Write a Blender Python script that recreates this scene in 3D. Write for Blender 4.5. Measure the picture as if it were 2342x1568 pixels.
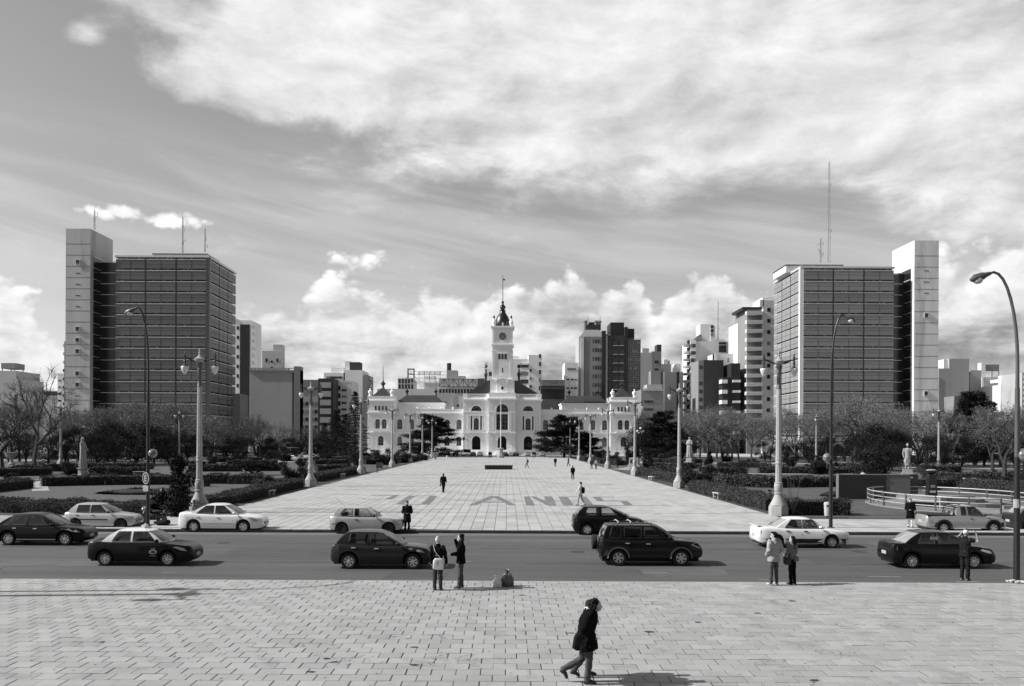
import bpy, math, random
from mathutils import Vector, Matrix
random.seed(7)
rad = math.radians
scene = bpy.context.scene
COL = scene.collection
for o in list(bpy.data.objects): bpy.data.objects.remove(o)

# ------------------------------------------------------------ camera
EYE = 4.8                    # metres above the pavement (standing on the steps)
FPX, CXP, HYP, ROLL = 2040.0, 1158.0, 1006.0, 0.0044   # survey numbers of the photograph (2342 px wide)
cam = bpy.data.cameras.new('camera'); camo = bpy.data.objects.new('camera', cam); COL.objects.link(camo)
cam.sensor_width = 36; cam.lens = 36*FPX/2342
cam.shift_x = (1171-CXP)/2342; cam.shift_y = (HYP-784)/2342
cam.clip_start = .1; cam.clip_end = 6000
camo.matrix_world = Matrix.Translation((0, 0, EYE)) @ Matrix.Rotation(rad(90), 4, 'X') @ Matrix.Rotation(ROLL, 4, 'Z')
scene.camera = camo

# ------------------------------------------------------------ sky, sun, exposure
SUN_EL, SUN_TH = rad(37), 0.08       # light runs towards +X and a little towards +Y
scene.view_settings.view_transform = 'Standard'; scene.view_settings.look = 'None'
scene.view_settings.exposure = 0.42; scene.view_settings.gamma = 1.0
scene.view_settings.use_curve_mapping = False
sd = Vector((math.cos(SUN_EL)*math.cos(SUN_TH), math.cos(SUN_EL)*math.sin(SUN_TH), -math.sin(SUN_EL)))
sl = bpy.data.lights.new('sun', 'SUN'); sl.energy = 4.7; sl.angle = rad(.53); sl.color = (1, .995, .985)
so = bpy.data.objects.new('sun', sl); COL.objects.link(so); so.rotation_euler = sd.to_track_quat('-Z', 'Y').to_euler()
so.location = (-60, -10, 60)

world = bpy.data.worlds.new('World'); scene.world = world; world.use_nodes = True
NT = world.node_tree; NT.nodes.clear()
class NG:
    """little helper to write node maths"""
    def __init__(s, nt): s.nt = nt
    def n(s, t, **k):
        a = s.nt.nodes.new(t)
        for q, v in k.items(): setattr(a, q, v)
        return a
    def lk(s, a, b): s.nt.links.new(a, b)
    def put(s, sock, v):
        if isinstance(v, (int, float)): sock.default_value = v
        elif isinstance(v, (tuple, list)): sock.default_value = v
        else: s.lk(v, sock)
    def m(s, op, a, b=0.0, c=None, clamp=False):
        x = s.n('ShaderNodeMath', operation=op, use_clamp=clamp)
        s.put(x.inputs[0], a); s.put(x.inputs[1], b)
        if c is not None: s.put(x.inputs[2], c)
        return x.outputs[0]
    def xyz(s, x, y, z):
        a = s.n('ShaderNodeCombineXYZ'); s.put(a.inputs[0], x); s.put(a.inputs[1], y); s.put(a.inputs[2], z); return a.outputs[0]
    def noise(s, vec, scale, detail=6, rough=.55, dist=0.0):
        a = s.n('ShaderNodeTexNoise'); s.put(a.inputs['Vector'], vec); a.inputs['Scale'].default_value = scale
        a.inputs['Detail'].default_value = detail; a.inputs['Roughness'].default_value = rough; a.inputs['Distortion'].default_value = dist
        return a.outputs[0]
    def ramp(s, v, lo, hi, a=0.0, b=1.0, smooth=True):
        x = s.n('ShaderNodeMapRange', interpolation_type='SMOOTHSTEP' if smooth else 'LINEAR')
        s.put(x.inputs[0], v); s.put(x.inputs[1], lo); s.put(x.inputs[2], hi); s.put(x.inputs[3], a); s.put(x.inputs[4], b)
        return x.outputs[0]
    def mix(s, f, a, b):   # scalar lerp
        return s.m('ADD', s.m('MULTIPLY', a, s.m('SUBTRACT', 1.0, f)), s.m('MULTIPLY', b, f))
g = NG(NT)
def build_sky():
    tc = g.n('ShaderNodeTexCoord')
    sky = g.n('ShaderNodeTexSky', sky_type='NISHITA', sun_disc=False)
    sky.sun_elevation = SUN_EL; sky.sun_rotation = rad(270) - SUN_TH
    sky.altitude = 20; sky.air_density = 1.0; sky.dust_density = 1.0; sky.ozone_density = 1.0
    # a monochrome print: the sky enters as grey, seen through a yellow-orange filter
    sp = g.n('ShaderNodeSeparateColor'); g.lk(sky.outputs[0], sp.inputs[0])
    clear = g.m('ADD', g.m('MULTIPLY', sp.outputs[0], .62), g.m('ADD', g.m('MULTIPLY', sp.outputs[1], .34), g.m('MULTIPLY', sp.outputs[2], .04)))
    v = g.n('ShaderNodeSeparateXYZ'); g.lk(tc.outputs['Generated'], v.inputs[0])
    X, Y, Z = v.outputs
    az = g.m('ARCTAN2', X, Y); el = g.m('ARCSINE', Z)
    # high sheet of cloud: noise on a flat layer overhead, drawn out in streaks towards the horizon
    zz = g.m('ADD', g.m('MAXIMUM', Z, 0.0), .10)
    px = g.m('DIVIDE', X, zz); py = g.m('DIVIDE', Y, zz)
    flat = g.xyz(px, py, 0.0)
    n1 = g.noise(flat, .62, 9, .58, .35)
    n2 = g.noise(g.xyz(g.m('ADD', px, 7.3), py, 1.7), .34, 8, .6, .5)
    nf = g.noise(g.xyz(g.m('MULTIPLY', az, 1.0), g.m('MULTIPLY', el, 2.0), 5.0), 8.0, 10, .60, .25)
    def blob(a, e, sa, se, w, tilt=0.0):
        dx = g.m('DIVIDE', g.m('SUBTRACT', az, a), sa)
        ee = g.m('SUBTRACT', el, g.m('ADD', e, g.m('MULTIPLY', g.m('SUBTRACT', az, a), tilt)))
        dy = g.m('DIVIDE', ee, se)
        r = g.m('ADD', g.m('MULTIPLY', dx, dx), g.m('MULTIPLY', dy, dy))
        return g.m('MULTIPLY', g.m('EXPONENT', g.m('MULTIPLY', r, -1.0)), w)
    def total(bl):
        t = 0.0
        for b in bl: t = g.m('ADD', t, blob(*b))
        return t
    big = total([(.02, .50, .30, .16, .85), (.30, .44, .34, .13, .95, -.12), (.62, .42, .30, .15, .7), (-.10, .37, .13, .055, .55), (-.27, .375, .10, .035, .9), (-.20, .43, .10, .04, .6), (-.34, .36, .05, .02, .5),
                 (.12, .35, .16, .05, .45), (-.22, .45, .06, .03, .35), (-.445, .388, .024, .014, .8), (-.40, .44, .045, .02, .85, -.5), (-.52, .465, .09, .012, .75, -.28),
                 (.54, .30, .16, .09, .7), (.60, .17, .12, .08, .55), (.40, .36, .16, .05, .4), (-.38, .62, .22, .06, .35),
                 (.29, .235, .085, .03, -.5), (-.45, .33, .20, .06, -.35), (-.55, .52, .16, .07, -.25)])
    gen = g.m('MULTIPLY', g.ramp(n2, .46, .66), .30)              # how the sheet carries on elsewhere
    dens = g.m('ADD', g.m('ADD', big, gen), g.m('MULTIPLY', g.m('SUBTRACT', nf, .5), 1.35))
    dens = g.m('ADD', dens, g.m('MULTIPLY', g.m('SUBTRACT', n1, .5), .75))
    sheet = g.ramp(dens, .15, .68)
    # cirrus streaks
    st = g.noise(g.xyz(g.m('MULTIPLY', az, 1.15), g.m('ADD', g.m('MULTIPLY', el, 9.5), g.m('MULTIPLY', az, 1.6)), 2.0), 3.0, 6, .52, .5)
    cir = g.m('MULTIPLY', g.ramp(st, .34, .70), g.m('MULTIPLY', g.ramp(el, .08, .16), g.ramp(el, .34, .24)))
    # cumulus along the horizon, in angle space
    q = g.xyz(g.m('MULTIPLY', az, 1.0), g.m('MULTIPLY', el, 1.35), 0.3)
    def billow(vec):                          # rounded heads with creases between them
        t = 0.0
        for sc, w in ((8.0, 1.0), (17.0, .55), (37.0, .30), (80.0, .16)):
            t = g.m('ADD', t, g.m('MULTIPLY', g.m('ABSOLUTE', g.m('SUBTRACT', g.noise(vec, sc, 1, .5, .1), .5)), 4.2*w))
        return g.m('DIVIDE', t, 2.0)
    c1 = billow(q)
    cL = g.noise(g.xyz(az, 0.0, 8.0), 5.5, 2, .5)
    top = g.m('ADD', .128, g.m('MULTIPLY', cL, .055))
    top = g.m('ADD', top, total([(-.08, .0, .20, 9, .030), (.075, 0, .05, 9, .030), (.14, 0, .016, 9, .025), (.168, 0, .012, 9, -.04), (.225, 0, .045, 9, .045), (.64, 0, .17, 9, .12), (-.42, 0, .10, 9, -.05), (-.58, 0, .07, 9, .055), (.36, 0, .06, 9, .01)]))
    cd = g.m('ADD', g.m('MULTIPLY', g.m('SUBTRACT', top, el), 15.0), g.m('MULTIPLY', g.m('SUBTRACT', c1, .40), 1.55))
    cd = g.m('ADD', cd, g.m('ADD', blob(-.435, .229, .06, .022, 1.95), blob(-.345, .226, .07, .020, 1.75)))
    cum = g.ramp(cd, .04, .40)
    # light comes from the left: compare the same noise a little way towards the sun and up
    q2 = g.xyz(g.m('SUBTRACT', az, .008), g.m('ADD', g.m('MULTIPLY', el, 1.35), .012), 0.3)
    c2 = billow(q2)
    relief = g.m('MULTIPLY', g.m('SUBTRACT', c1, c2), .42)
    low = g.ramp(g.m('SUBTRACT', top, el), -.02, .085)               # lit heads, grey bases
    lc = g.noise(g.xyz(g.m('MULTIPLY', az, .8), g.m('MULTIPLY', el, 3.2), 11.0), 5.5, 7, .6)
    cumv = g.m('ADD', g.m('SUBTRACT', .93, g.m('MULTIPLY', low, g.ramp(lc, .36, .62, .16, .60))), relief)
    cumv = g.m('MAXIMUM', g.m('MINIMUM', cumv, 1.0), .27)
    hz = g.ramp(el, .05, .0)
    cumv = g.mix(hz, cumv, .66)
    # sheet brightness
    fl2 = g.xyz(g.m('SUBTRACT', az, .02), g.m('ADD', g.m('MULTIPLY', el, 2.0), .03), 5.0)
    nf2 = g.noise(fl2, 8.0, 10, .60, .25)
    sb = g.noise(g.xyz(g.m('MULTIPLY', az, 1.2), g.m('MULTIPLY', el, 2.6), 21.0), 3.1, 7, .6, .4)
    shv = g.m('ADD', g.ramp(sb, .32, .60, .54, .82), g.m('MULTIPLY', g.m('SUBTRACT', nf, nf2), .75))
    shv = g.m('MAXIMUM', g.m('MINIMUM', shv, .95), .3)
    CLOUD = 9.2                                # cloud white in the sky texture's own units
    base = g.m('MULTIPLY', clear, CLEAR)
    c = g.mix(g.m('MULTIPLY', cir, .50), base, .68*CLOUD)
    c = g.mix(g.m('MULTIPLY', sheet, .93), c, g.m('MULTIPLY', shv, CLOUD))
    c = g.mix(cum, c, g.m('MULTIPLY', cumv, CLOUD))
    below = g.ramp(Z, -.02, .0)
    c = g.mix(below, .3*CLOUD, c)
    bg = g.n('ShaderNodeBackground'); out = g.n('ShaderNodeOutputWorld')
    cc = g.n('ShaderNodeCombineColor')
    for i in range(3): g.lk(c, cc.inputs[i])
    g.lk(cc.outputs[0], bg.inputs[0]); bg.inputs[1].default_value = .088
    g.lk(bg.outputs[0], out.inputs[0])
CLEAR = 1.32
build_sky()
try:
    world.cycles.sampling_method = 'MANUAL'; world.cycles.sample_map_resolution = 1024
except Exception: pass

# ------------------------------------------------------------ survey helpers: photograph pixel (2342 wide) -> metres
def _un(px, py): return px + (py-HYP)*ROLL, py - (px-CXP)*ROLL
def G(px, py, z=0.0):
    x, y = _un(px, py); d = FPX*(EYE-z)/(y-HYP)
    return Vector(((x-CXP)*d/FPX, d, z))
def XP(px, d, py=1006.): return (_un(px, py)[0]-CXP)*d/FPX
def ZP(py, d, px=1158.): return EYE - (_un(px, py)[1]-HYP)*d/FPX

# ------------------------------------------------------------ materials
MATS = {}
def mat(name, v, rough=.75, var=.12, scale=2.0, metal=0.0, spec=.4, bump=0.0, bscale=30.0, coat=0.0, coords='Object', stain=0.0, sscale=.5, island=0.0, stretch=None, emit=0.0):
    if name in MATS: return MATS[name]
    m = bpy.data.materials.new(name); m.use_nodes = True; MATS[name] = m
    n = NG(m.node_tree); p = m.node_tree.nodes['Principled BSDF']
    tc = n.n('ShaderNodeTexCoord')
    vec = tc.outputs['Object']
    if coords == 'World': vec = n.n('ShaderNodeNewGeometry').outputs['Position']
    if stretch:
        mp = n.n('ShaderNodeMapping'); mp.inputs['Scale'].default_value = stretch; n.lk(vec, mp.inputs[0]); vec = mp.outputs[0]
    val = v
    if var:
        val = n.m('MULTIPLY', v, n.ramp(n.noise(vec, scale, 7, .62), .25, .75, 1-var, 1+var, False))
    if stain:
        s1 = n.noise(vec, sscale, 9, .68, .6)
        val = n.m('MULTIPLY', val, n.ramp(s1, .50, .72, 1.0, 1-stain))
    if island:
        oi = n.n('ShaderNodeObjectInfo').outputs['Random']; ge = n.n('ShaderNodeNewGeometry').outputs['Random Per Island']
        r = n.m('FRACT', n.m('ADD', oi, ge))
        val = n.m('MULTIPLY', val, n.ramp(r, 0, 1, 1-island, 1+island, False))
    if not isinstance(val, (int, float)):
        cc = n.n('ShaderNodeCombineColor')
        for i in range(3): n.lk(val, cc.inputs[i])
        n.lk(cc.outputs[0], p.inputs['Base Color'])
    else: p.inputs['Base Color'].default_value = (v, v, v, 1)
    p.inputs['Roughness'].default_value = rough; p.inputs['Metallic'].default_value = metal
    p.inputs['Specular IOR Level'].default_value = spec
    if coat: p.inputs['Coat Weight'].default_value = coat; p.inputs['Coat Roughness'].default_value = .04
    if bump:
        b = n.n('ShaderNodeBump'); b.inputs['Strength'].default_value = bump; b.inputs['Distance'].default_value = .02
        n.lk(n.noise(vec, bscale, 6, .6), b.inputs['Height']); n.lk(b.outputs[0], p.inputs['Normal'])
    return m
def glass_mat(name, tint, refl=.10):
    """tinted pane: lets some light through, mirrors the sky at grazing angles"""
    if name in MATS: return MATS[name]
    m = bpy.data.materials.new(name); m.use_nodes = True; MATS[name] = m
    nt = m.node_tree; nt.nodes.clear(); n = NG(nt)
    tr = n.n('ShaderNodeBsdfTransparent'); tr.inputs[0].default_value = (tint, tint, tint, 1)
    gl = n.n('ShaderNodeBsdfGlossy'); gl.inputs['Roughness'].default_value = .03
    fr = n.n('ShaderNodeFresnel'); fr.inputs[0].default_value = 1.5
    f = n.m('ADD', n.m('MULTIPLY', fr.outputs[0], .9), refl*.5, clamp=True)
    mx = n.n('ShaderNodeMixShader'); n.lk(f, mx.inputs[0]); n.lk(tr.outputs[0], mx.inputs[1]); n.lk(gl.outputs[0], mx.inputs[2])
    o = n.n('ShaderNodeOutputMaterial'); n.lk(mx.outputs[0], o.inputs[0])
    return m

# ------------------------------------------------------------ mesh helpers
class MB:
    def __init__(s): s.v = []; s.f = []; s.m = []
    def add(s, vs, fs, mi=0):
        b = len(s.v); s.v += [tuple(p) for p in vs]; s.f += [tuple(b+i for i in f) for f in fs]; s.m += [mi]*len(fs); return s
    def box(s, x0, x1, y0, y1, z0, z1, mi=0):
        return s.add([(x0,y0,z0),(x1,y0,z0),(x1,y1,z0),(x0,y1,z0),(x0,y0,z1),(x1,y0,z1),(x1,y1,z1),(x0,y1,z1)],
                     [(0,3,2,1),(4,5,6,7),(0,1,5,4),(1,2,6,5),(2,3,7,6),(3,0,4,7)], mi)
    def cbox(s, c, sx, sy, sz, rz=0.0, mi=0, rx=0.0, ry=0.0):
        M = Matrix.Translation(c) @ Matrix.Rotation(rz, 4, 'Z') @ Matrix.Rotation(ry, 4, 'Y') @ Matrix.Rotation(rx, 4, 'X')
        q = MB().box(-sx/2, sx/2, -sy/2, sy/2, -sz/2, sz/2)
        return s.add([M @ Vector(p) for p in q.v], q.f, mi)
    def prism(s, poly, a0, a1, axis='y', mi=0):
        """polygon (u,v) extruded: axis y -> (u,*,v); axis z -> (u,v,*); axis x -> (*,u,v)"""
        n = len(poly)
        def P(u, v, a): return (u, a, v) if axis == 'y' else ((u, v, a) if axis == 'z' else (a, u, v))
        vs = [P(u, v, a0) for u, v in poly] + [P(u, v, a1) for u, v in poly]
        fs = [tuple(range(n)), tuple(range(2*n-1, n-1, -1))] + [(i, i+n, (i+1) % n+n, (i+1) % n) for i in range(n)]
        return s.add(vs, fs, mi)
    def lathe(s, prof, n=16, c=(0,0,0), mi=0, ph=0.0, sx=1.0, sy=1.0):
        vs = []; fs = []
        for r, z in prof:
            for k in range(n):
                a = ph + 2*math.pi*k/n; vs.append((c[0]+r*sx*math.cos(a), c[1]+r*sy*math.sin(a), c[2]+z))
        for i in range(len(prof)-1):
            for k in range(n):
                fs.append((i*n+k, i*n+(k+1) % n, (i+1)*n+(k+1) % n, (i+1)*n+k))
        fs.append(tuple(range(n-1, -1, -1))); fs.append(tuple(range((len(prof)-1)*n, len(prof)*n)))
        return s.add(vs, fs, mi)
    def tube(s, path, r, n=8, mi=0, caps=True, closed=False):
        path = [Vector(p) for p in path]; L = len(path)
        rs = r if isinstance(r, (list, tuple)) else [r]*L
        vs = []; fs = []; up = None
        for i, p in enumerate(path):
            if closed: t = path[(i+1) % L]-path[i-1]
            else: t = path[min(i+1, L-1)]-path[max(i-1, 0)]
            t.normalize()
            if up is None: up = Vector((0,0,1)) if abs(t.z) < .9 else Vector((1,0,0))
            a = t.cross(up)
            if a.length < 1e-4: a = t.cross(Vector((0,1,0)))
            a.normalize(); b = a.cross(t); up = b
            for k in range(n):
                w = 2*math.pi*k/n; vs.append(p + a*(rs[i]*math.cos(w)) + b*(rs[i]*math.sin(w)))
        m = L if closed else L-1
        for i in range(m):
            j = (i+1) % L
            for k in range(n): fs.append((i*n+k, i*n+(k+1) % n, j*n+(k+1) % n, j*n+k))
        if caps and not closed:
            fs.append(tuple(range(n-1, -1, -1))); fs.append(tuple(range((L-1)*n, L*n)))
        return s.add(vs, fs, mi)
    def ball(s, c, rx, ry, rz, n=12, m=8, mi=0):
        pr = [(math.sin(math.pi*i/m), -math.cos(math.pi*i/m)) for i in range(m+1)]
        pr[0] = (.02, pr[0][1]); pr[-1] = (.02, pr[-1][1])
        q = MB().lathe(pr, n)
        return s.add([(c[0]+p[0]*rx, c[1]+p[1]*ry, c[2]+p[2]*rz) for p in q.v], q.f, mi)
    def grid(s, fn, nu, nv, mi=0):
        vs = [fn(i/nu, j/nv) for j in range(nv+1) for i in range(nu+1)]
        fs = [(j*(nu+1)+i, j*(nu+1)+i+1, (j+1)*(nu+1)+i+1, (j+1)*(nu+1)+i) for j in range(nv) for i in range(nu)]
        return s.add(vs, fs, mi)
    def mesh(s, name, mats, smooth=False):
        me = bpy.data.meshes.new(name); me.from_pydata(s.v, [], s.f); 
        for m in (mats if isinstance(mats, (list, tuple)) else [mats]): me.materials.append(m)
        if any(s.m): me.polygons.foreach_set('material_index', s.m)
        if smooth:
            me.polygons.foreach_set('use_smooth', [True]*len(me.polygons))
            try: me.set_sharp_from_angle(angle=rad(smooth if smooth > 1 else 40))
            except Exception: pass
        me.update(); return me
    def build(s, name, mats, parent=None, smooth=False, loc=None):
        return obj(name, s.mesh(name, mats, smooth), parent, loc)
def obj(name, me, parent=None, loc=None, rz=0.0, sc=None):
    o = bpy.data.objects.new(name, me); COL.objects.link(o)
    if parent is not None: o.parent = parent
    if loc is not None: o.location = loc
    if rz: o.rotation_euler = (0, 0, rz)
    if sc is not None: o.scale = sc if isinstance(sc, (tuple, list)) else (sc, sc, sc)
    return o
def tag(o, label, cat, group=None):
    o['label'] = label; o['category'] = cat
    if group: o['group'] = group
    return o
def thing(name, label, cat, loc=(0,0,0), rz=0.0, group=None):
    o = bpy.data.objects.new(name, None); COL.objects.link(o); o.empty_display_size = .2
    o.location = loc; o.rotation_euler = (0, 0, rz)
    return tag(o, label, cat, group)
def struct(o): o['kind'] = 'structure'; return o
def stuff(o): o['kind'] = 'stuff'; return o
def copy_tree(o, parent=None):
    c = o.copy(); COL.objects.link(c); c.parent = parent
    for ch in o.children: copy_tree(ch, c)
    return c
def curve(pts):
    """monotone cubic through (x,y) points"""
    xs = [p[0] for p in pts]; ys = [p[1] for p in pts]; n = len(pts)
    d = [(ys[i+1]-ys[i])/(xs[i+1]-xs[i]) for i in range(n-1)]
    t = [d[0]] + [0 if d[i-1]*d[i] <= 0 else 2*d[i-1]*d[i]/(d[i-1]+d[i]) for i in range(1, n-1)] + [d[-1]]
    def f(x):
        if x <= xs[0]: return ys[0]
        if x >= xs[-1]: return ys[-1]
        i = 0
        while x > xs[i+1]: i += 1
        h = xs[i+1]-xs[i]; u = (x-xs[i])/h
        return (ys[i]*(1+2*u)*(1-u)**2 + h*t[i]*u*(1-u)**2 + ys[i+1]*u*u*(3-2*u) + h*t[i+1]*u*u*(u-1))
    return f
# ============================================================ GROUND
ROADZ = -.15
YN, YF = 30.4, 47.2                       # near and far edge of the carriageway
PX0, PX1 = -19.4, 17.4                    # sides of the paved esplanade
M_joint = mat('joint_dirt', .045, .95, .3, 3, coords='World')
M_slab = mat('near_slab_concrete', .302, .82, .10, 1.1, coords='World', bump=.35, bscale=45, stain=.24, sscale=.7, island=.10)
M_slab2 = mat('plaza_slab_concrete', .355, .85, .10, .5, coords='World', bump=.2, bscale=30, stain=.42, sscale=.22, island=.10, stretch=(.45, 1, 1))
M_walk = mat('pavement_concrete', .38, .85, .12, .8, coords='World', stain=.2, sscale=.3)
M_asph = mat('asphalt', .076, .9, .26, .9, coords='World', bump=.5, bscale=60, stain=.35, sscale=.5, stretch=(.12, 1, 1))
M_gut = mat('dusty_asphalt', .125, .95, .2, 1.5, coords='World', bump=.3, bscale=60, stretch=(.3, 1, 1))
M_kerb = mat('dark_kerb_stone', .045, .85, .35, 3, coords='World', bump=.4)
M_crack = mat('crack_dark', .035, .95, .3, 5)
M_paint = mat('worn_grey_paint', .13, .9, .25, 2.5, coords='World', stain=-1.2, sscale=1.6)
M_white = mat('road_white', .30, .8, .2, 4)
M_grass = mat('lawn_grass', .074, .95, .30, 1.3, coords='World', bump=1.0, bscale=70, stain=.3, sscale=.35)
M_soil = mat('bare_soil', .10, .95, .35, 1.5, coords='World', bump=.6, bscale=20)
M_path = mat('pale_gravel_path', .30, .95, .15, .7, coords='World', stain=.2, sscale=.3)

def sheet(name, x0, x1, y0, y1, z, m): return struct(MB().box(x0, x1, y0, y1, z-.2, z).build(name, m))
gr = struct(MB().add([(-2500,-300,-.5),(2500,-300,-.5),(2500,4000,-.5),(-2500,4000,-.5)], [(0,1,2,3)]).build('ground', M_soil))
sheet('road', -140, 140, YN, YF, ROADZ, M_asph)
struct(MB().box(-140, 140, YN+.002, YN+1.0, ROADZ-.1, ROADZ+.004).box(-140, 140, YF-1.15, YF-.002, ROADZ-.1, ROADZ+.004).build('gutter', M_gut))

# near pavement: square slabs laid in running bond
pav = struct(MB().box(-60, 60, -6, YN, -.3, -.009).build('pavement', M_joint))
SL, SLY = .51, .467
def slab_mesh(name, sx, sy, m, h=.05, c=.008):
    a, b = sx/2, sy/2
    v = [(-a,-b,-h),(a,-b,-h),(a,b,-h),(-a,b,-h),(-a,-b,-c),(a,-b,-c),(a,b,-c),(-a,b,-c),(-a+c,-b+c,0),(a-c,-b+c,0),(a-c,b-c,0),(-a+c,b-c,0)]
    f = [(0,1,5,4),(1,2,6,5),(2,3,7,6),(3,0,4,7),(4,5,9,8),(5,6,10,9),(6,7,11,10),(7,4,8,11),(8,9,10,11)]
    q = MB(); q.v = v; q.f = f; q.m = [0]*9
    return q.mesh(name, m)
def slab_field(parent, me, cells, near, fieldname):
    """cells (x,y,z) sorted by distance: the nearest ones are objects, the rest one mesh"""
    cells.sort(key=lambda c: c[1]*c[1]+.25*c[0]*c[0])
    for c in cells[:near]:
        o = obj('slab', me, parent, c); o.rotation_euler = (random.gauss(0, .0035), random.gauss(0, .0035), random.gauss(0, .004))
    q = MB(); vs = [tuple(v.co) for v in me.vertices]; fs = [tuple(p.vertices) for p in me.polygons]
    for c in cells[near:]:
        tx, ty = random.gauss(0, .003), random.gauss(0, .003)
        q.add([(c[0]+p[0], c[1]+p[1], c[2]+p[2]+tx*p[1]+ty*p[0]) for p in vs], fs)
    stuff(q.build(fieldname, me.materials[0], parent))
me = slab_mesh('slab', SL-.019, SLY-.016, M_slab, h=.06, c=.003)
cells = []
ny = int((YN-.05-15.0)/SLY)
for j in range(ny):
    y = YN-.05-SLY*(j+.5); half = y*.60+2.5
    i0 = int(-half/SL)
    for i in range(i0, -i0+1):
        cells.append((SL*(i+.5*(j % 2))+random.gauss(0, .004), y+random.gauss(0, .002), random.gauss(0, .0022)))
vis = [c for c in cells if c[1] > 17.15 and abs(c[0]) < c[1]*.575]
rest = [c for c in cells if not (c[1] > 17.15 and abs(c[0]) < c[1]*.575)]
vis.sort(key=lambda c: c[1]*c[1]+.25*c[0]*c[0])
slab_field(pav, me, vis+[], 300, 'slab_field')
q = MB(); vs = [tuple(v.co) for v in me.vertices]; fs = [tuple(p.vertices) for p in me.polygons]
for c in rest: q.add([(c[0]+p[0], c[1]+p[1], c[2]+p[2]) for p in vs], fs)
stuff(q.build('slab_margin', M_slab, pav))
MB().box(-60, 60, -6, 14.9, -.2, 0).build('landing', M_slab, pav)
# cracks and chipped corners in the near slabs
rc = random.Random(11); q = MB()
def crack(q, x, y, n, step, w, z):
    a = rc.uniform(0, 6.28); p = Vector((x, y)); pts = [p.copy()]
    for _ in range(n):
        a += rc.gauss(0, .75); p = p+Vector((math.cos(a), math.sin(a)*.8))*step*rc.uniform(.5, 1.3); pts.append(p.copy())
    for i in range(len(pts)-1):
        d = pts[i+1]-pts[i]
        if d.length < 1e-4: continue
        nrm = Vector((-d.y, d.x)).normalized()*w*rc.uniform(.5, 1.3)
        q.add([(pts[i].x-nrm.x, pts[i].y-nrm.y, z), (pts[i+1].x-nrm.x*.6, pts[i+1].y-nrm.y*.6, z), (pts[i+1].x+nrm.x*.6, pts[i+1].y+nrm.y*.6, z), (pts[i].x+nrm.x, pts[i].y+nrm.y, z)], [(0,1,2,3)])
for cx, cy, n in [(-3.3,19.6,9),(-1.2,19.3,10),(-5.4,20.2,6),(-4.6,20.9,6),(-2.4,21.6,5),(2.0,20.6,5),(5.0,22.5,6),(7.2,24.2,6),(9.0,23.3,5),(4.1,26.0,4),(-6.4,27.0,5),(-8.2,23.6,5),(7.6,20.0,5),(3.3,18.2,4),(-8.8,25.2,4),(-1.0,24.4,4),(11.5,25.0,5),(6.0,19.0,5)]:
    for _ in range(n): crack(q, cx+rc.gauss(0, .55), cy+rc.gauss(0, .3), rc.randint(3, 7), .10, .006, .0065)
stuff(q.build('crack_lines', M_crack, pav))
q = MB()
for cx, cy in [(-3.9,19.5),(-3.7,19.2),(-1.95,19.0),(-2.1,20.6),(.9,29.0),(5.1,23.6),(7.0,24.9),(3.6,22.4),(-4.0,18.4),(6.2,17.9),(8.6,26.8),(-9.5,21.0),(1.6,22.2),(.5,27.6)]:
    k = rc.randint(5, 7); q.add([(cx+rc.uniform(.05, .17)*math.cos(6.28*i/k), cy+rc.uniform(.03, .10)*math.sin(6.28*i/k), .0072) for i in range(k)], [tuple(range(k))])
stuff(q.build('chipped_spots', M_crack, pav))
M_gum = mat('gum_spots', .16, .9, .3, 5)
q = MB()
for _ in range(420):
    cy = rc.uniform(17.2, 30.2); cx = rc.uniform(-.56, .56)*cy; s_ = rc.uniform(.012, .035); k = 6
    q.add([(cx+s_*math.cos(6.28*i/k), cy+s_*math.sin(6.28*i/k), .0068) for i in range(k)], [tuple(range(k))])
stuff(q.build('gum_spots', M_gum, pav))
# near kerb and road cracks
k1 = struct(MB().box(-60, 60, YN-.045, YN-.003, -.3, -.004).build('kerb', M_walk))
q = MB()
for _ in range(26): crack(q, rc.uniform(-24, 24), rc.uniform(YN+2, YF-2), rc.randint(4, 9), .45, .012, ROADZ+.006)
for yy in (40.6, 35.9):
    for i in range(90):
        x = -36+i*.8
        if rc.random() < .72: q.box(x, x+.8, yy+rc.gauss(0, .01), yy+.03, ROADZ, ROADZ+.004)
stuff(q.build('road_crack_lines', M_crack, bpy.data.objects['road']))
q = MB()
for cx, cy, w in [(5.6,33.4,.9),(-1.6,36.2,.4),(13.9,32.7,1.2),(9.3,31.9,.5),(-12.5,33.0,.5),(-6.2,31.4,.3),(16.4,31.6,.8)]:
    q.box(cx-w/2, cx+w/2, cy, cy+.05, ROADZ, ROADZ+.005)
q.build('worn_marking', M_white, bpy.data.objects['road'])

M_patch = mat('asphalt_patch', .060, .9, .2, 1.2, coords='World', bump=.4, bscale=50); M_patch2 = mat('old_asphalt_patch', .092, .95, .2, 1.2, coords='World', bump=.4, bscale=50)
for cx, cy, w, l, m_ in [(-9.5,38.9,2.6,1.5,M_patch),(6.8,33.6,1.6,.9,M_patch2),(1.5,43.9,3.4,.8,M_patch2),(14.5,37.2,2.2,1.2,M_patch),(-17,35.2,3.0,.7,M_patch2),(19.5,42.5,2.0,1.4,M_patch2),(-3.2,32.6,1.1,.8,M_patch)]:
    MB().prism([(cx-w+rc.uniform(-.2,.2), cy-l), (cx+w+rc.uniform(-.3,.3), cy-l+rc.uniform(-.1,.1)), (cx+w, cy+l), (cx-w+rc.uniform(-.3,.3), cy+l+rc.uniform(-.1,.1))], ROADZ-.05, ROADZ+.003, 'z').build('asphalt_patch', m_, bpy.data.objects['road'])
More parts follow.
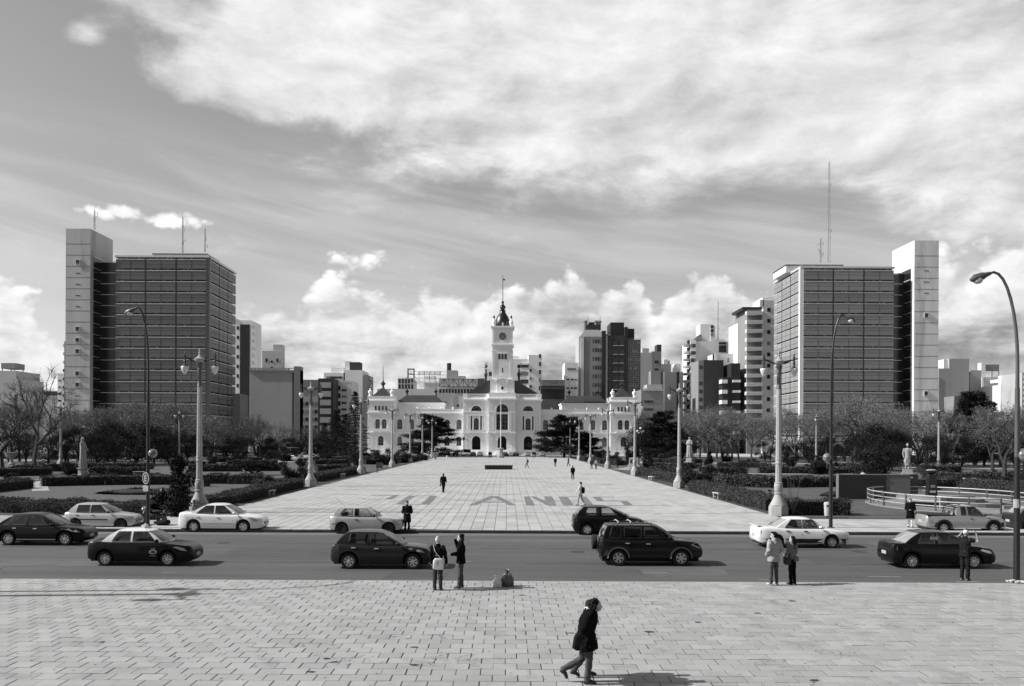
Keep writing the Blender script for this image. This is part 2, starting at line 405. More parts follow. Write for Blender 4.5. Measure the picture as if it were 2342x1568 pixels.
for cx, cy in [(3.2, 39.6), (-13.4, 42.4), (15.9, 40.1)]:
    MB().lathe([(.33, -.05), (.33, .005)], 20, (cx, cy, ROADZ)).build('manhole_cover', M_crack, bpy.data.objects['road'])
# far kerb in dark stones
kb = struct(MB().box(-140, 140, YF+.012, YF+.30, -.4, -.02).build('far_kerb', M_kerb))
me = slab_mesh('kerb_stone', 1.18, .31, M_kerb, h=.25, c=.02)
for i in range(-36, 37): obj('kerb_stone', me, kb, (i*1.2+random.gauss(0, .004), YF+.155, .002+random.gauss(0, .003)))

# esplanade: columns of long slabs running to the city hall
pl = struct(MB().box(-140, 140, YF+.31, 57.2, -.4, -.009).box(PX0-1.2, PX1+1.2, 57.2, 262, -.4, -.009).build('plaza', M_joint))
SX, SY = .64, 1.28
me = slab_mesh('plaza_slab', SX-.024, SY-.005, M_slab2, c=.004)
cells = []
def onplaza(x, y): return (PX0 <= x <= PX1) or y < 56
j = 0; y = YF+.31+SY/2
while y < 256:
    lim = min(36.0, y*.575+3) if y < 55 else 0
    x = -.30-SX*round(max(lim, 21)/SX)
    while x <= max(lim, 19):
        if (PX0+SX/2 <= x <= PX1-SX/2) or (y < 55.6 and abs(x) < lim):
            cells.append((x, y, random.gauss(0, .0016)))
        x += SX
    y += SY
for c in cells: pass
slab_field(pl, me, cells, 300, 'plaza_slab_field')
MB().box(-140, -36, YF+.31, 56.3, -.2, 0).box(36, 140, YF+.31, 56.3, -.2, 0).build('outer_pavement', M_slab2, pl)
q = MB()
for yy in (58.9, 66.0, 96.0, 112.0, 131.0): q.box(PX0, PX1, yy, yy+.05, -.01, .005)
q.build('expansion_joint', M_crack, pl)
# faded painted figures and letters on the slabs
def z7(x, y): 
    p = G((1050+x/2.6022)/1.2801, (1400+y/2.6022)/1.2801); return (p.x, p.y, .0062)
let = tag(bpy.data.objects.new('painted_lettering', None), 'faded grey painted lettering across the pale plaza slabs', 'lettering'); COL.objects.link(let)
LET = {'painted_digit_three': [[(98,127),(318,127),(306,130.5),(96,130.5)],[(262,131),(306,131),(252,160),(195,160)],[(27,157),(192,157),(186,160),(22,160)]],
 'painted_digit_zero': [[(384,132),(430,132),(333,199),(282,199)],[(543,132),(599,132),(538,199),(476,199)],[(432,132),(541,132),(537,134.5),(428,134.5)],[(336,196),(478,196),(474,199),(334,199)]],
 'painted_letter_a': [[(835,205),(893,205),(1030,147),(1032,135),(1000,135)],[(1033,135),(1065,135),(1205,206),(1150,206),(1031,147)],[(952,181),(1102,181),(1112,185),(942,185)]],
 'painted_letter_n': [[(1260,138),(1303,138),(1345,207),(1275,207)],[(1305,138),(1345,138),(1438,180),(1440,207)],[(1412,138),(1472,138),(1508,208),(1443,208)]],
 'painted_letter_o': [[(1522,139),(1590,139),(1640,208),(1560,208)],[(1688,139),(1735,139),(1790,207),(1738,207)],[(1592,138.6),(1686,138.6),(1687,141.5),(1594,141.5)],[(1642,204),(1736,204),(1738,207.5),(1643,207.5)]],
 'painted_letter_s': [[(1780,140),(1833,140),(1872,168),(1811,168)],[(1836,139.5),(1945,139.5),(1948,142.5),(1840,142.5)],[(1813,169),(1985,169),(1990,173),(1820,173)],[(1988,170),(2045,172),(2095,208),(2028,208)],[(1900,204.5),(2022,204.5),(2026,208),(1906,208)]]}
for k, ps in LET.items():
    q = MB()
    for n_, p in enumerate(ps): q.add([Vector(z7(*a))+Vector((0,0,.0011*n_)) for a in p], [tuple(range(len(p)))])
    q.build(k, M_paint, let)

# lawns and garden ground either side, pale paths, far street
sheet('lawn', -190, PX0-1.2, 56.3, 188, -.004, M_grass).name = 'lawn'
sheet('lawn', PX1+1.2, 190, 56.3, 190, -.004, M_grass)
sheet('lawn', -190, PX0-1.2, 203, 262, -.004, M_grass)
sheet('lawn', PX1+1.2, 190, 205, 262, -.004, M_grass)
sheet('path', -190, PX0-1.2, 188, 203, -.008, M_path)
sheet('path', PX1+1.2, 190, 190, 205, -.008, M_path)
q = MB()
for a, b, w in [((93,1122),(88,1098),.7),((-20,1099),(98,1099),2.0)]:
    A, B = G(*a), G(*b); d = (B-A); n_ = Vector((-d.y, d.x, 0)).normalized()*w
    q.add([A-n_+Vector((0,0,.004)), B-n_+Vector((0,0,.004)), B+n_+Vector((0,0,.004)), A+n_+Vector((0,0,.004))], [(0,1,2,3)])
struct(q.build('garden_path', M_path))
q = MB()
for a, b, w in [((1905,1102),(2342,1089),1.2),((2060,1068),(2342,1072),2.2),((1650,1083),(1950,1083),1.0),((1400,1072),(1640,1080),1.2)]:
    A, B = G(*a), G(*b); d = (B-A); n_ = Vector((-d.y, d.x, 0)).normalized()*w
    q.add([A-n_+Vector((0,0,.004)), B-n_+Vector((0,0,.004)), B+n_+Vector((0,0,.004)), A+n_+Vector((0,0,.004))], [(0,1,2,3)])
struct(q.build('garden_path', M_path))
sheet('far_street', -300, 300, 262, 276, -.10, M_asph)
sheet('far_pavement', -300, 300, 276, 420, .0, M_walk)
# ============================================================ VEHICLES
M_tyre = mat('tyre_rubber', .012, .85, .2, 8)
M_rim = mat('alloy_rim', .55, .35, .1, 5, metal=.35)
M_rimd = mat('dark_steel_rim', .03, .5, .1, 5, metal=.3)
M_trim = mat('black_trim', .014, .6, .1, 5)
M_under = mat('underbody', .008, .9, .1, 5)
M_seat = mat('seat_cloth', .03, .9, .2, 9)
M_lamp = mat('headlamp', .55, .12, .1, 20, metal=.5, coat=.6)
M_tail = mat('tail_lamp', .09, .15, .1, 20, coat=.6)
M_plate = mat('number_plate', .35, .5, .3, 40)
G_dark = glass_mat('tinted_car_glass', .20, .14)
G_mid = glass_mat('grey_car_glass', .42, .14)
G_clear = glass_mat('clear_car_glass', .72, .10)
def paint(name, v, metal=0.0, rough=.28): return mat(name, v, rough, .04, .8, metal=metal, spec=.35 if v > .1 else .12, coat=.45 if v > .1 else .28)
P_white = paint('white_paint', .72); P_black = paint('black_paint', .006); P_silver = paint('silver_paint', .38, .55, .32)
P_grey = paint('dark_grey_paint', .020, .1); P_ink = paint('ink_blue_paint', .007); P_silver2 = paint('pale_silver_paint', .46, .4, .34)
P_smoke = paint('smoke_paint', .022, .1)
WHEELS = {}
def wheel_meshes(style, r):
    key = (style, round(r, 3))
    if key in WHEELS: return WHEELS[key]
    w = .10
    prof = [(r*.62,-w*.8),(r*.80,-w),(r*.94,-w*.95),(r,-w*.6),(r,w*.6),(r*.94,w*.95),(r*.80,w),(r*.62,w*.8)]
    t = MB().lathe(prof, 28)
    t.v = [(x, z, y) for x, y, z in t.v]
    ty = t.mesh('tyre', M_tyre, True)
    q = MB(); rr = r*.63
    def disc(r0, r1, y0, y1, mi, n=24): 
        l = MB().lathe([(r0, y0), (r1, y1)], n); q.add([(x, -z, y) for x, y, z in l.v], l.f, mi)
    disc(rr*.96, rr*.94, -.06, .02, 1)                    # dark dish behind
    lp = MB().lathe([(rr, .05), (rr, .09), (rr*.90, .088), (rr*.88, .05)], 28); q.add([(x, -z, y) for x, y, z in lp.v], lp.f[:-2], 0)
    spokes = {'five': 5, 'six': 6, 'seven': 7, 'ten': 9, 'steel': 0, 'cap': 8}[style]
    if spokes:
        for k in range(spokes):
            a = 2*math.pi*k/spokes; wd = rr*(1.25/spokes if style != 'five' else .34)
            M = Matrix.Rotation(a, 4, 'Y')
            pts = [(-wd*.7, rr*.15), (wd*.7, rr*.15), (wd, rr*.93), (-wd, rr*.93)]
            b = MB().prism(pts, -.088, -.055, 'y'); q.add([M @ Vector(p) for p in b.v], b.f, 0)
        lp = MB().lathe([(rr*.24, .04), (rr*.22, .095), (rr*.1, .10)], 14); q.add([(x, -z, y) for x, y, z in lp.v], lp.f, 0)
    else:
        lp = MB().lathe([(rr*.9, .03), (rr*.6, .045), (rr*.5, .07), (rr*.2, .075)], 20); q.add([(x, -z, y) for x, y, z in lp.v], lp.f, 1)
    rm = q.mesh('rim', [M_rim if style != 'steel' else M_rimd, M_rimd], 30)
    WHEELS[key] = (ty, rm); return WHEELS[key]

def car(name, label, loc, L, W, top, bot=.20, wheels=(.75, 3.2), r=.30, cab=None, wins=(), zc=.92, zr=1.45, paint_m=None, roof_m=None,
        glass=None, rim='six', seams=(), handles=(), strip=None, head=None, tail=None, arch=None, lower=None, extra=None, group=None, rz=0.0, wtop=.70, taper=.10, mirror=True, rimdark=False):
    """one car, nose towards +X. x runs from tail (0) to nose (L)"""
    root = thing(name, label, 'car', loc, rz, group)
    h2 = L/2; glass = glass or G_dark; roof_m = roof_m or paint_m; arch = arch or r+.075
    top = [tuple(p) for p in top]; top[-1] = (top[-1][0], top[-1][1]+.14); top[-2] = (top[-2][0], top[-2][1]+.08); top[-3] = (top[-3][0], top[-3][1]+.03)
    ftop = curve(top); fw = curve([(0, W/2*.82), (.10, W/2*.90), (.42, W/2*.985), (L*.3, W/2), (L*.68, W/2), (L-.75, W/2*.98), (L-.22, W/2*.89), (L, W/2*.76)])
    def zbot(x):
        z = bot + .10*max(0, (.35-x)/.35)**2 + .06*max(0, (x-L+.35)/.35)**2
        for c in wheels:
            if abs(x-c) < arch: z = max(z, r*.98 + math.sqrt(arch*arch-(x-c)**2)*.98)
        return z
    xs = set([0, .03, .08, .16, L-.16, L-.08, L-.03, L])
    n = 46
    for i in range(n+1): xs.add(round(L*i/n, 4))
    for c in wheels:
        for k in range(15): xs.add(round(c+arch*math.cos(math.pi*k/14)*.9999, 4))
        xs.add(round(c+arch+.004, 4)); xs.add(round(c-arch-.004, 4))
    xs = sorted(x for x in xs if 0 <= x <= L)
    def ring(x):
        zb, zt, w = zbot(x), ftop(x), fw(x)
        e = 0.0
        if x < .08: e = (.08-x)/.08
        if x > L-.08: e = (x-L+.08)/.08
        zb += .07*e*e; zt -= .07*e*e; w *= 1-.05*e*e
        m1, m2 = max(zb+.025, bot+.12), max(zb+.05, bot+.32)
        m3 = max(m2+.02, zt-.16)
        return [(0, zb), (w*.90, zb), (w*.975, zb+.02), (w*1.0, m1), (w*1.004, m2), (w*.985, m3), (w*.955, max(m3+.012, zt-.065)), (w*.90, max(m3+.016, zt-.018)), (w*.72, zt+.004), (w*.36, zt+.018), (0, zt+.022)]
    q = MB(); k = 11
    for x in xs:
        rg = ring(x)
        full = [(y, z) for y, z in rg] + [(-y, z) for y, z in rg[-2:0:-1]]
        q.v += [(x-h2, y, z) for y, z in full]
    m = 2*k-2
    for i in range(len(xs)-1):
        for j in range(m): q.f.append((i*m+j, (i+1)*m+j, (i+1)*m+(j+1) % m, i*m+(j+1) % m))
    q.f.append(tuple(range(m))); q.f.append(tuple(range((len(xs)-1)*m+m-1, (len(xs)-1)*m-1, -1)))
    q.m = [0]*len(q.f)
    body = q.build('body', paint_m, root, 38)
    def ys(x, z):                                         # half width of the body side at height z
        rg = ring(x)[1:8]
        for a, b in zip(rg, rg[1:]):
            if a[1] <= z <= b[1]: return a[0]+(b[0]-a[0])*(z-a[1])/max(1e-5, b[1]-a[1])
        return rg[-1][0] if z > rg[-1][1] else rg[2][0]
    def decal(nm, poly, m, off=.012, both=True, th=.02, parent=None):
        for s in ((-1, 1) if both else (-1,)):
            a = MB(); nn = len(poly)
            a.v = [(x-h2, s*(ys(x, z)+off), z) for x, z in poly] + [(x-h2, s*(ys(x, z)-th), z) for x, z in poly]
            a.f = [tuple(range(nn))] + [(i, i+nn, (i+1) % nn+nn, (i+1) % nn) for i in range(nn)]; a.m = [0]*len(a.f)
            a.build(nm, m, parent or root)
    MB().box(.12-h2, L-.15-h2, -W*.36, W*.36, .17, .60).build('chassis', M_under, root)
    # cabin
    xr0, xr1, xf1, xf0 = cab
    cr, cf = .10, .16
    def wt(t): return W/2*(.905 + (wtop-.905)*t**1.5)
    def zt_(t): return zc + (zr-.05-zc)*(1-(1-t)**1.12)
    def xf(t): return xf0+(xf1-xf0)*t + .05*math.sin(math.pi*t)
    def xr(t): return xr0+(xr1-xr0)*t - .04*math.sin(math.pi*t)
    def wside(x, t):
        xm, hl = (xr0+xf0)/2, (xf0-xr0)/2
        return wt(t)*(1-.07*((x-xm)/hl)**2)
    def side(fl, fr, t0, t1, s, off=0.0, nu=5, nv=6):
        def fn(u, v):
            t = t0+(t1-t0)*v; x = fl(t)+(fr(t)-fl(t))*u
            return (x-h2, s*(wside(x, t)+off), zt_(t)+.0)
        return MB().grid(fn, nu, nv)
    TB, TT = .07, .87
    fr_ = MB()
    bl = lambda t: xr(t)+cr
    br = lambda t: xf(t)-cf
    def join(a, b): a.add(b.v, b.f)
    lines = []
    for (b0, b1, t0_, t1_) in wins:
        fa = (lambda b0=b0, t0_=t0_: (lambda t: b0+(t0_-b0)*(t-TB)/(TT-TB)))()
        fb = (lambda b1=b1, t1_=t1_: (lambda t: b1+(t1_-b1)*(t-TB)/(TT-TB)))()
        lines.append((fa, fb))
    for s in (-1, 1):
        join(fr_, side(bl, br, 0, TB, s, nu=12, nv=2)); join(fr_, side(bl, br, TT, 1, s, nu=14, nv=3))
        prev = bl
        for fa, fb in lines: join(fr_, side(prev, fa, TB, TT, s, nu=3)); prev = fb
        join(fr_, side(prev, br, TB, TT, s, nu=3))
    def shield(front, y0, y1, t0, t1, off=0.0, nu=10, nv=6):
        def fn(u, v):
            t = t0+(t1-t0)*v; y = y0+(y1-y0)*u; ax = abs(y)**2.2
            if front: x = xf(t)-cf*ax+off
            else: x = xr(t)+cr*ax-off
            return (x-h2, y*wside(xf(t)-cf if front else xr(t)+cr, t), zt_(t)+off*.6)
        return MB().grid(fn, nu, nv)
    for fnt in (True, False):
        join(fr_, shield(fnt, -1, -.90, 0, 1, nu=2)); join(fr_, shield(fnt, .90, 1, 0, 1, nu=2))
        join(fr_, shield(fnt, -.9, .9, 0, .06, nv=2)); join(fr_, shield(fnt, -.9, .9, .90, 1, nv=2))
    def roof(u, v):
        y = -1+2*v; x0 = xr(1)+cr*abs(y)**2.2; x1 = xf(1)-cf*abs(y)**2.2; x = x0+(x1-x0)*u
        e = (1-abs(2*u-1)**3)*(1-abs(y)**2.6)
        return (x-h2, y*wside(x, 1), zt_(1)+.055*e)
    rf = MB().grid(roof, 16, 12)
    fr_.build('cabin_frame', roof_m, root, 50)
    rf.build('roof', roof_m, root, 60)
    shield(True, -.9, .9, .06, .90, .004).build('windshield', G_mid if glass is G_dark else glass, root, True)
    shield(False, -.9, .9, .06, .90, .004).build('rear_window', glass, root, True)
    for fa, fb in lines:
        for s in (-1, 1):
            side(fa, fb, TB, TT, s, .003, 4, 5).build('side_window', glass, root, True)
            e = MB()                                     # dark rubber round each pane
            c4 = [(fa, TB), (fb, TB), (fb, TT), (fa, TT)]
            pts = []
            for i in range(4):
                f0, ta = c4[i]; f1, tb = c4[(i+1) % 4]
                for u in range(4):
                    t = ta+(tb-ta)*u/4; x = f0(ta)+(f1(tb)-f0(ta))*u/4 if ta == tb else f0(t)
                    pts.append((x-h2, s*(wside(x, t)+.003), zt_(t)))
            e.tube(pts, .011, 4, closed=True); e.build('window_seal', M_trim, root)
    # inside
    sx = xr0+(xf0-xr0)*.56
    for y in (-W*.2, W*.2):
        MB().cbox((sx-h2-.25, y, zc-.02), .14, .46, .62, ry=-.22).cbox((sx-h2-.31, y, zc+.35), .09, .24, .20, ry=-.2).build('seat', M_seat, root)
    MB().cbox((xr0+.62-h2, 0, zc-.06), .16, W*.66, .46, ry=-.25).build('rear_seat', M_seat, root)
    MB().cbox((xf0-.34-h2, 0, zc-.05), .30, W*.74, .16).build('dashboard', M_seat, root)
    wt_ = [Vector((xf0-.62-h2+.05*math.sin(a), W*.2+.17*math.cos(a), zc+.02+.17*math.sin(a))) for a in [i*math.pi/6 for i in range(12)]]
    MB().tube(wt_, .016, 5, closed=True).build('steering_wheel', M_seat, root)
    # wheels
    ty, rm = wheel_meshes(rim, r)
    for c in wheels:
        for s in (-1, 1):
            w_ = bpy.data.objects.new('wheel', None); COL.objects.link(w_); w_.parent = root; w_.location = (c-h2, s*(W/2-.115), r)
            a = obj('tyre', ty, w_); b = obj('rim', rm, w_)
            if s > 0: a.rotation_euler = (0, 0, math.pi); b.rotation_euler = (0, rc.uniform(0, 1), math.pi)
            else: b.rotation_euler = (0, rc.uniform(0, 1), 0)
    # details
    for x0, x1, z0, z1 in [(a, b, c, d) for a, b, c, d in seams]:
        dx = .007
        decal('door_gap', [(x0-dx, z0), (x0+dx, z0), ((x0+x1)/2+dx, (z0+z1)/2), (x1+dx, z1), (x1-dx, z1), ((x0+x1)/2-dx, (z0+z1)/2)], M_trim, .003, th=.01)
    for x, z, m_ in handles: decal('door_handle', [(x-.085, z-.016), (x+.085, z-.02), (x+.085, z+.018), (x-.085, z+.02)], m_, .025)
    if strip: decal('rub_strip', [(strip[0], strip[2]-.03), (strip[1], strip[2]-.03), (strip[1], strip[2]+.03), (strip[0], strip[2]+.03)], strip[3], .018)
    if head: decal('headlight', head, M_lamp, .010, th=.05)
    if tail: decal('tail_light', tail, M_tail, .010, th=.05)
    if lower:
        for x0, x1, z0, z1, m_ in lower:
            kk = max(2, int((x1-x0)/.12)); P = [(x0+(x1-x0)*i/kk, max(z0, zbot(x0+(x1-x0)*i/kk)+.01)) for i in range(kk+1)]
            T = [(x, max(z1, b+.012)) for x, b in P]
            decal('lower_trim', P+T[::-1], m_, .010, th=.012)
    # grille, bumper slot, plates
    MB().box(L-.03-h2, L+.006-h2, -W*.24, W*.24, ftop(L)-.20, ftop(L)-.11).build('grille', M_trim, root)
    MB().box(L-.03-h2, L+.012-h2, -.2, .2, bot+.16, bot+.29).build('number_plate', M_plate, root)
    MB().box(-h2-.012, .03-h2, -.2, .2, bot+.30, bot+.43).build('number_plate', M_plate, root)
    if mirror:
        for s in (-1, 1):
            MB().ball((xf0-.30-h2, s*(W/2+.05), zc+.07), .09, .10, .065, 10, 6).build('mirror', M_trim if paint_m in (P_silver, P_silver2) else paint_m, root, 60)
    wp = MB(); wp.tube([(xf0+.03-h2, -W*.30, zc+.035), (xf0-.10-h2, W*.06, zc+.06)], .012, 4); wp.build('wiper', M_trim, root)
    root['_h2'] = h2
    if extra: extra(root, h2, decal, ys, ftop)
    del root['_h2']
    return root
def at_road(px0, px1, pyb, L, W):
    """tail and nose pixel columns and the row of the near wheels -> car centre on the road"""
    g0 = G((px0+px1)/2, pyb, ROADZ); d = g0.y
    return Vector((XP((px0+px1)/2, d+W*.42, pyb-30), d+W/2-.1, ROADZ))
VW = dict()
# 1 dark large hatch leaving on the left
car('parked_car', 'black five-door hatchback in the left lane, cut by the left edge of the picture', at_road(-18, 228, 1247, 4.27, 1.77), 4.27, 1.77,
    [(0, .62), (.06, .86), (.20, .96), (.9, .93), (2.6, .90), (3.0, .885), (3.6, .80), (4.0, .70), (4.27, .50)], wheels=(.80, 3.41), r=.315, cab=(.10, .95, 2.25, 3.15), zc=.90, zr=1.46,
    wins=[(.50, .82, .93, .97), (.88, 1.62, 1.02, 1.66), (1.72, 2.62, 1.74, 2.20)], paint_m=P_black, rim='seven', seams=[(1.66, 1.66, .30, .86), (2.68, 2.62, .32, .86)],
    handles=[(1.10, .80, P_silver2), (2.05, .78, P_silver2)], head=[(3.42, .74), (3.92, .62), (4.10, .60), (3.95, .70), (3.60, .79)], tail=[(.03, .72), (.22, .74), (.20, .88), (.06, .84)], lower=[(1.2, 3.0, .26, .31, P_silver2)], wtop=.66)
# 2 silver hatch parked at the far kerb
car('parked_car', 'silver five-door hatchback parked at the far kerb behind the black hatchback', at_road(152, 324, 1211, 3.83, 1.65), 3.83, 1.65,
    [(0, .58), (.05, .88), (.16, .95), (.8, .92), (2.4, .90), (2.75, .885), (3.2, .80), (3.6, .68), (3.83, .48)], wheels=(.70, 3.14), r=.285, cab=(.12, .62, 1.95, 2.82), zc=.90, zr=1.43,
    wins=[(.72, 1.42, .80, 1.44), (1.50, 2.38, 1.52, 1.98)], paint_m=P_silver2, rim='steel', seams=[(1.46, 1.46, .28, .88), (2.46, 2.42, .30, .86), (.62, .66, .55, .88)],
    handles=[(.80, .80, M_trim), (1.66, .78, M_trim)], strip=(.95, 2.45, .56, M_trim), head=[(3.02, .74), (3.40, .62), (3.58, .58), (3.44, .66), (3.16, .76)], tail=[(.02, .62), (.20, .66), (.26, .82), (.10, .80)])
# 3 taxi
def taxi_bits(root, h2, decal, ys, ftop):
    MB().prism([(-.20, 0), (.20, 0), (.17, .13), (-.17, .13)], -.07, .07, 'x').build('roof_sign', P_white, root, loc=(1.98-h2, 0, 1.405)).rotation_euler = (0, 0, 0)
    ring = [(2.62+.15*math.cos(a), .56+.085*math.sin(a)) for a in [i*math.pi/8 for i in range(16)]]
    decal('door_emblem', ring, M_plate, .008)
    ring = [(2.62+.10*math.cos(a), .56+.045*math.sin(a)) for a in [i*math.pi/8 for i in range(16)]]
    decal('door_emblem_centre', ring, P_smoke, .012)
    # lettering on the door
    for txt, z, size in (('TAXI', .675, .085), ('LA PLATA', .41, .06)):
        fc = bpy.data.curves.new('door_lettering', 'FONT'); fc.body = txt; fc.size = size; fc.align_x = 'CENTER'; fc.extrude = .002
        fo = bpy.data.objects.new('door_lettering', fc); COL.objects.link(fo); fo.parent = root
        fo.location = (2.62-h2, -(ys(2.62, z)+.012), z-size*.3); fo.rotation_euler = (rad(90), 0, 0); fc.materials.append(M_plate)
car('taxi', 'black taxi sedan with white roof and white window pillars', at_road(206, 463, 1294, 4.10, 1.62), 4.10, 1.62,
    [(0, .60), (.05, .92), (.22, .965), (.75, .94), (2.5, .92), (3.02, .895), (3.5, .82), (3.9, .70), (4.10, .50)], wheels=(.74, 3.16), r=.285, cab=(.45, 1.10, 2.35, 3.08), zc=.92, zr=1.42,
    wins=[(.98, 1.68, 1.22, 1.70), (1.80, 2.66, 1.80, 2.34)], paint_m=P_black, roof_m=P_white, rim='cap', seams=[(1.74, 1.74, .28, .90), (2.74, 2.70, .30, .88)],
    handles=[(.98, .80, P_black), (1.98, .79, P_black)], head=[(3.36, .74), (3.74, .60), (3.92, .58), (3.80, .69), (3.50, .77)], tail=[(.01, .66), (.16, .66), (.15, .88), (.03, .87)], extra=taxi_bits, glass=G_mid)
# 4 white sedan
car('parked_car', 'white four-door sedan parked at the far kerb beside the ornate lamp post', at_road(412, 614, 1217, 4.48, 1.735), 4.48, 1.735,
    [(0, .66), (.04, .98), (.14, 1.04), (.65, 1.03), (1.2, .98), (2.7, .95), (3.15, .94), (3.7, .86), (4.2, .72), (4.48, .50)], wheels=(.86, 3.48), r=.315, cab=(.52, 1.42, 2.45, 3.34), zc=.96, zr=1.50,
    wins=[(.98, 1.88, 1.48, 1.90), (2.00, 2.88, 1.98, 2.42)], paint_m=P_white, rim='five', seams=[(1.95, 1.95, .30, .93), (2.98, 2.92, .32, .92), (.88, .80, .58, .96)],
    handles=[(1.06, .84, P_white), (2.12, .81, P_white)], head=[(3.72, .80), (3.98, .62), (4.24, .58), (4.22, .68), (3.94, .79)], tail=[(.02, .80), (.17, .84), (.18, .96), (.05, .95)], lower=[(1.22, 3.02, .47, .50, P_silver2)])
# 5 pale three-door hatch
def aerial(root, h2, decal, ys, ftop):
    MB().tube([(.75-h2, 0, 1.37), (.20-h2, 0, 1.88)], .006, 5).build('aerial', M_trim, root)
car('parked_car', 'pale three-door hatchback with a tilted roof aerial at the far kerb', at_road(751, 928, 1221, 3.81, 1.64), 3.81, 1.64,
    [(0, .64), (.05, .90), (.18, .95), (.8, .92), (2.2, .90), (2.62, .885), (3.1, .83), (3.6, .70), (3.81, .54)], wheels=(.70, 3.14), r=.285, cab=(.14, .62, 1.95, 2.68), zc=.91, zr=1.41,
    wins=[(.52, 1.22, .80, 1.24), (1.36, 2.30, 1.36, 1.98)], paint_m=P_silver2, glass=G_clear, rim='steel', seams=[(1.30, 1.30, .28, .90), (2.38, 2.36, .30, .88)],
    handles=[(1.46, .76, M_trim)], head=[(3.34, .72), (3.62, .66), (3.76, .60), (3.74, .70), (3.46, .77)], tail=[(.015, .62), (.09, .62), (.09, .84), (.03, .84)], lower=[(3.28, 3.76, .50, .56, M_trim), (.04, .5, .50, .56, M_trim)], extra=aerial)
# 6 dark grey hatch, moving
car('moving_car', 'dark grey five-door hatchback driving behind the woman with the white bag', at_road(763, 990, 1301, 3.87, 1.67), 3.87, 1.67,
    [(0, .60), (.05, .90), (.16, .97), (.8, .94), (2.4, .91), (2.80, .895), (3.3, .82), (3.66, .70), (3.87, .46)], wheels=(.72, 3.16), r=.30, cab=(.10, .62, 1.95, 2.90), zc=.91, zr=1.45,
    wins=[(.70, 1.44, .78, 1.46), (1.54, 2.42, 1.56, 2.02)], paint_m=P_smoke, rim='seven', seams=[(1.50, 1.50, .28, .89), (2.50, 2.46, .30, .88), (.62, .66, .58, .9)],
    handles=[(.90, .82, P_silver2), (1.78, .79, P_silver2)], head=[(2.98, .78), (3.40, .66), (3.64, .62), (3.50, .72), (3.14, .82)], tail=[(.02, .72), (.30, .76), (.30, .87), (.06, .86)], glass=G_mid)
# 7 dark tall hatch
car('parked_car', 'black tall five-door hatchback parked at the far kerb, see-through side windows', at_road(1306, 1476, 1224, 3.82, 1.66), 3.82, 1.66,
    [(0, .66), (.05, .96), (.14, 1.03), (.7, 1.02), (2.3, .99), (2.7, .965), (3.2, .86), (3.6, .72), (3.82, .50)], wheels=(.72, 3.16), r=.305, cab=(.10, .50, 1.85, 2.98), zc=1.00, zr=1.53,
    wins=[(.62, 1.36, .78, 1.34), (1.50, 2.34, 1.50, 1.98)], paint_m=P_ink, glass=G_clear, rim='five', seams=[(1.43, 1.43, .28, .97), (2.46, 2.42, .30, .95)],
    handles=[(.90, .86, P_ink), (1.72, .84, P_ink)], head=[(3.26, .72), (3.54, .62), (3.66, .60), (3.64, .74), (3.40, .82)], tail=[(.02, .72), (.19, .74), (.18, .96), (.06, .95)])
# 8 dark off-roader with the spare wheel on its tail
def suv_bits(root, h2, decal, ys, ftop):
    ty, rm = wheel_meshes('steel', .30)
    w_ = bpy.data.objects.new('spare_wheel', None); COL.objects.link(w_); w_.parent = root; w_.location = (-.13-h2, 0, .86); w_.rotation_euler = (0, 0, rad(-90))
    obj('tyre', ty, w_); obj('rim', rm, w_)
    q = MB()
    for s in (-1, 1):
        q.tube([(.55-h2, s*.56, 1.60), (.62-h2, s*.56, 1.665), (2.0-h2, s*.56, 1.665), (2.1-h2, s*.56, 1.60)], .018, 6)
    q.build('roof_rail', M_trim, root)
    q = MB()
    for x in (.72, 1.22): q.tube([(x-h2, -.58, 1.655), (x+.06-h2, -.5, 1.715), (x+.06-h2, .5, 1.715), (x-h2, .58, 1.655)], .02, 6)
    q.build('roof_bar', M_rim, root)
    for c in (.74, 3.22):
        pts = [(c+.40*math.cos(a), .31+.40*math.sin(a)) for a in [math.pi*i/10 for i in range(11)]] + [(c+.46*math.cos(a), .31+.46*math.sin(a)) for a in [math.pi*i/10 for i in range(10, -1, -1)]]
        for i in range(10):
            decal('arch_flare', [pts[i], pts[i+1], pts[20-i], pts[21-i]], M_tail, .03)
car('moving_car', 'black off-road car with a spare wheel on the tail and roof rails', at_road(1366, 1600, 1294, 4.10, 1.74), 4.10, 1.74,
    [(0, .72), (.03, 1.02), (.10, 1.08), (.7, 1.06), (2.6, 1.04), (2.95, 1.02), (3.4, .96), (3.85, .84), (4.10, .62)], bot=.30, wheels=(.74, 3.22), r=.325, cab=(.06, .28, 2.30, 3.06), zc=1.06, zr=1.64,
    wins=[(.38, .84, .52, .86), (.98, 1.66, .98, 1.66), (1.78, 2.60, 1.78, 2.28)], paint_m=P_ink, rim='six', seams=[(.91, .91, .5, 1.0), (1.72, 1.72, .36, 1.02), (2.72, 2.68, .38, 1.0)],
    handles=[(1.10, .90, P_silver2), (1.92, .88, P_silver2)], head=[(3.62, .86), (3.86, .74), (3.98, .72), (3.96, .84), (3.76, .92)], tail=[(.01, .78), (.13, .78), (.12, 1.0), (.03, 1.0)], lower=[(1.2, 2.78, .34, .46, M_trim), (3.66, 4.05, .40, .56, M_trim), (.03, .32, .40, .62, M_trim)], extra=suv_bits, wtop=.76, arch=.405)
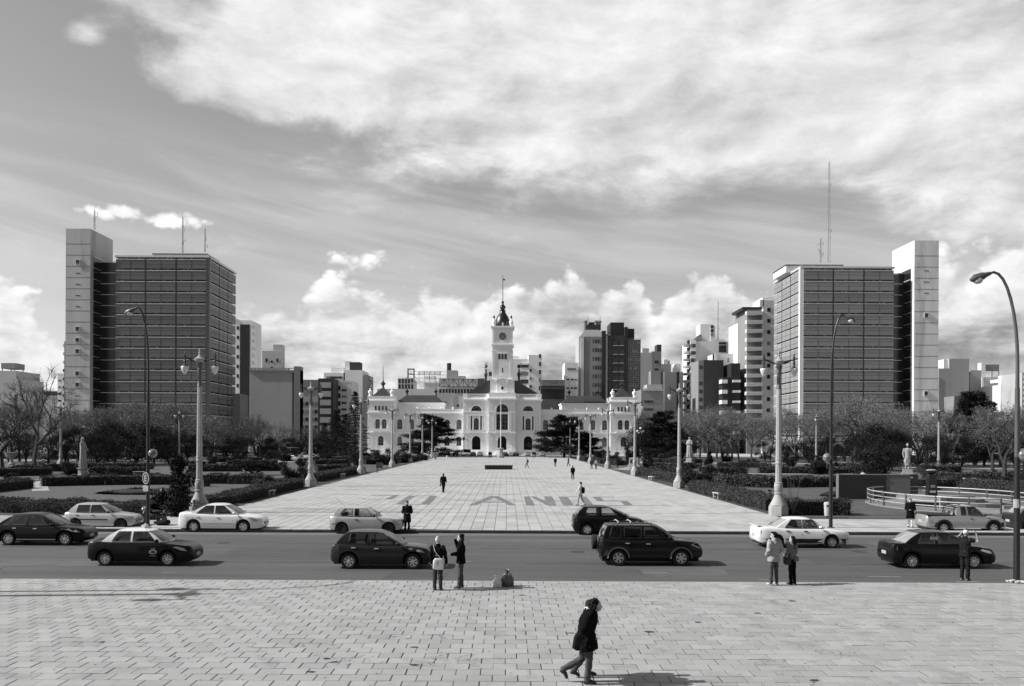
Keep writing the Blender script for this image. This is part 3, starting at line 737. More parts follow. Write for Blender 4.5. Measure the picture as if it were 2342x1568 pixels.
# 9 white nineties sedan, moving
car('moving_car', 'white angular sedan with black lower sides and rear spoiler', at_road(1714, 1942, 1253, 4.32, 1.68), 4.32, 1.68,
    [(0, .70), (.04, .94), (.20, .965), (.85, .95), (1.2, .92), (2.7, .90), (3.1, .885), (3.7, .80), (4.2, .68), (4.32, .54)], wheels=(.86, 3.42), r=.29, cab=(.75, 1.45, 2.55, 3.18), zc=.91, zr=1.40,
    wins=[(1.26, 2.02, 1.58, 2.03), (2.08, 2.88, 2.08, 2.56)], paint_m=P_white, glass=G_mid, rim='cap', seams=[(2.05, 2.05, .44, .88), (3.0, 2.94, .44, .87)],
    handles=[(1.38, .80, M_trim), (2.20, .79, M_trim)], head=[(4.02, .66), (4.18, .62), (4.26, .60), (4.24, .68), (4.10, .70)], tail=[(.01, .66), (.16, .66), (.16, .82), (.03, .82)], lower=[(.05, 4.2, .24, .44, M_trim)],
    extra=lambda root, h2, decal, ys, ftop: MB().box(.0-h2, .20-h2, -.66, .66, 1.0, 1.03).box(.06-h2, .12-h2, -.6, -.54, .94, 1.01).box(.06-h2, .12-h2, .54, .6, .94, 1.01).build('spoiler', P_white, root))
# 10 dark sedan, moving on the right
def sticker(root, h2, decal, ys, ftop): MB().box(1.52-h2, 1.82-h2, -.705, -.695, 1.10, 1.24).build('window_paper', M_white, root)
car('moving_car', 'black sedan with a white paper in its rear side window', at_road(2014, 2268, 1300, 4.13, 1.64), 4.13, 1.64,
    [(0, .62), (.04, .96), (.16, 1.0), (.6, .985), (1.0, .95), (2.5, .92), (3.02, .90), (3.5, .82), (3.9, .70), (4.13, .48)], wheels=(.76, 3.18), r=.295, cab=(.42, 1.12, 2.35, 3.10), zc=.93, zr=1.45,
    wins=[(1.00, 1.68, 1.24, 1.70), (1.80, 2.68, 1.80, 2.36)], paint_m=P_black, rim='ten', seams=[(1.74, 1.74, .28, .91), (2.76, 2.72, .30, .89)],
    handles=[(.96, .82, P_black), (1.98, .80, P_black)], head=[(3.42, .72), (3.74, .62), (3.92, .60), (3.82, .70), (3.54, .77)], tail=[(.015, .70), (.20, .72), (.20, .86), (.04, .86)], glass=G_mid, extra=sticker)
# 11 silver pickup
def pick_bits(root, h2, decal, ys, ftop):
    MB().box(.10-h2, 1.52-h2, -.66, .66, .955, .985).build('load_bed', M_under, root)
    q = MB()
    for s in (-1, 1): q.box(.06-h2, 1.56-h2, s*.70-.05, s*.70+.05, .93, 1.0)
    q.build('bed_rail', M_trim, root)
    q = MB()
    for s in (-1, 1): q.tube([(1.50-h2, s*.60, .98), (1.62-h2, s*.58, 1.48), (1.9-h2, s*.56, 1.55)], .028, 6)
    q.tube([(1.62-h2, -.58, 1.48), (1.62-h2, .58, 1.48)], .028, 6)
    for z in (1.08, 1.18, 1.28, 1.38): q.tube([(1.53-h2, -.58, z), (1.53-h2, .58, z)], .012, 5)
    q.build('roll_bar', M_trim, root)
    for c in (.92, 3.62):
        for i in range(10):
            a0, a1 = math.pi*i/10, math.pi*(i+1)/10
            decal('arch_flare', [(c+.36*math.cos(a0), .30+.36*math.sin(a0)), (c+.36*math.cos(a1), .30+.36*math.sin(a1)), (c+.46*math.cos(a1), .30+.46*math.sin(a1)), (c+.46*math.cos(a0), .30+.46*math.sin(a0))], M_trim, .03)
    MB().tube([(1.45-h2, -.83, .26), (2.9-h2, -.83, .26)], .03, 6).build('side_step', M_rim, root)
car('pickup_truck', 'silver small pickup with black wheel-arch flares parked by the round terrace', at_road(2104, 2290, 1219, 4.42, 1.66), 4.42, 1.66,
    [(0, .70), (.03, .92), (.08, .95), (1.6, .95), (2.9, .93), (3.3, .91), (3.8, .82), (4.2, .70), (4.42, .48)], wheels=(.92, 3.62), r=.30, cab=(1.50, 1.72, 2.62, 3.42), zc=.94, zr=1.52, bot=.25,
    wins=[(1.88, 2.16, 1.88, 2.14), (2.26, 3.06, 2.24, 2.66)], paint_m=P_silver, rim='six', seams=[(2.22, 2.20, .30, .92), (3.16, 3.10, .32, .90), (1.66, 1.66, .36, .93)],
    handles=[(2.42, .78, M_trim)], head=[(3.92, .72), (4.10, .64), (4.22, .62), (4.14, .72), (4.0, .76)], tail=[(.02, .60), (.26, .62), (.17, .88), (.05, .88)], lower=[(.03, .52, .34, .58, M_trim), (4.05, 4.38, .36, .60, M_trim)], extra=pick_bits)
bpy.data.objects[[o.name for o in bpy.data.objects if o.name.startswith('pickup_truck')][0]]['category'] = 'pickup'
# 12 dark car at the right edge
car('parked_car', 'dark grey car cut by the right edge, parked ahead of the silver pickup', at_road(2296, 2480, 1216, 4.05, 1.66), 4.05, 1.66,
    [(0, .64), (.04, .95), (.16, 1.0), (.6, .98), (1.0, .95), (2.5, .92), (3.02, .90), (3.5, .82), (3.9, .70), (4.05, .5)], wheels=(.74, 3.14), r=.295, cab=(.22, .80, 2.2, 3.0), zc=.94, zr=1.48,
    wins=[(.85, 1.6, 1.0, 1.62), (1.7, 2.58, 1.72, 2.2)], paint_m=P_grey, rim='cap', seams=[(1.66, 1.66, .28, .91)], handles=[(.9, .82, P_grey)], head=[(3.36, .72), (3.7, .62), (3.85, .60), (3.7, .72)], tail=[(.015, .70), (.2, .72), (.2, .88), (.04, .88)])
# far cars parked before the city hall: nose-in / tails towards us
NEAR = [o for o in bpy.data.objects if o.parent is None and o.get('category') in ('car', 'pickup')]
def by(lbl): return [o for o in NEAR if lbl in o['label']][0]
FAR = [('pale three-door', 1098, 262.0, 88, 'pale car parked tail-on between the old pickup and the flagpole'), ('dark grey five', 1082, 263, 95, 'grey car behind the tailboard of the old white pickup'),
       ('dark grey car', 1155, 263, 80, 'dark car behind the flagpole base, left of the central doorway'), ('white angular', 1168, 264, 92, 'white car tail-on just right of the flagpole'),
       ('black five-door', 1180, 261.5, 90, 'black van-like car parked right of the flagpole'), ('silver five', 1207, 261.5, 90, 'silver car parked in front of the right-hand doorway'),
       ('silver five', 1241, 261.5, 84, 'silver car parked at the right end of the city hall row'), ('black five-door', 1050, 262, 20, 'dark car parked under the left cedar, beside the old pickup'),
       ('black tall', 1022, 263, 0, 'dark car in deep shade under the left cedar'), ('black sedan', 1000, 264, 0, 'black car at the far left of the city hall row')]
for key, px, d, rz, lb in FAR:
    c = copy_tree(by(key)); c.location = (XP(px, d), d, -.10 if d > 262 else 0.0); c.rotation_euler = (0, 0, rad(rz)); c['label'] = lb; c['group'] = 'cars parked before the city hall'
    c.name = 'parked_car'; c['category'] = 'car'
for key, px, py, rz, lb in [('white four', 716, 1052, 10, 'white sedan parked among trees left of the city hall'), ('pale three', 668, 1049, -30, 'pale car in tree shade far left of the city hall'),
                        ('white angular', 684, 1054, 70, 'white car parked behind the round clipped shrub'), ('silver five', 700, 1047, 40, 'silver car half hidden behind shrubs left of the city hall')]:
    p = G(px, py); c = copy_tree(by(key)); c.location = (p.x, p.y, 0); c.rotation_euler = (0, 0, rad(rz)); c['label'] = lb; c.name = 'parked_car'; c['category'] = 'car'
# old pickup before the city hall
def oldpick(root, h2, decal, ys, ftop):
    MB().box(.1-h2, 1.9-h2, -.8, .8, 1.0, 1.05).build('load_bed', M_under, root)
    MB().box(.15-h2, 2.0-h2, -.86, .86, 1.05, 2.05).build('load_cover', M_under, root)
d = 262.
car('pickup_truck', 'old white pickup with a dark canvas load left of the flagpole', (XP(1058, d), d, 0), 5.0, 1.9,
    [(0, .8), (.05, 1.02), (.2, 1.05), (2.2, 1.08), (3.1, 1.08), (3.5, 1.06), (4.4, 1.0), (4.85, .92), (5.0, .7)], wheels=(1.1, 4.1), r=.36, cab=(2.1, 2.25, 3.1, 3.5), zc=1.1, zr=1.75, bot=.4,
    wins=[(2.42, 3.1, 2.42, 2.85)], paint_m=P_white, rim='cap', glass=G_mid, extra=oldpick, rz=math.pi)
for o in bpy.data.objects:
    if o.name.startswith('pickup_truck'): o['category'] = 'pickup'
# ============================================================ BUILDINGS
M_pal = mat('white_stucco', .80, .8, .05, .15, stain=.10, sscale=.12, bump=.1, bscale=8)
M_pal2 = mat('white_stucco_trim', .84, .8, .04, .2)
M_slate = mat('dark_slate', .035, .45, .25, .6, spec=.6)
M_lead = mat('dark_dome_lead', .012, .3, .2, .7, spec=.6, coat=.3)
M_pane = mat('window_pane', .07, .12, .25, .6, spec=.7)
M_paned = mat('dark_window_pane', .016, .15, .3, .5, spec=.6)
M_door = mat('doorway_dark', .006, .9, .1, 1)
M_curtain = mat('curtained_window', .16, .5, .45, 1.6, spec=.5, stretch=(6, 1, .4))
M_frame = mat('window_frame_grey', .30, .6, .1, 2)
M_gold = mat('clock_face', .22, .5, .15, 3)
MESHC = {}
def cached(key, fn):
    if key not in MESHC: MESHC[key] = fn()
    return MESHC[key]
def arch_poly(w, h, n=10):
    """outline of a round-headed opening, bottom centre at 0"""
    r = w/2; return [(-r, 0), (r, 0)] + [(r*math.cos(math.pi*i/n), h-r+r*math.sin(math.pi*i/n)) for i in range(n+1)]
def wall_hole(q, x0, x1, z0, z1, ops, y0, y1, mi=0):
    """wall panel with round-headed or square openings (xc, w, zb, zt, arched)"""
    ops = sorted(ops); cur = x0
    for xc, w, zb, zt, ar in ops:
        a, b = xc-w/2, xc+w/2
        q.box(cur, a, y0, y1, z0, z1, mi)
        if zb > z0: q.box(a, b, y0, y1, z0, zb, mi)
        if ar:
            n = 8; r = w/2
            for sgn in (-1, 1):
                arc = [(xc+sgn*r*math.cos(math.pi/2*i/n), zt-r+r*math.sin(math.pi/2*i/n)) for i in range(n+1)]
                q.prism(arc+[(xc, z1), (xc+sgn*r, z1)], y0, y1, 'y', mi)
        elif zt < z1: q.box(a, b, y0, y1, zt, z1, mi)
        cur = b
    q.box(cur, x1, y0, y1, z0, z1, mi)
def win_part(parent, x, y, z, w, h, arched=True, m=None, frame=True, name='window', mull=(1, 2)):
    """recessed window: frame bars (part) and its pane (sub-part); y is the plane of the glass"""
    m = m or M_pane
    fk = ('wf', round(w, 2), round(h, 2), arched, mull)
    def mk():
        q = MB(); t = .07
        q.box(-w/2, w/2, -.05, .05, -.001, t); q.box(-w/2, -w/2+t, -.05, .05, t, h*.98 if not arched else h-w/2); q.box(w/2-t, w/2, -.05, .05, t, h*.98 if not arched else h-w/2)
        for i in range(1, mull[0]+1): xx = -w/2+w*i/(mull[0]+1); q.box(xx-t/2, xx+t/2, -.045, .045, t, h-.06)
        for i in range(1, mull[1]+1): zz = h*i/(mull[1]+1); q.box(-w/2+t, w/2-t, -.04, .04, zz-t/2, zz+t/2)
        return q.mesh('window', M_frame)
    pk = ('wp', round(w, 2), round(h, 2), arched, m.name)
    o = obj(name, cached(fk, mk), parent, (x, y, z))
    obj('pane', cached(pk, lambda: MB().prism(arch_poly(w, h) if arched else [(-w/2,0),(w/2,0),(w/2,h),(-w/2,h)], .06, .12, 'y').mesh('pane', m)), o)
    return o
def archivolt(q, xc, zs, r, t, y0, y1, n=10, mi=0):
    for i in range(n):
        a, b = math.pi*i/n, math.pi*(i+1)/n
        q.prism([(xc+r*math.cos(a), zs+r*math.sin(a)), (xc+(r+t)*math.cos(a), zs+(r+t)*math.sin(a)), (xc+(r+t)*math.cos(b), zs+(r+t)*math.sin(b)), (xc+r*math.cos(b), zs+r*math.sin(b))], y0, y1, 'y', mi)
def courses(q, x0, x1, z0, z1, y0, y1, step=.62, gap=.13):
    z = z0
    while z+step-gap <= z1+.01: q.box(x0, x1, y0, y1, z, z+step-gap); z += step
def balusters(q, x0, x1, z0, z1, y0, y1, n, cap=.18):
    q.box(x0, x1, y0, y1, z1-cap, z1); q.box(x0, x1, y0+.001, y1-.001, z0, z0+cap)
    for i in range(n):
        x = x0+(x1-x0)*(i+.5)/n; w = (x1-x0)/n*.30; q.box(x-w, x+w, y0+.06, y1-.06, z0+cap, z1-cap)
def city_hall():
    D = 286.; AX = XP(1148.5, D)
    T = thing('city_hall', 'white city hall with clock tower at the end of the plaza', 'building', (AX, D, 0))
    part = lambda q, nm, m=M_pal, sm=False, par=None: q.build(nm, m, par or T, sm)
    for s in (-1, 1):
        # ---------------- wing, local x measured from the axis
        xa, xb = 12.3, 34.6
        f = lambda a, b: (min(s*a, s*b), max(s*a, s*b))
        wx = [13.9+3.79*i for i in range(6)]
        q = MB(); x0, x1 = f(xa, xb)
        wall_hole(q, x0, x1, 0, 7.05, [(s*x, 1.55, 2.9, 5.85, True) for x in wx], 0, .6)
        wall_hole(q, x0, x1, 7.05, 13.2, [(s*x, 1.65, 8.15, 11.35, True) for x in wx], .08, .6)
        q.box(x0, x1, .6, 14, 0, 12.9); part(q, 'wing_wall')
        q = MB()
        q.box(x0, x1, -.22, .3, 6.95, 7.3); q.box(x0, x1, -.45, .5, 13.2, 13.55); q.box(x0, x1, -.28, .5, 12.95, 13.2); q.box(x0, x1, -.1, .35, 13.55, 14.5); q.box(x0, x1, -.2, .4, 14.5, 14.68); q.box(x0, x1, -.12, .1, 0, 1.5)
        part(q, 'cornice', M_pal2)
        for i in range(30): obj('bracket', cached('brk', lambda: MB().box(-.18, .18, -.26, .1, 12.55, 12.93).mesh('bracket', M_pal2)), T, (x0+(x1-x0)*(i+.5)/30, 0, 0))
        q = MB(); cur = [xa]+[v for x in wx for v in (x-.98, x+.98)]+[xb]
        for i in range(0, len(cur), 2):
            a, b = f(cur[i], cur[i+1]); courses(q, a, b, 1.5, 6.9, -.07, .05)
        stuff(part(q, 'rustication'))
        q = MB()
        for x in wx:
            archivolt(q, s*x, 11.35-.825, .83, .3, -.12, .12); archivolt(q, s*x, 5.85-.775, .78, .42, -.10, .05, 8)
            q.box(s*x-.18, s*x+.18, -.2, .1, 11.3, 11.85); balusters(q, s*x-1.0, s*x+1.0, 7.32, 8.1, -.16, .1, 8)
            for e in (-1, 1): q.box(s*x+e*.98-.15, s*x+e*.98+.15, -.12, .1, 8.15, 10.5)
        part(q, 'window_surround', M_pal2)
        for i, x in enumerate(wx):
            win_part(T, s*x, .38, 8.15, 1.62, 3.2, True, M_curtain if i in (0, 1, 4) else M_pane); win_part(T, s*x, .32, 2.9, 1.52, 2.95, True, M_curtain if i == 5 else M_pane)
        q = MB()
        for i in range(5):
            xx = s*(15.8+3.79*i); q.ball((xx, .1, 14.95), .32, .3, .36, 8, 6); q.box(xx-.3, xx+.3, -.1, .3, 14.68, 14.8)
        part(q, 'parapet_ornament', M_pal2, True)
        # raised hall behind the wing
        q = MB(); x0, x1 = f(19.5, 34.8)
        q.box(x0, x1, 7, 20, 12, 16.6); q.box(x0-.3, x1+.3, 6.6, 20.4, 16.6, 17.0); part(q, 'rear_hall_wall')
        q = MB(); a, b = x0-.2, x1+.2
        q.add([(a,6.7,17),(b,6.7,17),(b,20.2,17),(a,20.2,17),(a+3,11,19.6),(b-3,11,19.6),(b-3,16,19.6),(a+3,16,19.6)], [(0,1,5,4),(1,2,6,5),(2,3,7,6),(3,0,4,7),(4,5,6,7)])
        part(q, 'rear_hall_roof', M_slate)
        for xx in (a+3, b-3):
            q = MB().lathe([(.5,0),(.3,.5),(.25,.9),(.75,1.5),(.2,2.1),(.1,2.6),(.06,6.2),(.02,6.3)], 8, (xx, 13, 19.5)); part(q, 'roof_finial', M_lead)
        # ---------------- end pavilion
        x0, x1 = f(34.6, 43.0); xm = (x0+x1)/2
        q = MB()
        wall_hole(q, x0, x1, 0, 7.05, [(xm+s*0, 1.75, 2.9, 5.95, True)], -.9, .4)
        wall_hole(q, x0, x1, 7.05, 13.3, [(xm-1.05, 1.45, 8.15, 11.4, True), (xm+1.05, 1.45, 8.15, 11.4, True)], -.9, .4)
        wall_hole(q, x0, x1, 13.3, 16.9, [(xm+d_, .62, 14.1, 15.6, True) for d_ in (-1.65, -.55, .55, 1.65)], -.9, .4)
        q.box(x0, x1, .4, 9, 0, 16.9); part(q, 'pavilion_wall')
        q = MB()
        for z, p, h_ in ((6.9, .3, .4), (13.15, .3, .5), (16.7, .35, .3), (17.0, .6, .35)): q.box(x0-p, x1+p, -.9-p, 9+p, z, z+h_)
        q.box(x0-.05, x1+.05, -.95, 9, 17.35, 18.5); q.box(x0-.15, x1+.15, -1.05, 9.1, 18.5, 18.7); q.box(x0-.1, x1+.1, -1.05, -.9, 0, 1.5)
        q.box(xm-2.5, xm+2.5, -1.75, -.9, 7.3, 7.5); balusters(q, xm-2.5, xm+2.5, 7.5, 8.3, -1.75, -1.6, 16)
        for d_ in (-1.05, 1.05): archivolt(q, xm+d_, 11.4-.725, .73, .28, -1.05, -.85)
        archivolt(q, xm, 5.95-.875, .88, .4, -1.02, -.88)
        part(q, 'cornice', M_pal2)
        q = MB()
        for a in (x0, x1-1.9): courses(q, a, a+1.9, 1.5, 13.0, -1.02, -.85)
        courses(q, x0+1.9, xm-1.1, 1.5, 6.6, -.98, -.85); courses(q, xm+1.1, x1-1.9, 1.5, 6.6, -.98, -.85)
        for yy in (0,): 
            xx = x0-.08 if s < 0 else x1
            courses(q, xx, xx+.08, 1.5, 13.0, -.8, 8.8)
            xx = x0-.08 if s > 0 else x1
            courses(q, xx, xx+.08, 1.5, 6.6, -.8, -.02)
        stuff(part(q, 'rustication'))
        for d_ in (-1.05, 1.05): win_part(T, xm+d_, -.55, 8.15, 1.42, 3.25, True, M_pane)
        win_part(T, xm, -.55, 2.9, 1.72, 3.05, True, M_pane)
        for d_ in (-1.65, -.55, .55, 1.65): win_part(T, xm+d_, -.5, 14.1, .60, 1.5, True, M_paned, mull=(0, 0))
        q = MB(); a, b = x0+1.2, x1-1.2
        q.add([(a,.2,18.7),(b,.2,18.7),(b,7.6,18.7),(a,7.6,18.7),(xm-.5,3.6,21.5),(xm+.5,3.6,21.5),(xm+.5,4.4,21.5),(xm-.5,4.4,21.5)], [(0,1,5,4),(1,2,6,5),(2,3,7,6),(3,0,4,7),(4,5,6,7)])
        part(q, 'pavilion_roof', M_slate)
        part(MB().lathe([(.6,0),(.35,.6),(.3,.9),(.85,1.7),(.25,2.4),(.12,3),(.07,7.2),(.02,7.3)], 8, (xm, 4, 21.3)), 'roof_finial', M_lead)
        for xx in (x0+.7, x1-.7):
            q = MB().lathe([(.5,0),(.5,.5),(.35,.6),(.75,1.2),(.7,1.6),(.2,2.0),(.25,2.3),(.05,2.6)], 10, (xx, -.3, 18.7)); part(q, 'roof_urn', M_pal2, True)
        # ---------------- central block, side bay
        x0, x1 = f(4.2, 12.3); xm = (x0+x1)/2
        q = MB()
        wall_hole(q, x0, x1, 0, 7.0, [(xm, 2.7, .9, 6.06, True)], -2.2, -1.2)
        wall_hole(q, x0, x1, 7.0, 13.6, [(xm, 1.6, 8.0, 11.75, True), (xm-1.5, .45, 8.0, 12.4, False), (xm+1.5, .45, 8.0, 12.4, False)], -2.2, -1.5)
        wall_hole(q, x0, x1, 13.6, 17.4, [(xm, 3.2, 14.05, 15.65, True)], -2.2, -1.5)
        q.box(x0, x1, -1.2, 16, 0, 17.4); part(q, 'central_wall')
        q = MB()
        for z, p, h_ in ((6.85, .25, .42), (13.45, .2, .35), (17.4, .55, .4), (17.0, .3, .4)): q.box(x0-p*(s < 0), x1+p*(s > 0), -2.2-p, 14, z, z+h_)
        q.box(x0, x1, -2.3, 12, 17.8, 18.2)
        a, b = f(5.3, 11.0); balusters(q, a, b, 18.2, 19.5, -2.25, -1.9, 22); a, b = f(11.0, 12.5); q.box(a, b, -2.4, 12, 18.2, 19.55)
        a, b = f(4.1, 5.3); q.box(a, b, -2.35, -1.6, 18.2, 19.55)
        balusters(q, xm-2.2, xm+2.2, 7.3, 8.0, -2.75, -2.55, 14); q.box(xm-2.3, xm+2.3, -2.8, -2.2, 7.1, 7.3)
        archivolt(q, xm, 6.06-1.35, 1.36, .4, -2.35, -2.18); archivolt(q, xm, 14.05, 1.62, .5, -2.35, -2.18); archivolt(q, xm, 11.75-.8, .81, .2, -2.33, -2.18)
        for d_ in (-2.6, -2.1, -1.05, 1.05, 2.1, 2.6): q.box(xm+d_-.17, xm+d_+.17, -2.42, -2.18, 8.0, 12.5)
        q.box(xm-2.9, xm+2.9, -2.45, -2.18, 12.5, 12.9); q.box(x0, x1, -2.35, -2.2, 0, 1.7)
        part(q, 'cornice', M_pal2)
        for i in range(12): obj('bracket', cached('brk2', lambda: MB().box(-.16, .16, -2.42, -2.15, 16.55, 16.98).mesh('bracket', M_pal2)), T, (x0+(x1-x0)*(i+.5)/12, 0, 0))
        q = MB()
        for a in (x0, x1-1.3): courses(q, a, a+1.3, 1.7, 6.8, -2.32, -2.15); courses(q, a, a+1.3, 7.3, 13.4, -2.30, -2.15); courses(q, a, a+1.3, 13.85, 16.5, -2.28, -2.15)
        courses(q, x0+1.3, xm-1.8, 1.7, 6.0, -2.27, -2.15); courses(q, xm+1.8, x1-1.3, 1.7, 6.0, -2.27, -2.15)
        xx = x0-.08 if s < 0 else x1
        courses(q, xx, xx+.08, 1.7, 16.5, -2.1, 0)
        stuff(part(q, 'rustication'))
        win_part(T, xm, -1.62, 8.0, 1.58, 3.75, True, M_pane, mull=(2, 3))
        for d_ in (-1.5, 1.5): win_part(T, xm+d_, -1.62, 8.0, .44, 4.4, False, M_paned, mull=(0, 1))
        o = obj('window', MB().prism([(1.6*math.cos(math.pi*i/12), 1.6*math.sin(math.pi*i/12)) for i in range(13)], 0, .06, 'y').mesh('window', M_paned), T, (xm, -1.6, 14.05))
        q = MB(); archivolt(q, 0, 0, 1.05, .12, -.06, -.01, 10); part(q, 'glazing_bar', M_frame, par=o)
        MB().prism(arch_poly(2.7, 5.16), -1.26, -1.21, 'y').build('doorway', M_door, T).location = (xm, 0, .9)
        q = MB(); 
        for i in range(3): q.box(xm-2.2+.2*i, xm+2.2-.2*i, -4.0+.5*i, -2.2, .3*i, .3*(i+1))
        part(q, 'steps', M_pal2)
        # roof slopes flanking the tower
        q = MB(); a, b = f(3.6, 11.6)
        q.add([(s*3.5,-1,24.4),(s*11.6,-1,19.6),(s*11.6,13,19.6),(s*3.5,13,24.4),(s*3.5,-1,19.3),(s*3.5,13,19.3),(s*11.6,-1,19.3),(s*11.6,13,19.3)], [(0,1,2,3),(0,4,6,1),(2,7,5,3),(1,6,7,2)])
        part(q, 'central_roof', M_slate)
        q = MB().lathe([(.5,0),(.5,.6),(.3,.8),(.4,1.8),(.65,2.6),(.5,3.1),(.25,3.4),(.3,4.0),(.1,4.5),(.7,5.0),(.6,5.4),(.1,5.9)], 10, (s*5.3, .5, 23.3)); part(q, 'roof_statue', M_lead, True)
    # ---------------- centre bay and tower
    q = MB()
    wall_hole(q, -4.2, 4.2, 0, 7.0, [(0, 2.75, .9, 6.05, True)], -3.8, -2.6)
    wall_hole(q, -4.2, 4.2, 7.0, 17.6, [(0, 3.7, 8.0, 16.15, True)], -3.8, -2.8)
    q.box(-4.2, 4.2, -2.6, 14, 0, 17.6); q.box(-4.2, -4.19, -3.8, -2.6, 0, .1)
    part(q, 'central_wall')
    q = MB()
    for z, p, h_ in ((6.85, .25, .42), (17.6, .55, .45), (17.2, .3, .4)): q.box(-4.2-p, 4.2+p, -3.8-p, -2, z, z+h_)
    for a, b in ((-4.4, -1.9), (1.9, 4.4)): q.box(a, b, -4.0, -3.78, 13.45, 13.8)
    q.box(-1.85, 1.85, -3.5, -3.2, 13.0, 13.7)
    q.box(-4.25, 4.25, -3.9, 10, 18.05, 19.8)
    balusters(q, -2.1, 2.1, 7.3, 8.0, -4.4, -4.2, 12); q.box(-2.3, 2.3, -4.45, -3.8, 7.1, 7.3)
    archivolt(q, 0, 16.15-1.85, 1.86, .45, -3.95, -3.78); archivolt(q, 0, 6.05-1.37, 1.39, .4, -3.95, -3.78)
    for d_ in (-2.7, -2.15, 2.15, 2.7): q.box(d_-.17, d_+.17, -4.02, -3.78, 8.0, 13.4)
    q.box(-4.3, 4.3, -3.95, -3.78, 0, 1.7); part(q, 'cornice', M_pal2)
    q = MB()
    for a in (-4.2, 2.9): courses(q, a, a+1.3, 1.7, 6.8, -3.92, -3.75); courses(q, a, a+1.3, 7.3, 13.4, -3.92, -3.75); courses(q, a, a+1.3, 13.85, 17.1, -3.9, -3.75)
    for xx in (-4.28, 4.2): courses(q, xx, xx+.08, 1.7, 17.1, -3.7, -2.3)
    stuff(part(q, 'rustication'))
    win_part(T, 0, -3.05, 8.0, 3.66, 8.15, True, M_paned, mull=(3, 5))
    MB().prism(arch_poly(2.75, 5.15), -2.66, -2.61, 'y').build('doorway', M_door, T).location = (0, 0, .9)
    q = MB()
    for i in range(3): q.box(-2.4+.2*i, 2.4-.2*i, -5.8+.5*i, -3.8, .3*i, .3*(i+1))
    part(q, 'steps', M_pal2)
    q = MB()
    q.box(-3.85, 3.85, -2.2, 5.4, 19.5, 24.0); q.box(-3.24, 3.24, -1.7, 4.8, 24.0, 41.0)
    part(q, 'tower_shaft')
    q = MB()
    for z, p, h_ in ((23.8, .25, .35), (33.0, .12, .25), (34.9, .35, .5), (40.3, .25, .35), (40.65, .55, .5)):
        hx = 3.24 if z > 24 else 3.85; yy = (-1.7, 4.8) if z > 24 else (-2.2, 5.4)
        q.box(-hx-p, hx+p, yy[0]-p, yy[1]+p, z, z+h_)
    for xx in (-2.9, 2.9): q.box(xx-.33, xx+.33, -1.86, -1.68, 35.4, 40.3)
    q.box(-2.5, 2.5, -1.78, -1.68, 36.0, 36.2); q.box(-2.5, 2.5, -1.78, -1.68, 39.9, 40.1)
    q.prism([(-1.75, 19.6), (1.75, 19.6)]+[(1.75*math.cos(math.pi*i/10), 23.2+1.3*math.sin(math.pi*i/10)) for i in range(11)], -2.5, -2.2, 'y')
    archivolt(q, 0, 23.2, 1.75, .3, -2.75, -2.2); q.prism([(.62*math.cos(a), 21.3+.8*math.sin(a)) for a in [i*math.pi/8 for i in range(16)]], -2.62, -2.5, 'y')
    q.box(-1.7, 1.7, -1.95, -1.7, 32.3, 32.6)
    part(q, 'tower_cornice', M_pal2)
    q = MB()
    for a in (-3.24, 2.34): courses(q, a, a+.9, 24.4, 33.0, -1.80, -1.68)
    for xx in (-3.32, 3.24): courses(q, xx, xx+.08, 24.4, 33, -1.6, 4.7)
    courses(q, -3.2, 3.2, 33.3, 34.8, -1.78, -1.68); stuff(part(q, 'rustication'))
    for xx in (-1.0, 0, 1.0): MB().prism(arch_poly(.72, 1.75), -1.74, -1.701, 'y').build('window', M_paned, T).location = (xx, 0, 30.6)
    MB().box(-.16, .16, -1.73, -1.701, 26.3, 27.8).build('window', M_paned, T)
    MB().prism([(.42*math.cos(a), 21.3+.58*math.sin(a)) for a in [i*math.pi/8 for i in range(16)]], -2.66, -2.63, 'y').build('window', M_paned, T)
    ck = obj('clock', MB().prism([(1.12*math.cos(a), 1.12*math.sin(a)) for a in [i*math.pi/12 for i in range(24)]], -1.84, -1.7, 'y').mesh('clock', M_gold), T, (0, 0, 37.9))
    q = MB()
    for i in range(12):
        a = math.pi*i/6; q.cbox((.82*math.sin(a), -1.86, .82*math.cos(a)), .12, .03, .34, ry=a)
    archivolt(q, 0, 0, 1.02, .12, -1.88, -1.83, 12); archivolt(q, 0, 0, -1.02, -.12, -1.88, -1.83, 12)
    part(q, 'clock_numerals', M_lead, par=ck)
    q = MB(); q.cbox((0, -1.9, .36), .09, .03, .8); q.cbox((-.22, -1.9, .10), .09, .03, .52, ry=-1.1); part(q, 'clock_hands', M_lead, par=ck)
    q = MB(); q.lathe([(2.45,0),(2.55,.4),(2.5,1.2),(2.25,2.4),(1.75,3.5),(1.1,4.4),(.85,4.9),(.8,5.2)], 24, (0, 1.5, 41.15)); part(q, 'dome', M_lead, 50)
    q = MB().lathe([(.9,0),(.95,.35),(.55,.7),(1.0,1.3),(.75,1.9),(.35,2.3),(.3,2.7),(.5,3.0),(.2,3.4),(.12,4.0),(.09,11.5),(.03,11.8)], 12, (0, 1.5, 46.2)); part(q, 'lantern_spire', M_lead, True)
    MB().add([(.05,1.5,56.3),(.75,1.5,56.2),(.7,1.5,56.7),(.05,1.5,56.8)], [(0,1,2,3)]).build('weather_vane', M_lead, T)
    q = MB()
    for xx in (-2.75, 2.75): 
        for yy in (-1.3, 4.3): q.lathe([(.45,0),(.45,.6),(.6,.8),(.7,1.4),(.35,1.8),(.3,2.2),(.05,2.9)], 8, (xx, yy, 41.15))
    part(q, 'corner_urn', M_pal2, True)
    for xx in (-2.75, 2.75):
        part(MB().lathe([(.22,0),(.35,.35),(.25,.7),(.04,1.1)], 8, (xx, -1.3, 43.6)), 'corner_finial', M_lead)
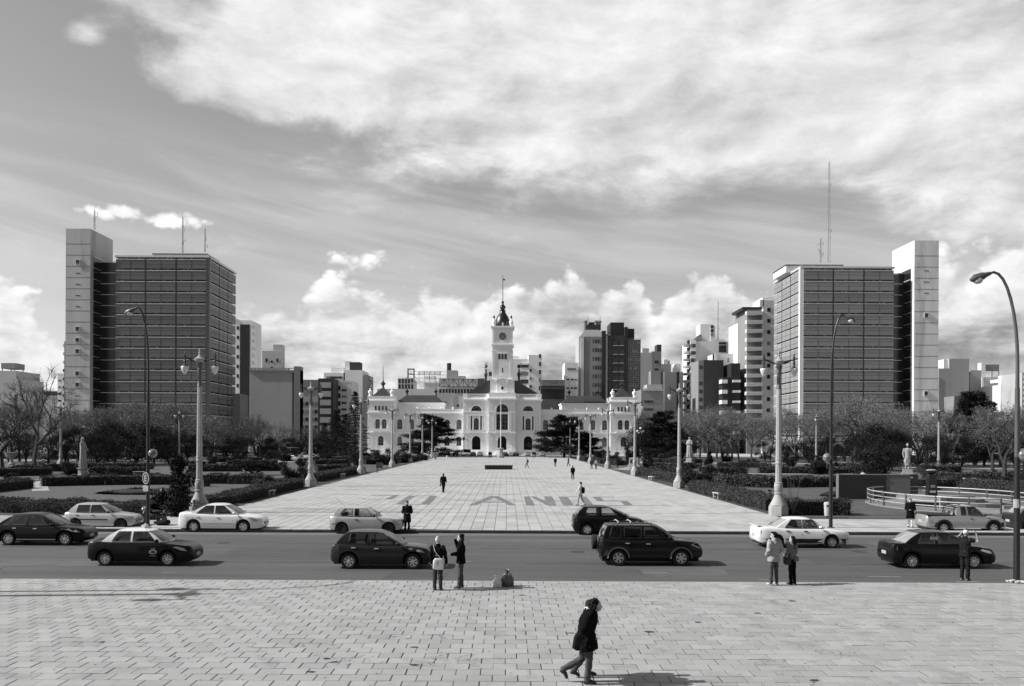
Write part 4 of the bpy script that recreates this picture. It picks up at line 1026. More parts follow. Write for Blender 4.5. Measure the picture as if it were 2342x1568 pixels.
    dw = MB().prism(arch_poly(.95, 1.5), -1.15, -.2, 'y'); part(dw, 'dormer', M_lead).location = (0, 0, 41.3)
    MB().prism(arch_poly(.5, 1.0), -1.2, -1.16, 'y').build('dormer_light', M_pal2, T).location = (0, 0, 41.4)
city_hall()

# ------------------------------------------------------------ the two slab towers with concrete cores
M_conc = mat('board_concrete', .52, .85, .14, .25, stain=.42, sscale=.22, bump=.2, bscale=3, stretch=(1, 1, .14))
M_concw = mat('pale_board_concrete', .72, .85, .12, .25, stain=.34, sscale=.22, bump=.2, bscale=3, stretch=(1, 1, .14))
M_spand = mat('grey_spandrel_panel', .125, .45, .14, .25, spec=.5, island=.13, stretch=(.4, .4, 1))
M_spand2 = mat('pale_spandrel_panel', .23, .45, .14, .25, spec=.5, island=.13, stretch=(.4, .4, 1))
M_band = mat('dark_glazing_band', .014, .2, .5, .9, spec=.6, stretch=(1.2, 1.2, .1))
M_edge = mat('aluminium_edge', .60, .4, .1, 1, metal=.3)
M_core = mat('dark_glazing', .014, .22, .5, .35, spec=.6)
M_winblind = mat('pale_window_blind', .32, .7, .5, .7)
def office_tower(label, s, xc_near, ztop, zcore, mp, mc, roof, co):
    """s=-1: left tower (core on its left).  xc_near = world x of the front corner next to the plaza"""
    D = 289.; FH = 3.6; BAY = 9.9; DEP = 29.0
    T = thing('office_tower', label, 'building', (xc_near, D, 0))
    wid = 3*BAY
    fx = lambda a, b: (min(s*a, s*b), max(s*a, s*b))            # a measured outward from the plaza-side corner
    x0, x1 = fx(.4, wid); q = MB().box(x0+.3, x1-.3, .6, DEP-.4, 0, ztop-.6); q.build('building_core', M_band, T)
    x0, x1 = fx(-.6, .6); MB().box(x0, x1, -.15, 1.1, 0, ztop-.2).build('corner_pier', mc if s > 0 else M_spand, T)
    nf = int((ztop-.8)/FH)
    pm = cached(('sp', BAY, mp.name), lambda: MB().box(-BAY/2+.28, BAY/2-.28, -.25, .15, 0, 1.40).box(-BAY/2+.28, BAY/2-.28, -.25, .15, 1.50, 2.85).mesh('spandrel_panel', mp))
    em = cached(('ed', BAY), lambda: MB().box(-BAY/2+.25, BAY/2-.25, -.34, .1, 0, .20).mesh('sill_rail', M_edge))
    vm = cached(('vm', BAY), lambda: MB().box(-.04, .04, -.28, -.2, 0, 2.85).mesh('panel_joint', M_band))
    for i in range(nf):
        z = ztop-.9-FH*(i+1)+.25
        if z < 2: break
        for b in range(3):
            xx = s*(BAY*(b+.5)+.3)
            o = obj('spandrel_panel', pm, T, (xx, 0, z)); obj('sill_rail', em, o, (0, 0, 2.86)); obj('panel_joint', vm, o, (0, 0, 0))
        for b in range(3):
            o = obj('spandrel_panel', pm, T, (-s*0.0, 1.3+9.3*(b+.5), z), rz=rad(90) if s < 0 else rad(-90)); o.scale = (.93, 1, 1); obj('sill_rail', em, o, (0, 0, 2.86)); obj('panel_joint', vm, o)
    q = MB(); rb = random.Random(17+s)
    for i in range(nf):
        z = ztop-.9-FH*(i+1)+.25+3.06
        for k in range(26):
            if rb.random() < .38: a_ = .6+1.12*k; x0, x1 = fx(a_, a_+rb.uniform(.5, 1.0)); q.box(x0, x1, .45, .58, z, z+.55)
            if rb.random() < .30: y_ = 1.6+1.05*k; xa = s*.62; q.box(xa-.05, xa+.05, y_, y_+.8, z, z+.5)
    stuff(q.build('window_blinds', M_winblind, T))
    # dark gaps between bays
    q = MB()
    for b in (1, 2): xx = s*(BAY*b+.3); q.box(xx-.22, xx+.22, -.2, .5, 0, ztop-.6)
    q.build('bay_gap', M_core, T)
    x0, x1 = fx(-.5, wid+.4); MB().box(x0, x1, -.3, DEP+.2, ztop-.6, ztop).build('roof_slab', M_edge, T)
    q = MB()
    for k in range(22): q.box(-s*(-.4)-.03, -s*(-.4)+.03, k*DEP/21-.03, k*DEP/21+.03, ztop, ztop+1.1)
    q.build('railing', M_edge, T)
    a, b, ya, yb, h_ = roof; x0, x1 = fx(a, b); MB().box(x0, x1, ya, yb, ztop, ztop+h_).build('roof_plant', mc, T); MB().box(x0-.2, x1+.2, ya-.3, yb+.2, ztop+h_, ztop+h_+.3).build('roof_plant_slab', M_core, T)
    # link and core
    x0, x1 = fx(wid, wid+co); MB().box(x0, x1, 6.0, 14, 0, ztop-1.2).build('glazed_link', M_core, T)
    q = MB()
    for i in range(nf):
        z = ztop-.9-FH*i
        if z > 3: q.box(x0+.25, x1-.9, 5.7, 6.0, z-.22, z)
    q.build('link_floor_edge', M_edge, T)
    c0, c1 = wid+co, wid+co+7.9
    x0, x1 = fx(c0, c1)
    MB().box(x0, x1, -1.0, 15.5, 0, zcore).build('core_shaft', mc, T)
    # darker recessed glazing on the core's inner side, lit head left above
    xi = min(s*c0, s*(c0-.06)); MB().box(xi, xi+.06, 1.3, 14.5, 0, zcore-8.5).build('core_glazing', M_core, T)
    q = MB()
    for i in range(nf+1):
        z = zcore-8.5-FH*i
        if z > 3: q.box(s*(c0-.1)-.12, s*(c0-.1)+.12, 1.2, 14.6, z-.25, z)
    q.build('core_floor_edge', M_edge, T)
    x0m = (x0+x1)/2
    q = MB(); z = zcore-5
    while z > 3: q.box(x0+.02, x1-.02, -1.03, -.9, z, z+.09); z -= FH
    q.build('formwork_joint', M_band, T)
    jm = cached('corewin', lambda: MB().box(-.75, .75, -.25, .1, -.8, -.62).box(-.75, .75, -.25, .1, .62, .8).box(-.75, -.58, -.25, .1, -.62, .62).box(.58, .75, -.25, .1, -.62, .62).mesh('window', M_conc))
    pm2 = cached('corepane', lambda: MB().box(-.58, .58, -.08, .1, -.62, .62).mesh('pane', M_core))
    sm = cached('coreslot', lambda: MB().box(-.75, .75, -.05, .1, -.12, .12).mesh('slot_window', M_core))
    pat = ['n', 'w', 's', 's', 's', 's', 'n', 'w', 'w', 'w', 'n', 'w', 'w', 's'] if s < 0 else ['n', 's', 's', 's', 'n', 'w', 'n', 'n', 'n', 'n', 'n', 'n', 'w', 'n']
    for i, k in enumerate(pat):
        z = zcore-6.2-FH*i-(1.0 if s < 0 else 0)
        if k == 'w': o = obj('window', jm, T, (x0m, -1.0, z)); obj('pane', pm2, o)
        elif k == 's': obj('slot_window', sm, T, (x0m, -1.0, z))
    # masts
    return T
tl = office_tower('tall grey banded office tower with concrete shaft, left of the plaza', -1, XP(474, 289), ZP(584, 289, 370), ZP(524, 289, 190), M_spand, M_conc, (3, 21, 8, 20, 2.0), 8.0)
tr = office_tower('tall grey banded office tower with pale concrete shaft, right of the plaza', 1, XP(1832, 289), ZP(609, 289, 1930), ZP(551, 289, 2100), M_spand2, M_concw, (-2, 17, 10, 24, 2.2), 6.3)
M_mast = mat('mast_steel', .22, .5, .2, 3, metal=.4)
def mast(label, px, pyb, pyt, d, w=.35, arms=4):
    T = thing('antenna_mast', label, 'antenna', (XP(px, d), d, ZP(pyb, d, px)-.5))
    h = ZP(pyt, d, px)-ZP(pyb, d, px)+.5; q = MB()
    for i in range(3): a = 2.1*i; q.tube([(w*math.cos(a), w*math.sin(a), 0), (w*.5*math.cos(a), w*.5*math.sin(a), h)], .055, 5)
    z = 0; k = 0
    while z < h-1.2:
        a, b = 2.1*k, 2.1*(k+1); f0 = 1-.5*z/h; f1 = 1-.5*(z+1.1)/h
        q.tube([(w*f0*math.cos(a), w*f0*math.sin(a), z), (w*f1*math.cos(b), w*f1*math.sin(b), z+1.1)], .035, 4); z += 1.1; k += 1
    q.build('lattice', M_mast, T)
    q = MB()
    for i in range(arms):
        z = h*(.25+.6*random.random()); a = random.uniform(0, 6.28); q.tube([(0,0,z), (.9*math.cos(a), .9*math.sin(a), z)], .04, 4); q.tube([(.9*math.cos(a), .9*math.sin(a), z-.5), (.9*math.cos(a), .9*math.sin(a), z+.7)], .06, 5)
    q.tube([(0,0,h), (0,0,h+2.0)], .03, 4); q.build('aerials', M_mast, T)
mast('lattice mast on top of the left concrete shaft', 214, 522, 480, 296, .3, 4)
mast('tall thin mast on the roof of the left office tower', 416, 575, 497, 304, .3, 6)
mast('short mast near the right edge of the left office tower roof', 467, 573, 522, 305, .2, 2)
mast('very tall lattice mast on the right office tower', 1894, 597, 370, 305, .45, 5)
mast('stubby aerial-hung mast on the right office tower', 1875, 597, 545, 303, .3, 8)
# ------------------------------------------------------------ the town behind
M_wht = mat('white_render', .74, .8, .07, .15, stain=.15, sscale=.1, stretch=(1, 1, .3))
M_wht2 = mat('offwhite_render', .58, .8, .08, .15, stain=.2, sscale=.1, stretch=(1, 1, .3))
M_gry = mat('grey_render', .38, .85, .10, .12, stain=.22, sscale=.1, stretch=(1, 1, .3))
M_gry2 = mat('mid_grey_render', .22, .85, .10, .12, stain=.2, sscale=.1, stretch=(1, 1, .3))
M_drk = mat('dark_brick_wall', .045, .8, .2, .3, stain=.2, sscale=.15)
M_drk2 = mat('charcoal_cladding', .022, .6, .2, .3)
M_brown = mat('brown_block', .09, .85, .15, .3, stain=.2, sscale=.1)
M_win = mat('far_window', .03, .2, .5, .35, spec=.6)
M_winl = mat('far_window_blind', .20, .5, .4, .5)
def wmesh(w, h, m): return cached(('fw', w, h, m.name), lambda: MB().box(-w/2, w/2, -.09, .06, 0, h).mesh('window', m))
def smesh(w): return cached(('sl', w), lambda: MB().box(-w/2-.1, w/2+.1, -.18, .06, -.18, 0).mesh('window_sill', M_wht2))
def wgrid(T, face, xs, zs, w, h, m, x=0, y=0, sill=False, skip=0.0, blind=.2):
    """windows in rows; face 'f' front (y plane), 'l'/'r' side (x plane)"""
    rw = random.Random(len(xs)*100+len(zs))
    for zz in zs:
        for a in xs:
            if rw.random() < skip: continue
            mm = M_winl if (m is M_win and rw.random() < blind) else m
            me = wmesh(w, h, mm)
            if face == 'f': o = obj('window', me, T, (a, y, zz))
            elif face == 'r': o = obj('window', me, T, (x, a, zz), rz=rad(90))
            else: o = obj('window', me, T, (x, a, zz), rz=rad(-90))
            if sill: obj('window_sill', smesh(w), o)
def block(label, px0, px1, pyt, d, dep, m, cat='building', name='apartment_block'):
    x0, x1 = XP(px0, d), XP(px1, d); z = ZP(pyt, d, (px0+px1)/2)
    T = thing(name, label, cat, ((x0+x1)/2, d, 0)); w = x1-x0
    MB().box(-w/2, w/2, 0, dep, 0, z).build('wall', m, T)
    return T, w, z
def add(T, x0, x1, y0, y1, z0, z1, m, nm='upper_wall'): return MB().box(x0, x1, y0, y1, z0, z1).build(nm, m, T)
def parapet(T, w, dep, z, m, h=.8, t=.25):
    q = MB(); q.box(-w/2-.05, w/2+.05, -.05, t, z, z+h); q.box(-w/2-.05, -w/2+t, t, dep, z, z+h); q.box(w/2-t, w/2+.05, t, dep, z, z+h); q.build('parapet', m, T)
def rng(a, b, n): return [a+(b-a)*(i+.5)/n for i in range(n)]
def levels(z0, z1, fh): 
    r = []; z = z1
    while z > z0: r.append(z); z -= fh
    return r
# --- far left
T, w, z = block('grey stepped concrete block behind the bare tree at the far left', -40, 45, 866, 350, 18, M_gry); add(T, -w/2, -w/2+13, 0, 18, z, z+3.2, M_gry); add(T, -w/2+6, -w/2+11.6, 2, 9, z+4.2, z+6.4, M_gry2, 'water_tank')
q = MB(); [q.box(-w/2+xx, -w/2+xx+.3, yy, yy+.3, z+3.2, z+4.2) for xx in (6.2, 11.0) for yy in (2.2, 8.4)]; q.build('tank_stand', M_gry2, T); wgrid(T, 'f', [w/2-1.5], [z-14, z-10], 1.2, 4, M_win)
T, w, z = block('low grey houses beyond the bare tree on the left', 45, 96, 902, 420, 15, M_wht2, name='town_house'); wgrid(T, 'f', rng(-w/2, w/2, 5), [z-4, z-8, z-12], 1.2, 2.0, M_win)
T, w, z = block('low dark-topped house left of the concrete shaft', 92, 134, 893, 440, 15, M_gry, name='town_house'); add(T, -w/2, w/2, -.4, 15, z-2.2, z-.6, M_drk2, 'attic_band')
T, w, z = block('slim white tower with small slot windows beside the left concrete shaft', 131, 158, 857, 400, 12, M_wht); wgrid(T, 'f', [-1.6, 1.4], levels(4, z-3, 3.0), 1.4, .9, M_win); parapet(T, w, 12, z, M_wht)
T, w, z = block('narrow balcony stack peeping out behind the left concrete shaft', 146, 168, 780, 330, 14, M_gry2)
for i, zz in enumerate(levels(3, z-2, 3.1)): add(T, -w/2-1.0, -w/2, 1, 6, zz, zz+1.1, M_wht2 if i < 3 else M_drk, 'balcony')
# --- right of the left tower
T, w, z = block('white tower with dark vertical glazing right of the left office tower', 528, 573, 732, 380, 16, M_wht)
add(T, w/2-4.6, w/2-.5, -.35, 2, 3, z-1.8, M_drk2, 'glazed_bay'); wgrid(T, 'f', [w/2-5.6], levels(4, z-4, 4.1), .9, 1.5, M_win); add(T, -w/2, w/2-6, -.2, 6, z, z+.8, M_wht, 'parapet')
q = MB(); [q.box(w/2-.06, w/2+.35, 2, 5, zz, zz+1.2) for zz in levels(4, z-3, 3.1)]; q.build('balcony', M_wht2, T)
T, w, z = block('low grey wing at the foot of the left office tower', 500, 549, 900, 315, 10, M_gry2)
T, w, z = block('blank concrete warehouse block with stepped penthouse and crenellated parapet', 572, 686, 846, 330, 5, M_gry)
H0 = XP(573, 330); c_ = lambda px: XP(px, 330)-(XP(572, 330)+XP(686, 330))/2
add(T, -w/2-.3, w/2-2.2, -.4, 5, z-.7, z, M_gry2, 'cornice_band')
q = MB(); [q.box(x, x+1.1, -.3, .0, z, z+.55) for x in [(-w/2+1.35*i) for i in range(int((w-2.5)/1.35))]]; q.box(-w/2, w/2-2.2, -.31, .02, z+.55, z+.8); q.build('parapet', M_gry, T)
add(T, w/2-2.2, w/2, -.6, 4.8, 0, z+1.4, M_gry2, 'pilaster'); add(T, w/2-2.9, w/2-2.2, -.1, .2, 0, z-1, M_drk2, 'recess')
a, b = c_(597), c_(643); add(T, a, b, 1.0, 4.9, z, z+7.2, M_wht2, 'penthouse'); add(T, c_(622), b, 1.2, 4.8, z+7.2, z+9.6, M_wht2, 'penthouse_top')
wgrid(T, 'f', [a+1.6, a+5.6], [z+3.0], .7, 1.4, M_win, y=1.0); 
for zz in (z+1.0, z+3.2): MB().prism([(.45*math.cos(i*math.pi/8), .45*math.sin(i*math.pi/8)) for i in range(16)], .9, 1.0, 'y').build('round_window', M_win, T).location = (a+3.6, 0, zz)
T, w, z = block('tan low block with dark top right of the blank concrete block', 686, 728, 868, 345, 16, M_gry2); add(T, -w/2, w/2, -.3, 3, 0, z-6.5, M_gry, 'lower_front'); wgrid(T, 'f', rng(-w/2, w/2, 4), levels(3, z-10, 3), 1.1, 1.4, M_win, y=-.3)
T, w, z = block('dark apartment block with pale square panels in horizontal bands', 727, 762, 865, 338, 16, M_drk)
for zz in levels(3, z-3.6, 3.3): add(T, -w/2+.8, w/2-.9, -.25, .1, zz, zz+2.1, M_gry, 'panel')
T, w, z = block('white stepped block with small windows left of the spruce trees', 740, 788, 852, 372, 16, M_wht); wgrid(T, 'f', rng(-w/2+1, w/2-1, 4), [z-2.5, z-6], 1.6, 1.0, M_win); add(T, -2, 4, 3, 9, z, z+2.4, M_wht, 'penthouse')
T, w, z = block('offwhite apartment block with horizontal slot windows behind the spruces', 762, 804, 875, 348, 16, M_wht2); wgrid(T, 'f', [.6], levels(3, z-3.4, 2.5), 2.0, 1.0, M_win); wgrid(T, 'f', [-w/2+1.6], levels(3, z-3, 3), 2.4, 1.8, M_win); parapet(T, w, 14, z, M_wht2)
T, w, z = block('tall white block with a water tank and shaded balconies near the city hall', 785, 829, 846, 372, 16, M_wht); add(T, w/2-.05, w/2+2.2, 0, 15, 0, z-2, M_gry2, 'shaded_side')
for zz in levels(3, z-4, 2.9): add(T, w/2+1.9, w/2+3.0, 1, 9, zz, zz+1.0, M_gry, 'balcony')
add(T, -w/2+2, -w/2+6.4, 3, 9, z, z+3.6, M_drk, 'water_tank'); add(T, -w/2, -w/2+2.0, 3, 9, z, z+4.0, M_wht, 'penthouse')
# --- behind the city hall, left half
T, w, z = block('dark glass grid tower with open frame on its roof behind the left wing', 910, 946, 866, 430, 14, M_win, name='office_block')
q = MB(); [q.box(-w/2+w*i/5-.14, -w/2+w*i/5+.14, -.3, 0, 0, z+.2) for i in range(6)]; [q.box(-w/2, w/2, -.25, 0, zz, zz+.35) for zz in levels(3, z, 2.6)]; q.build('facade_grid', M_wht2, T)
q = MB(); [q.box(x, x+.35, y, y+.35, z, z+5) for x in (.5, 3.4) for y in (1, 4)]; q.box(.5, 3.8, 1, 4.4, z+4.7, z+5.1); q.box(.5, 3.8, 1, 4.4, z+2.4, z+2.7); q.build('roof_frame', M_gry2, T)
T, w, z = block('low pale roofs behind the left wing of the city hall', 862, 1010, 889, 395, 12, M_wht2, name='town_house')
T, w, z = block('grey blank building carrying the rooftop letter sign', 970, 1012, 876, 400, 16, M_gry, name='office_block'); add(T, -w/2-.3, w/2+.3, -.3, 16, z, z+.4, M_wht2, 'cornice_band')
# sign: letters seen from behind, so they read mirrored
d = 402.; SG = thing('rooftop_sign', 'rooftop letter sign seen mirrored from behind on a steel frame', 'sign', (XP(982, d), d, ZP(877, d, 982)))
q = MB(); zt = ZP(850, d)-SG.location.z; zm = ZP(862, d)-SG.location.z
for i in range(6): xx = XP(946+12*i, d)-SG.location.x; xx = max(xx, -9.0); q.tube([(xx, 0, 0 if xx > -4.5 else .3), (xx, 0, zt)], .09, 4)
for zz in (zt, zm-.6, zm+.9, .6): q.tube([(-9.0, .05, zz), (7.4, .05, zz)], .08, 4)
q.tube([(-9.0, 0, .6), (-4.5, 0, 0.1)], .1, 4); q.tube([(-9.0, 0, zt), (-4.5, 0, 1)], .08, 4); q.build('sign_frame', M_gry2, SG)
for txt, px0, px1, py in (('FEDERACION PATRONAL', 952, 1010, 857), ('SEGUROS', 970, 998, 868)):
    fc = bpy.data.curves.new('sign_letters', 'FONT'); fc.body = txt; fc.size = 2.0; fc.extrude = .08; fc.align_x = 'CENTER'; fc.materials.append(M_drk2)
    fo = bpy.data.objects.new('sign_letters', fc); COL.objects.link(fo); fo.parent = SG
    wd = XP(px1, d)-XP(px0, d); sc = wd/(len(txt)*1.30)
    fo.location = ((XP(px0, d)+XP(px1, d))/2-SG.location.x, -.1, ZP(py, d)-SG.location.z); fo.rotation_euler = (rad(90), 0, math.pi); fo.scale = (sc, 1.0, 1)
T, w, z = block('long pale hall with rooftop truss and dark window band left of the clock tower', 1004, 1094, 884, 395, 20, M_wht2, name='exhibition_hall')
cx = (XP(1004, 395)+XP(1094, 395))/2; f_ = lambda px: XP(px, 395)-cx; zf = lambda py: ZP(py, 395)
add(T, f_(1006), f_(1093), -.5, 1, zf(899), zf(890), M_drk2, 'window_band')
q = MB(); [q.box(f_(p), f_(p)+.25, -.62, -.4, zf(900), zf(889)) for p in range(1010, 1094, 7)]; q.build('band_mullion', M_wht2, T)
add(T, f_(1004), f_(1093), 3, 14, zf(884), zf(866), M_gry, 'upper_hall'); add(T, f_(1019), f_(1044), 5, 12, zf(866), zf(845), M_gry, 'step_block'); add(T, f_(1044), f_(1062), 5, 12, zf(866), zf(858), M_gry, 'step_block')
MB().lathe([(1.0, 0), (1.0, 4.2), (.9, 4.4)], 14, ((f_(1018)+f_(1030))/2, 7, zf(845)-1)).build('water_tank', M_drk2, T)
q = MB(); a, b = f_(1004), f_(1092); z0, z1 = zf(884.5), zf(867); n = 8
q.tube([(a, -.4, z0), (b, -.4, z0)], .14, 4); q.tube([(a, -.4, z1), (b, -.4, z1)], .14, 4)
for i in range(n):
    xa, xb = a+(b-a)*i/n, a+(b-a)*(i+1)/n; q.tube([(xa, -.4, z0), (xa, -.4, z1)], .12, 4); q.tube([(xa, -.4, z1 if i % 2 else z0), (xb, -.4, z0 if i % 2 else z1)], .12, 4)
q.build('roof_truss', M_drk, T)
T, w, z = block('brown windowless block beside the clock tower', 1092, 1110, 865, 390, 12, M_brown)
T, w, z = block('grey stained back wall with downpipes behind the left city hall wing', 1000, 1036, 898, 345, 14, M_gry); wgrid(T, 'f', [0], [z-4], .9, .8, M_win)
T, w, z = block('grey two-window back building between wing and central block', 1036, 1068, 904, 335, 14, M_gry); add(T, w/2-3.0, w/2, -.2, 4, 0, z-.3, M_wht2, 'side_strip'); wgrid(T, 'f', [-.8, w/2-1.4], [z-4.2], 1.0, .8, M_win)
# --- behind the clock tower
T, w, z = block('white apartment tower right behind the clock tower', 1166, 1238, 821, 345, 16, M_wht); cx = (XP(1166, 345)+XP(1238, 345))/2; f_ = lambda px: XP(px, 345)-cx
add(T, f_(1208), f_(1238), -.4, 12, 0, ZP(811, 345), M_wht, 'tall_bay'); add(T, f_(1170), f_(1186), 2, 9, z, ZP(813, 345), M_wht, 'penthouse'); wgrid(T, 'f', [f_(1234)], levels(6, ZP(818, 345), 3.1), .8, 1.5, M_win, y=-.4); wgrid(T, 'f', [f_(1213)], levels(6, ZP(850, 345), 3.1), .8, 1.1, M_win, y=-.4)
wgrid(T, 'f', [f_(1199)], levels(6, ZP(840, 345), 3.1), 3.2, 1.6, M_win); add(T, f_(1192), f_(1207), -1.2, 0, ZP(834, 345), ZP(831, 345), M_wht, 'balcony'); wgrid(T, 'f', [f_(1188)], levels(6, ZP(838, 345), 3.1), .6, .6, M_win)
T, w, z = block('white stepped flats peeping out left of the clock tower', 1108, 1132, 842, 352, 14, M_wht); wgrid(T, 'f', [w/2-1.5], levels(6, z-3, 3.2), 2.0, 1.6, M_win); add(T, -w/2, -w/2+1.2, 1, 4, z, z+2.6, M_wht, 'chimney')
T, w, z = block('dark theatre block with a lattice top right of the clock tower', 1237, 1291, 868, 335, 26, M_drk2, name='theatre'); add(T, -w/2, w/2, -.8, 2, 0, ZP(912, 335), M_brown, 'lower_wall'); add(T, -w/2, w/2, -1.3, 2, ZP(890, 335), ZP(884, 335), M_drk, 'ledge')
q = MB(); z0, z1 = ZP(882, 335), ZP(868, 335)
for i in range(12): xa = -w/2+w*i/12; xb = -w/2+w*(i+1)/12; q.tube([(xa, -.3, z0), (xb, -.3, z1)], .07, 4); q.tube([(xa, -.3, z1), (xb, -.3, z0)], .07, 4)
q.tube([(-w/2, -.3, z1), (w/2, -.3, z1)], .12, 4); q.build('lattice', M_gry, T)
T, w, z = block('slim white tower with paired slot windows between theatre and dark tower', 1291, 1322, 829, 352, 14, M_wht); wgrid(T, 'f', [-1.4, .2, 1.6], levels(6, z-7, 3.4), 1.1, .7, M_win); wgrid(T, 'f', [0], [z-3.0], 3.4, .9, M_win)
# --- the large dark tower
D = 362.; cx = XP(1393, D); f_ = lambda px: XP(px, D)-cx; zf = lambda py: ZP(py, D, 1393)
T = thing('residential_tower', 'tall tower of pale ribs, dark centre and glass grid right of the theatre', 'building', (cx, D, 0))
add(T, f_(1323), f_(1384), 0, 18, 0, zf(770), M_gry, 'left_wall'); add(T, f_(1327), f_(1334), -.8, 2, 0, zf(772), M_wht2, 'pale_rib'); add(T, f_(1380), f_(1388), -1.0, 2, 0, zf(768), M_wht2, 'pale_rib'); add(T, f_(1336), f_(1347), -.3, 2, 0, zf(772), M_gry2, 'rib')
q = MB(); a, b = f_(1325), f_(1382)
q.add([(a,-.2,zf(770)),(b,-.2,zf(770)),(b,16,zf(770)),(a,16,zf(770)),(f_(1338),3,zf(752)),(b-2,3,zf(752)),(b-2,12,zf(752)),(f_(1338),12,zf(752))], [(0,1,5,4),(1,2,6,5),(2,3,7,6),(3,0,4,7),(4,5,6,7)]); q.build('hipped_roof', M_gry2, T)
add(T, f_(1344), f_(1374), 3.2, 11, zf(752), zf(740), M_drk, 'roof_house'); add(T, f_(1348), f_(1370), 3.6, 10, zf(740), zf(734), M_drk2, 'roof_house_top')
for p in (1347, 1372, 1379): MB().lathe([(.8, 0), (.8, 3.2), (1.0, 3.3), (1.0, 3.7), (.6, 4.0)], 8, (f_(p-8), 4, zf(752))).build('roof_chimney', M_gry2, T)
wgrid(T, 'f', [f_(1362), f_(1368), f_(1374)], levels(20, zf(785), 3.55), .85, 1.6, M_win); wgrid(T, 'f', [f_(1356)], levels(20, zf(785), 3.55), .45, 1.6, M_win)
add(T, f_(1375), f_(1384), -1.6, 14, 0, zf(757), M_drk2, 'dark_fin'); add(T, f_(1388), f_(1428), -1.2, 16, 0, zf(768), M_drk, 'dark_front'); add(T, f_(1396), f_(1427), 1, 14, zf(768), zf(736), M_drk2, 'dark_top'); add(T, f_(1427), f_(1434), -1.4, 14, 0, zf(748), M_drk2, 'dark_fin'); add(T, f_(1436), f_(1451), 1.5, 12, zf(775), zf(750), M_drk2, 'dark_top'); add(T, f_(1388), f_(1396), 2, 10, zf(768), zf(762), M_gry, 'terrace_wall')
wgrid(T, 'f', [f_(1394)], levels(20, zf(792), 3.55), .8, 1.9, M_core, y=-1.2, blind=0)
wgrid(T, 'f', [f_(1406), f_(1420)], levels(20, zf(790), 3.55), 1.9, 1.8, M_core, y=-1.2, sill=True)
add(T, f_(1433), f_(1464), 0, 16, 0, zf(776), M_core, 'glass_wall')
q = MB(); a, b = f_(1433), f_(1464)
for i in range(9): xx = a+(b-a)*i/8; q.box(xx-.06, xx+.06, -.18, 0, 0, zf(772))
zz = 10
while zz < zf(772): q.box(a, b, -.16, 0, zz, zz+.10); zz += .85
q.build('facade_grid', M_gry, T)
q = MB()
rg = random.Random(5)
for k, zz in enumerate(levels(18, zf(785), 3.5)):
    for i in range(8):
        if rg.random() < .5: xx = a+(b-a)*(i+.1)/8; q.box(xx, xx+(b-a)/8*.8, -.08, .02, zz, zz+.8)
q.build('reflecting_panes', M_winl, T)
for p in (1345, 1348, 1372, 1375): MB().tube([(f_(p), 5, zf(740)), (f_(p), 5, zf(720))], .07, 4).build('aerial', M_mast, T)
# --- grey blocks to its right
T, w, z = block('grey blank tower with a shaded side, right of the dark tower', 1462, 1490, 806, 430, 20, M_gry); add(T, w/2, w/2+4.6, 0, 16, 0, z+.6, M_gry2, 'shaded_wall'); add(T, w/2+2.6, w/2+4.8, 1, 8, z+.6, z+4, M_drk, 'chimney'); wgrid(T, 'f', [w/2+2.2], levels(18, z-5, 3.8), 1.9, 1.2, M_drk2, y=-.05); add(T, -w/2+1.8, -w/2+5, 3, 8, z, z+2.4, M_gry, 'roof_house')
T, w, z = block('grey stepped tower with chimneys further right', 1502, 1534, 832, 450, 16, M_gry); add(T, 1.0, 2.6, 3, 8, z, z+2.6, M_wht2, 'chimney'); add(T, -3.4, -2.2, 3, 6, z, z+5.0, M_gry2, 'chimney'); add(T, 3.2, w/2, 3, 7, z, z+2.2, M_wht2, 'chimney')
T, w, z = block('low brown flats with small dark windows behind the park', 1466, 1516, 890, 345, 14, M_gry2); wgrid(T, 'f', [-w/2+2.2, -.6, 2.0], [z-5.2, z-8.2], 2.2, .9, M_win); add(T, -w/2+2.5, w/2, 2, 10, z, z+2.0, M_gry, 'upper_floor'); add(T, 0, w/2-.5, 3, 9, z+2.0, z+7.5, M_gry2, 'upper_block'); add(T, -w/2+1, w/2, -.4, 2, z-.6, z+.3, M_gry, 'roof_edge')
T, w, z = block('pale blank tower with a dark vertical slot', 1515, 1562, 850, 370, 16, M_gry); add(T, -w/2, -w/2+.9, -.3, 3, 0, z, M_wht, 'pale_edge'); add(T, 1.6, 2.6, -.15, 1, 0, z, M_drk, 'dark_slot'); add(T, w/2-3, w/2-.5, 3, 8, z, z+3.6, M_wht, 'roof_house')
# --- white block with round balconies, dark brick block in front
D = 372.; cx = XP(1626, D); f_ = lambda px: XP(px, D)-cx; zf = lambda py: ZP(py, D, 1626)
T = thing('apartment_block', 'white block with rounded balconies and a tall white penthouse', 'building', (cx, D, 0))
add(T, f_(1579), f_(1686), 0, 18, 0, zf(780), M_wht2, 'wall'); add(T, f_(1577), f_(1590), -1.0, 4, 0, zf(778), M_wht, 'bright_bay'); wgrid(T, 'f', [f_(1580.5), f_(1584), f_(1587.5)], levels(14, zf(795), 3.0), .55, 1.5, M_win, y=-1.0)
for i, zz in enumerate(levels(10, zf(792), 3.0)):
    q = MB().prism([(0, 2), (0, -1.2)]+[(-2.4*math.sin(t), -1.2*math.cos(t)) for t in [.4, .8, 1.2, 1.57]]+[(-2.4, 2)], zz, zz+.9, 'z'); o = q.build('balcony', M_gry if i % 2 else M_gry2, T); o.location = (f_(1577), 0, 0)
    add(T, f_(1572), f_(1577), -.2, 2, zz+.9, zz+2.6, M_drk, 'balcony_recess')
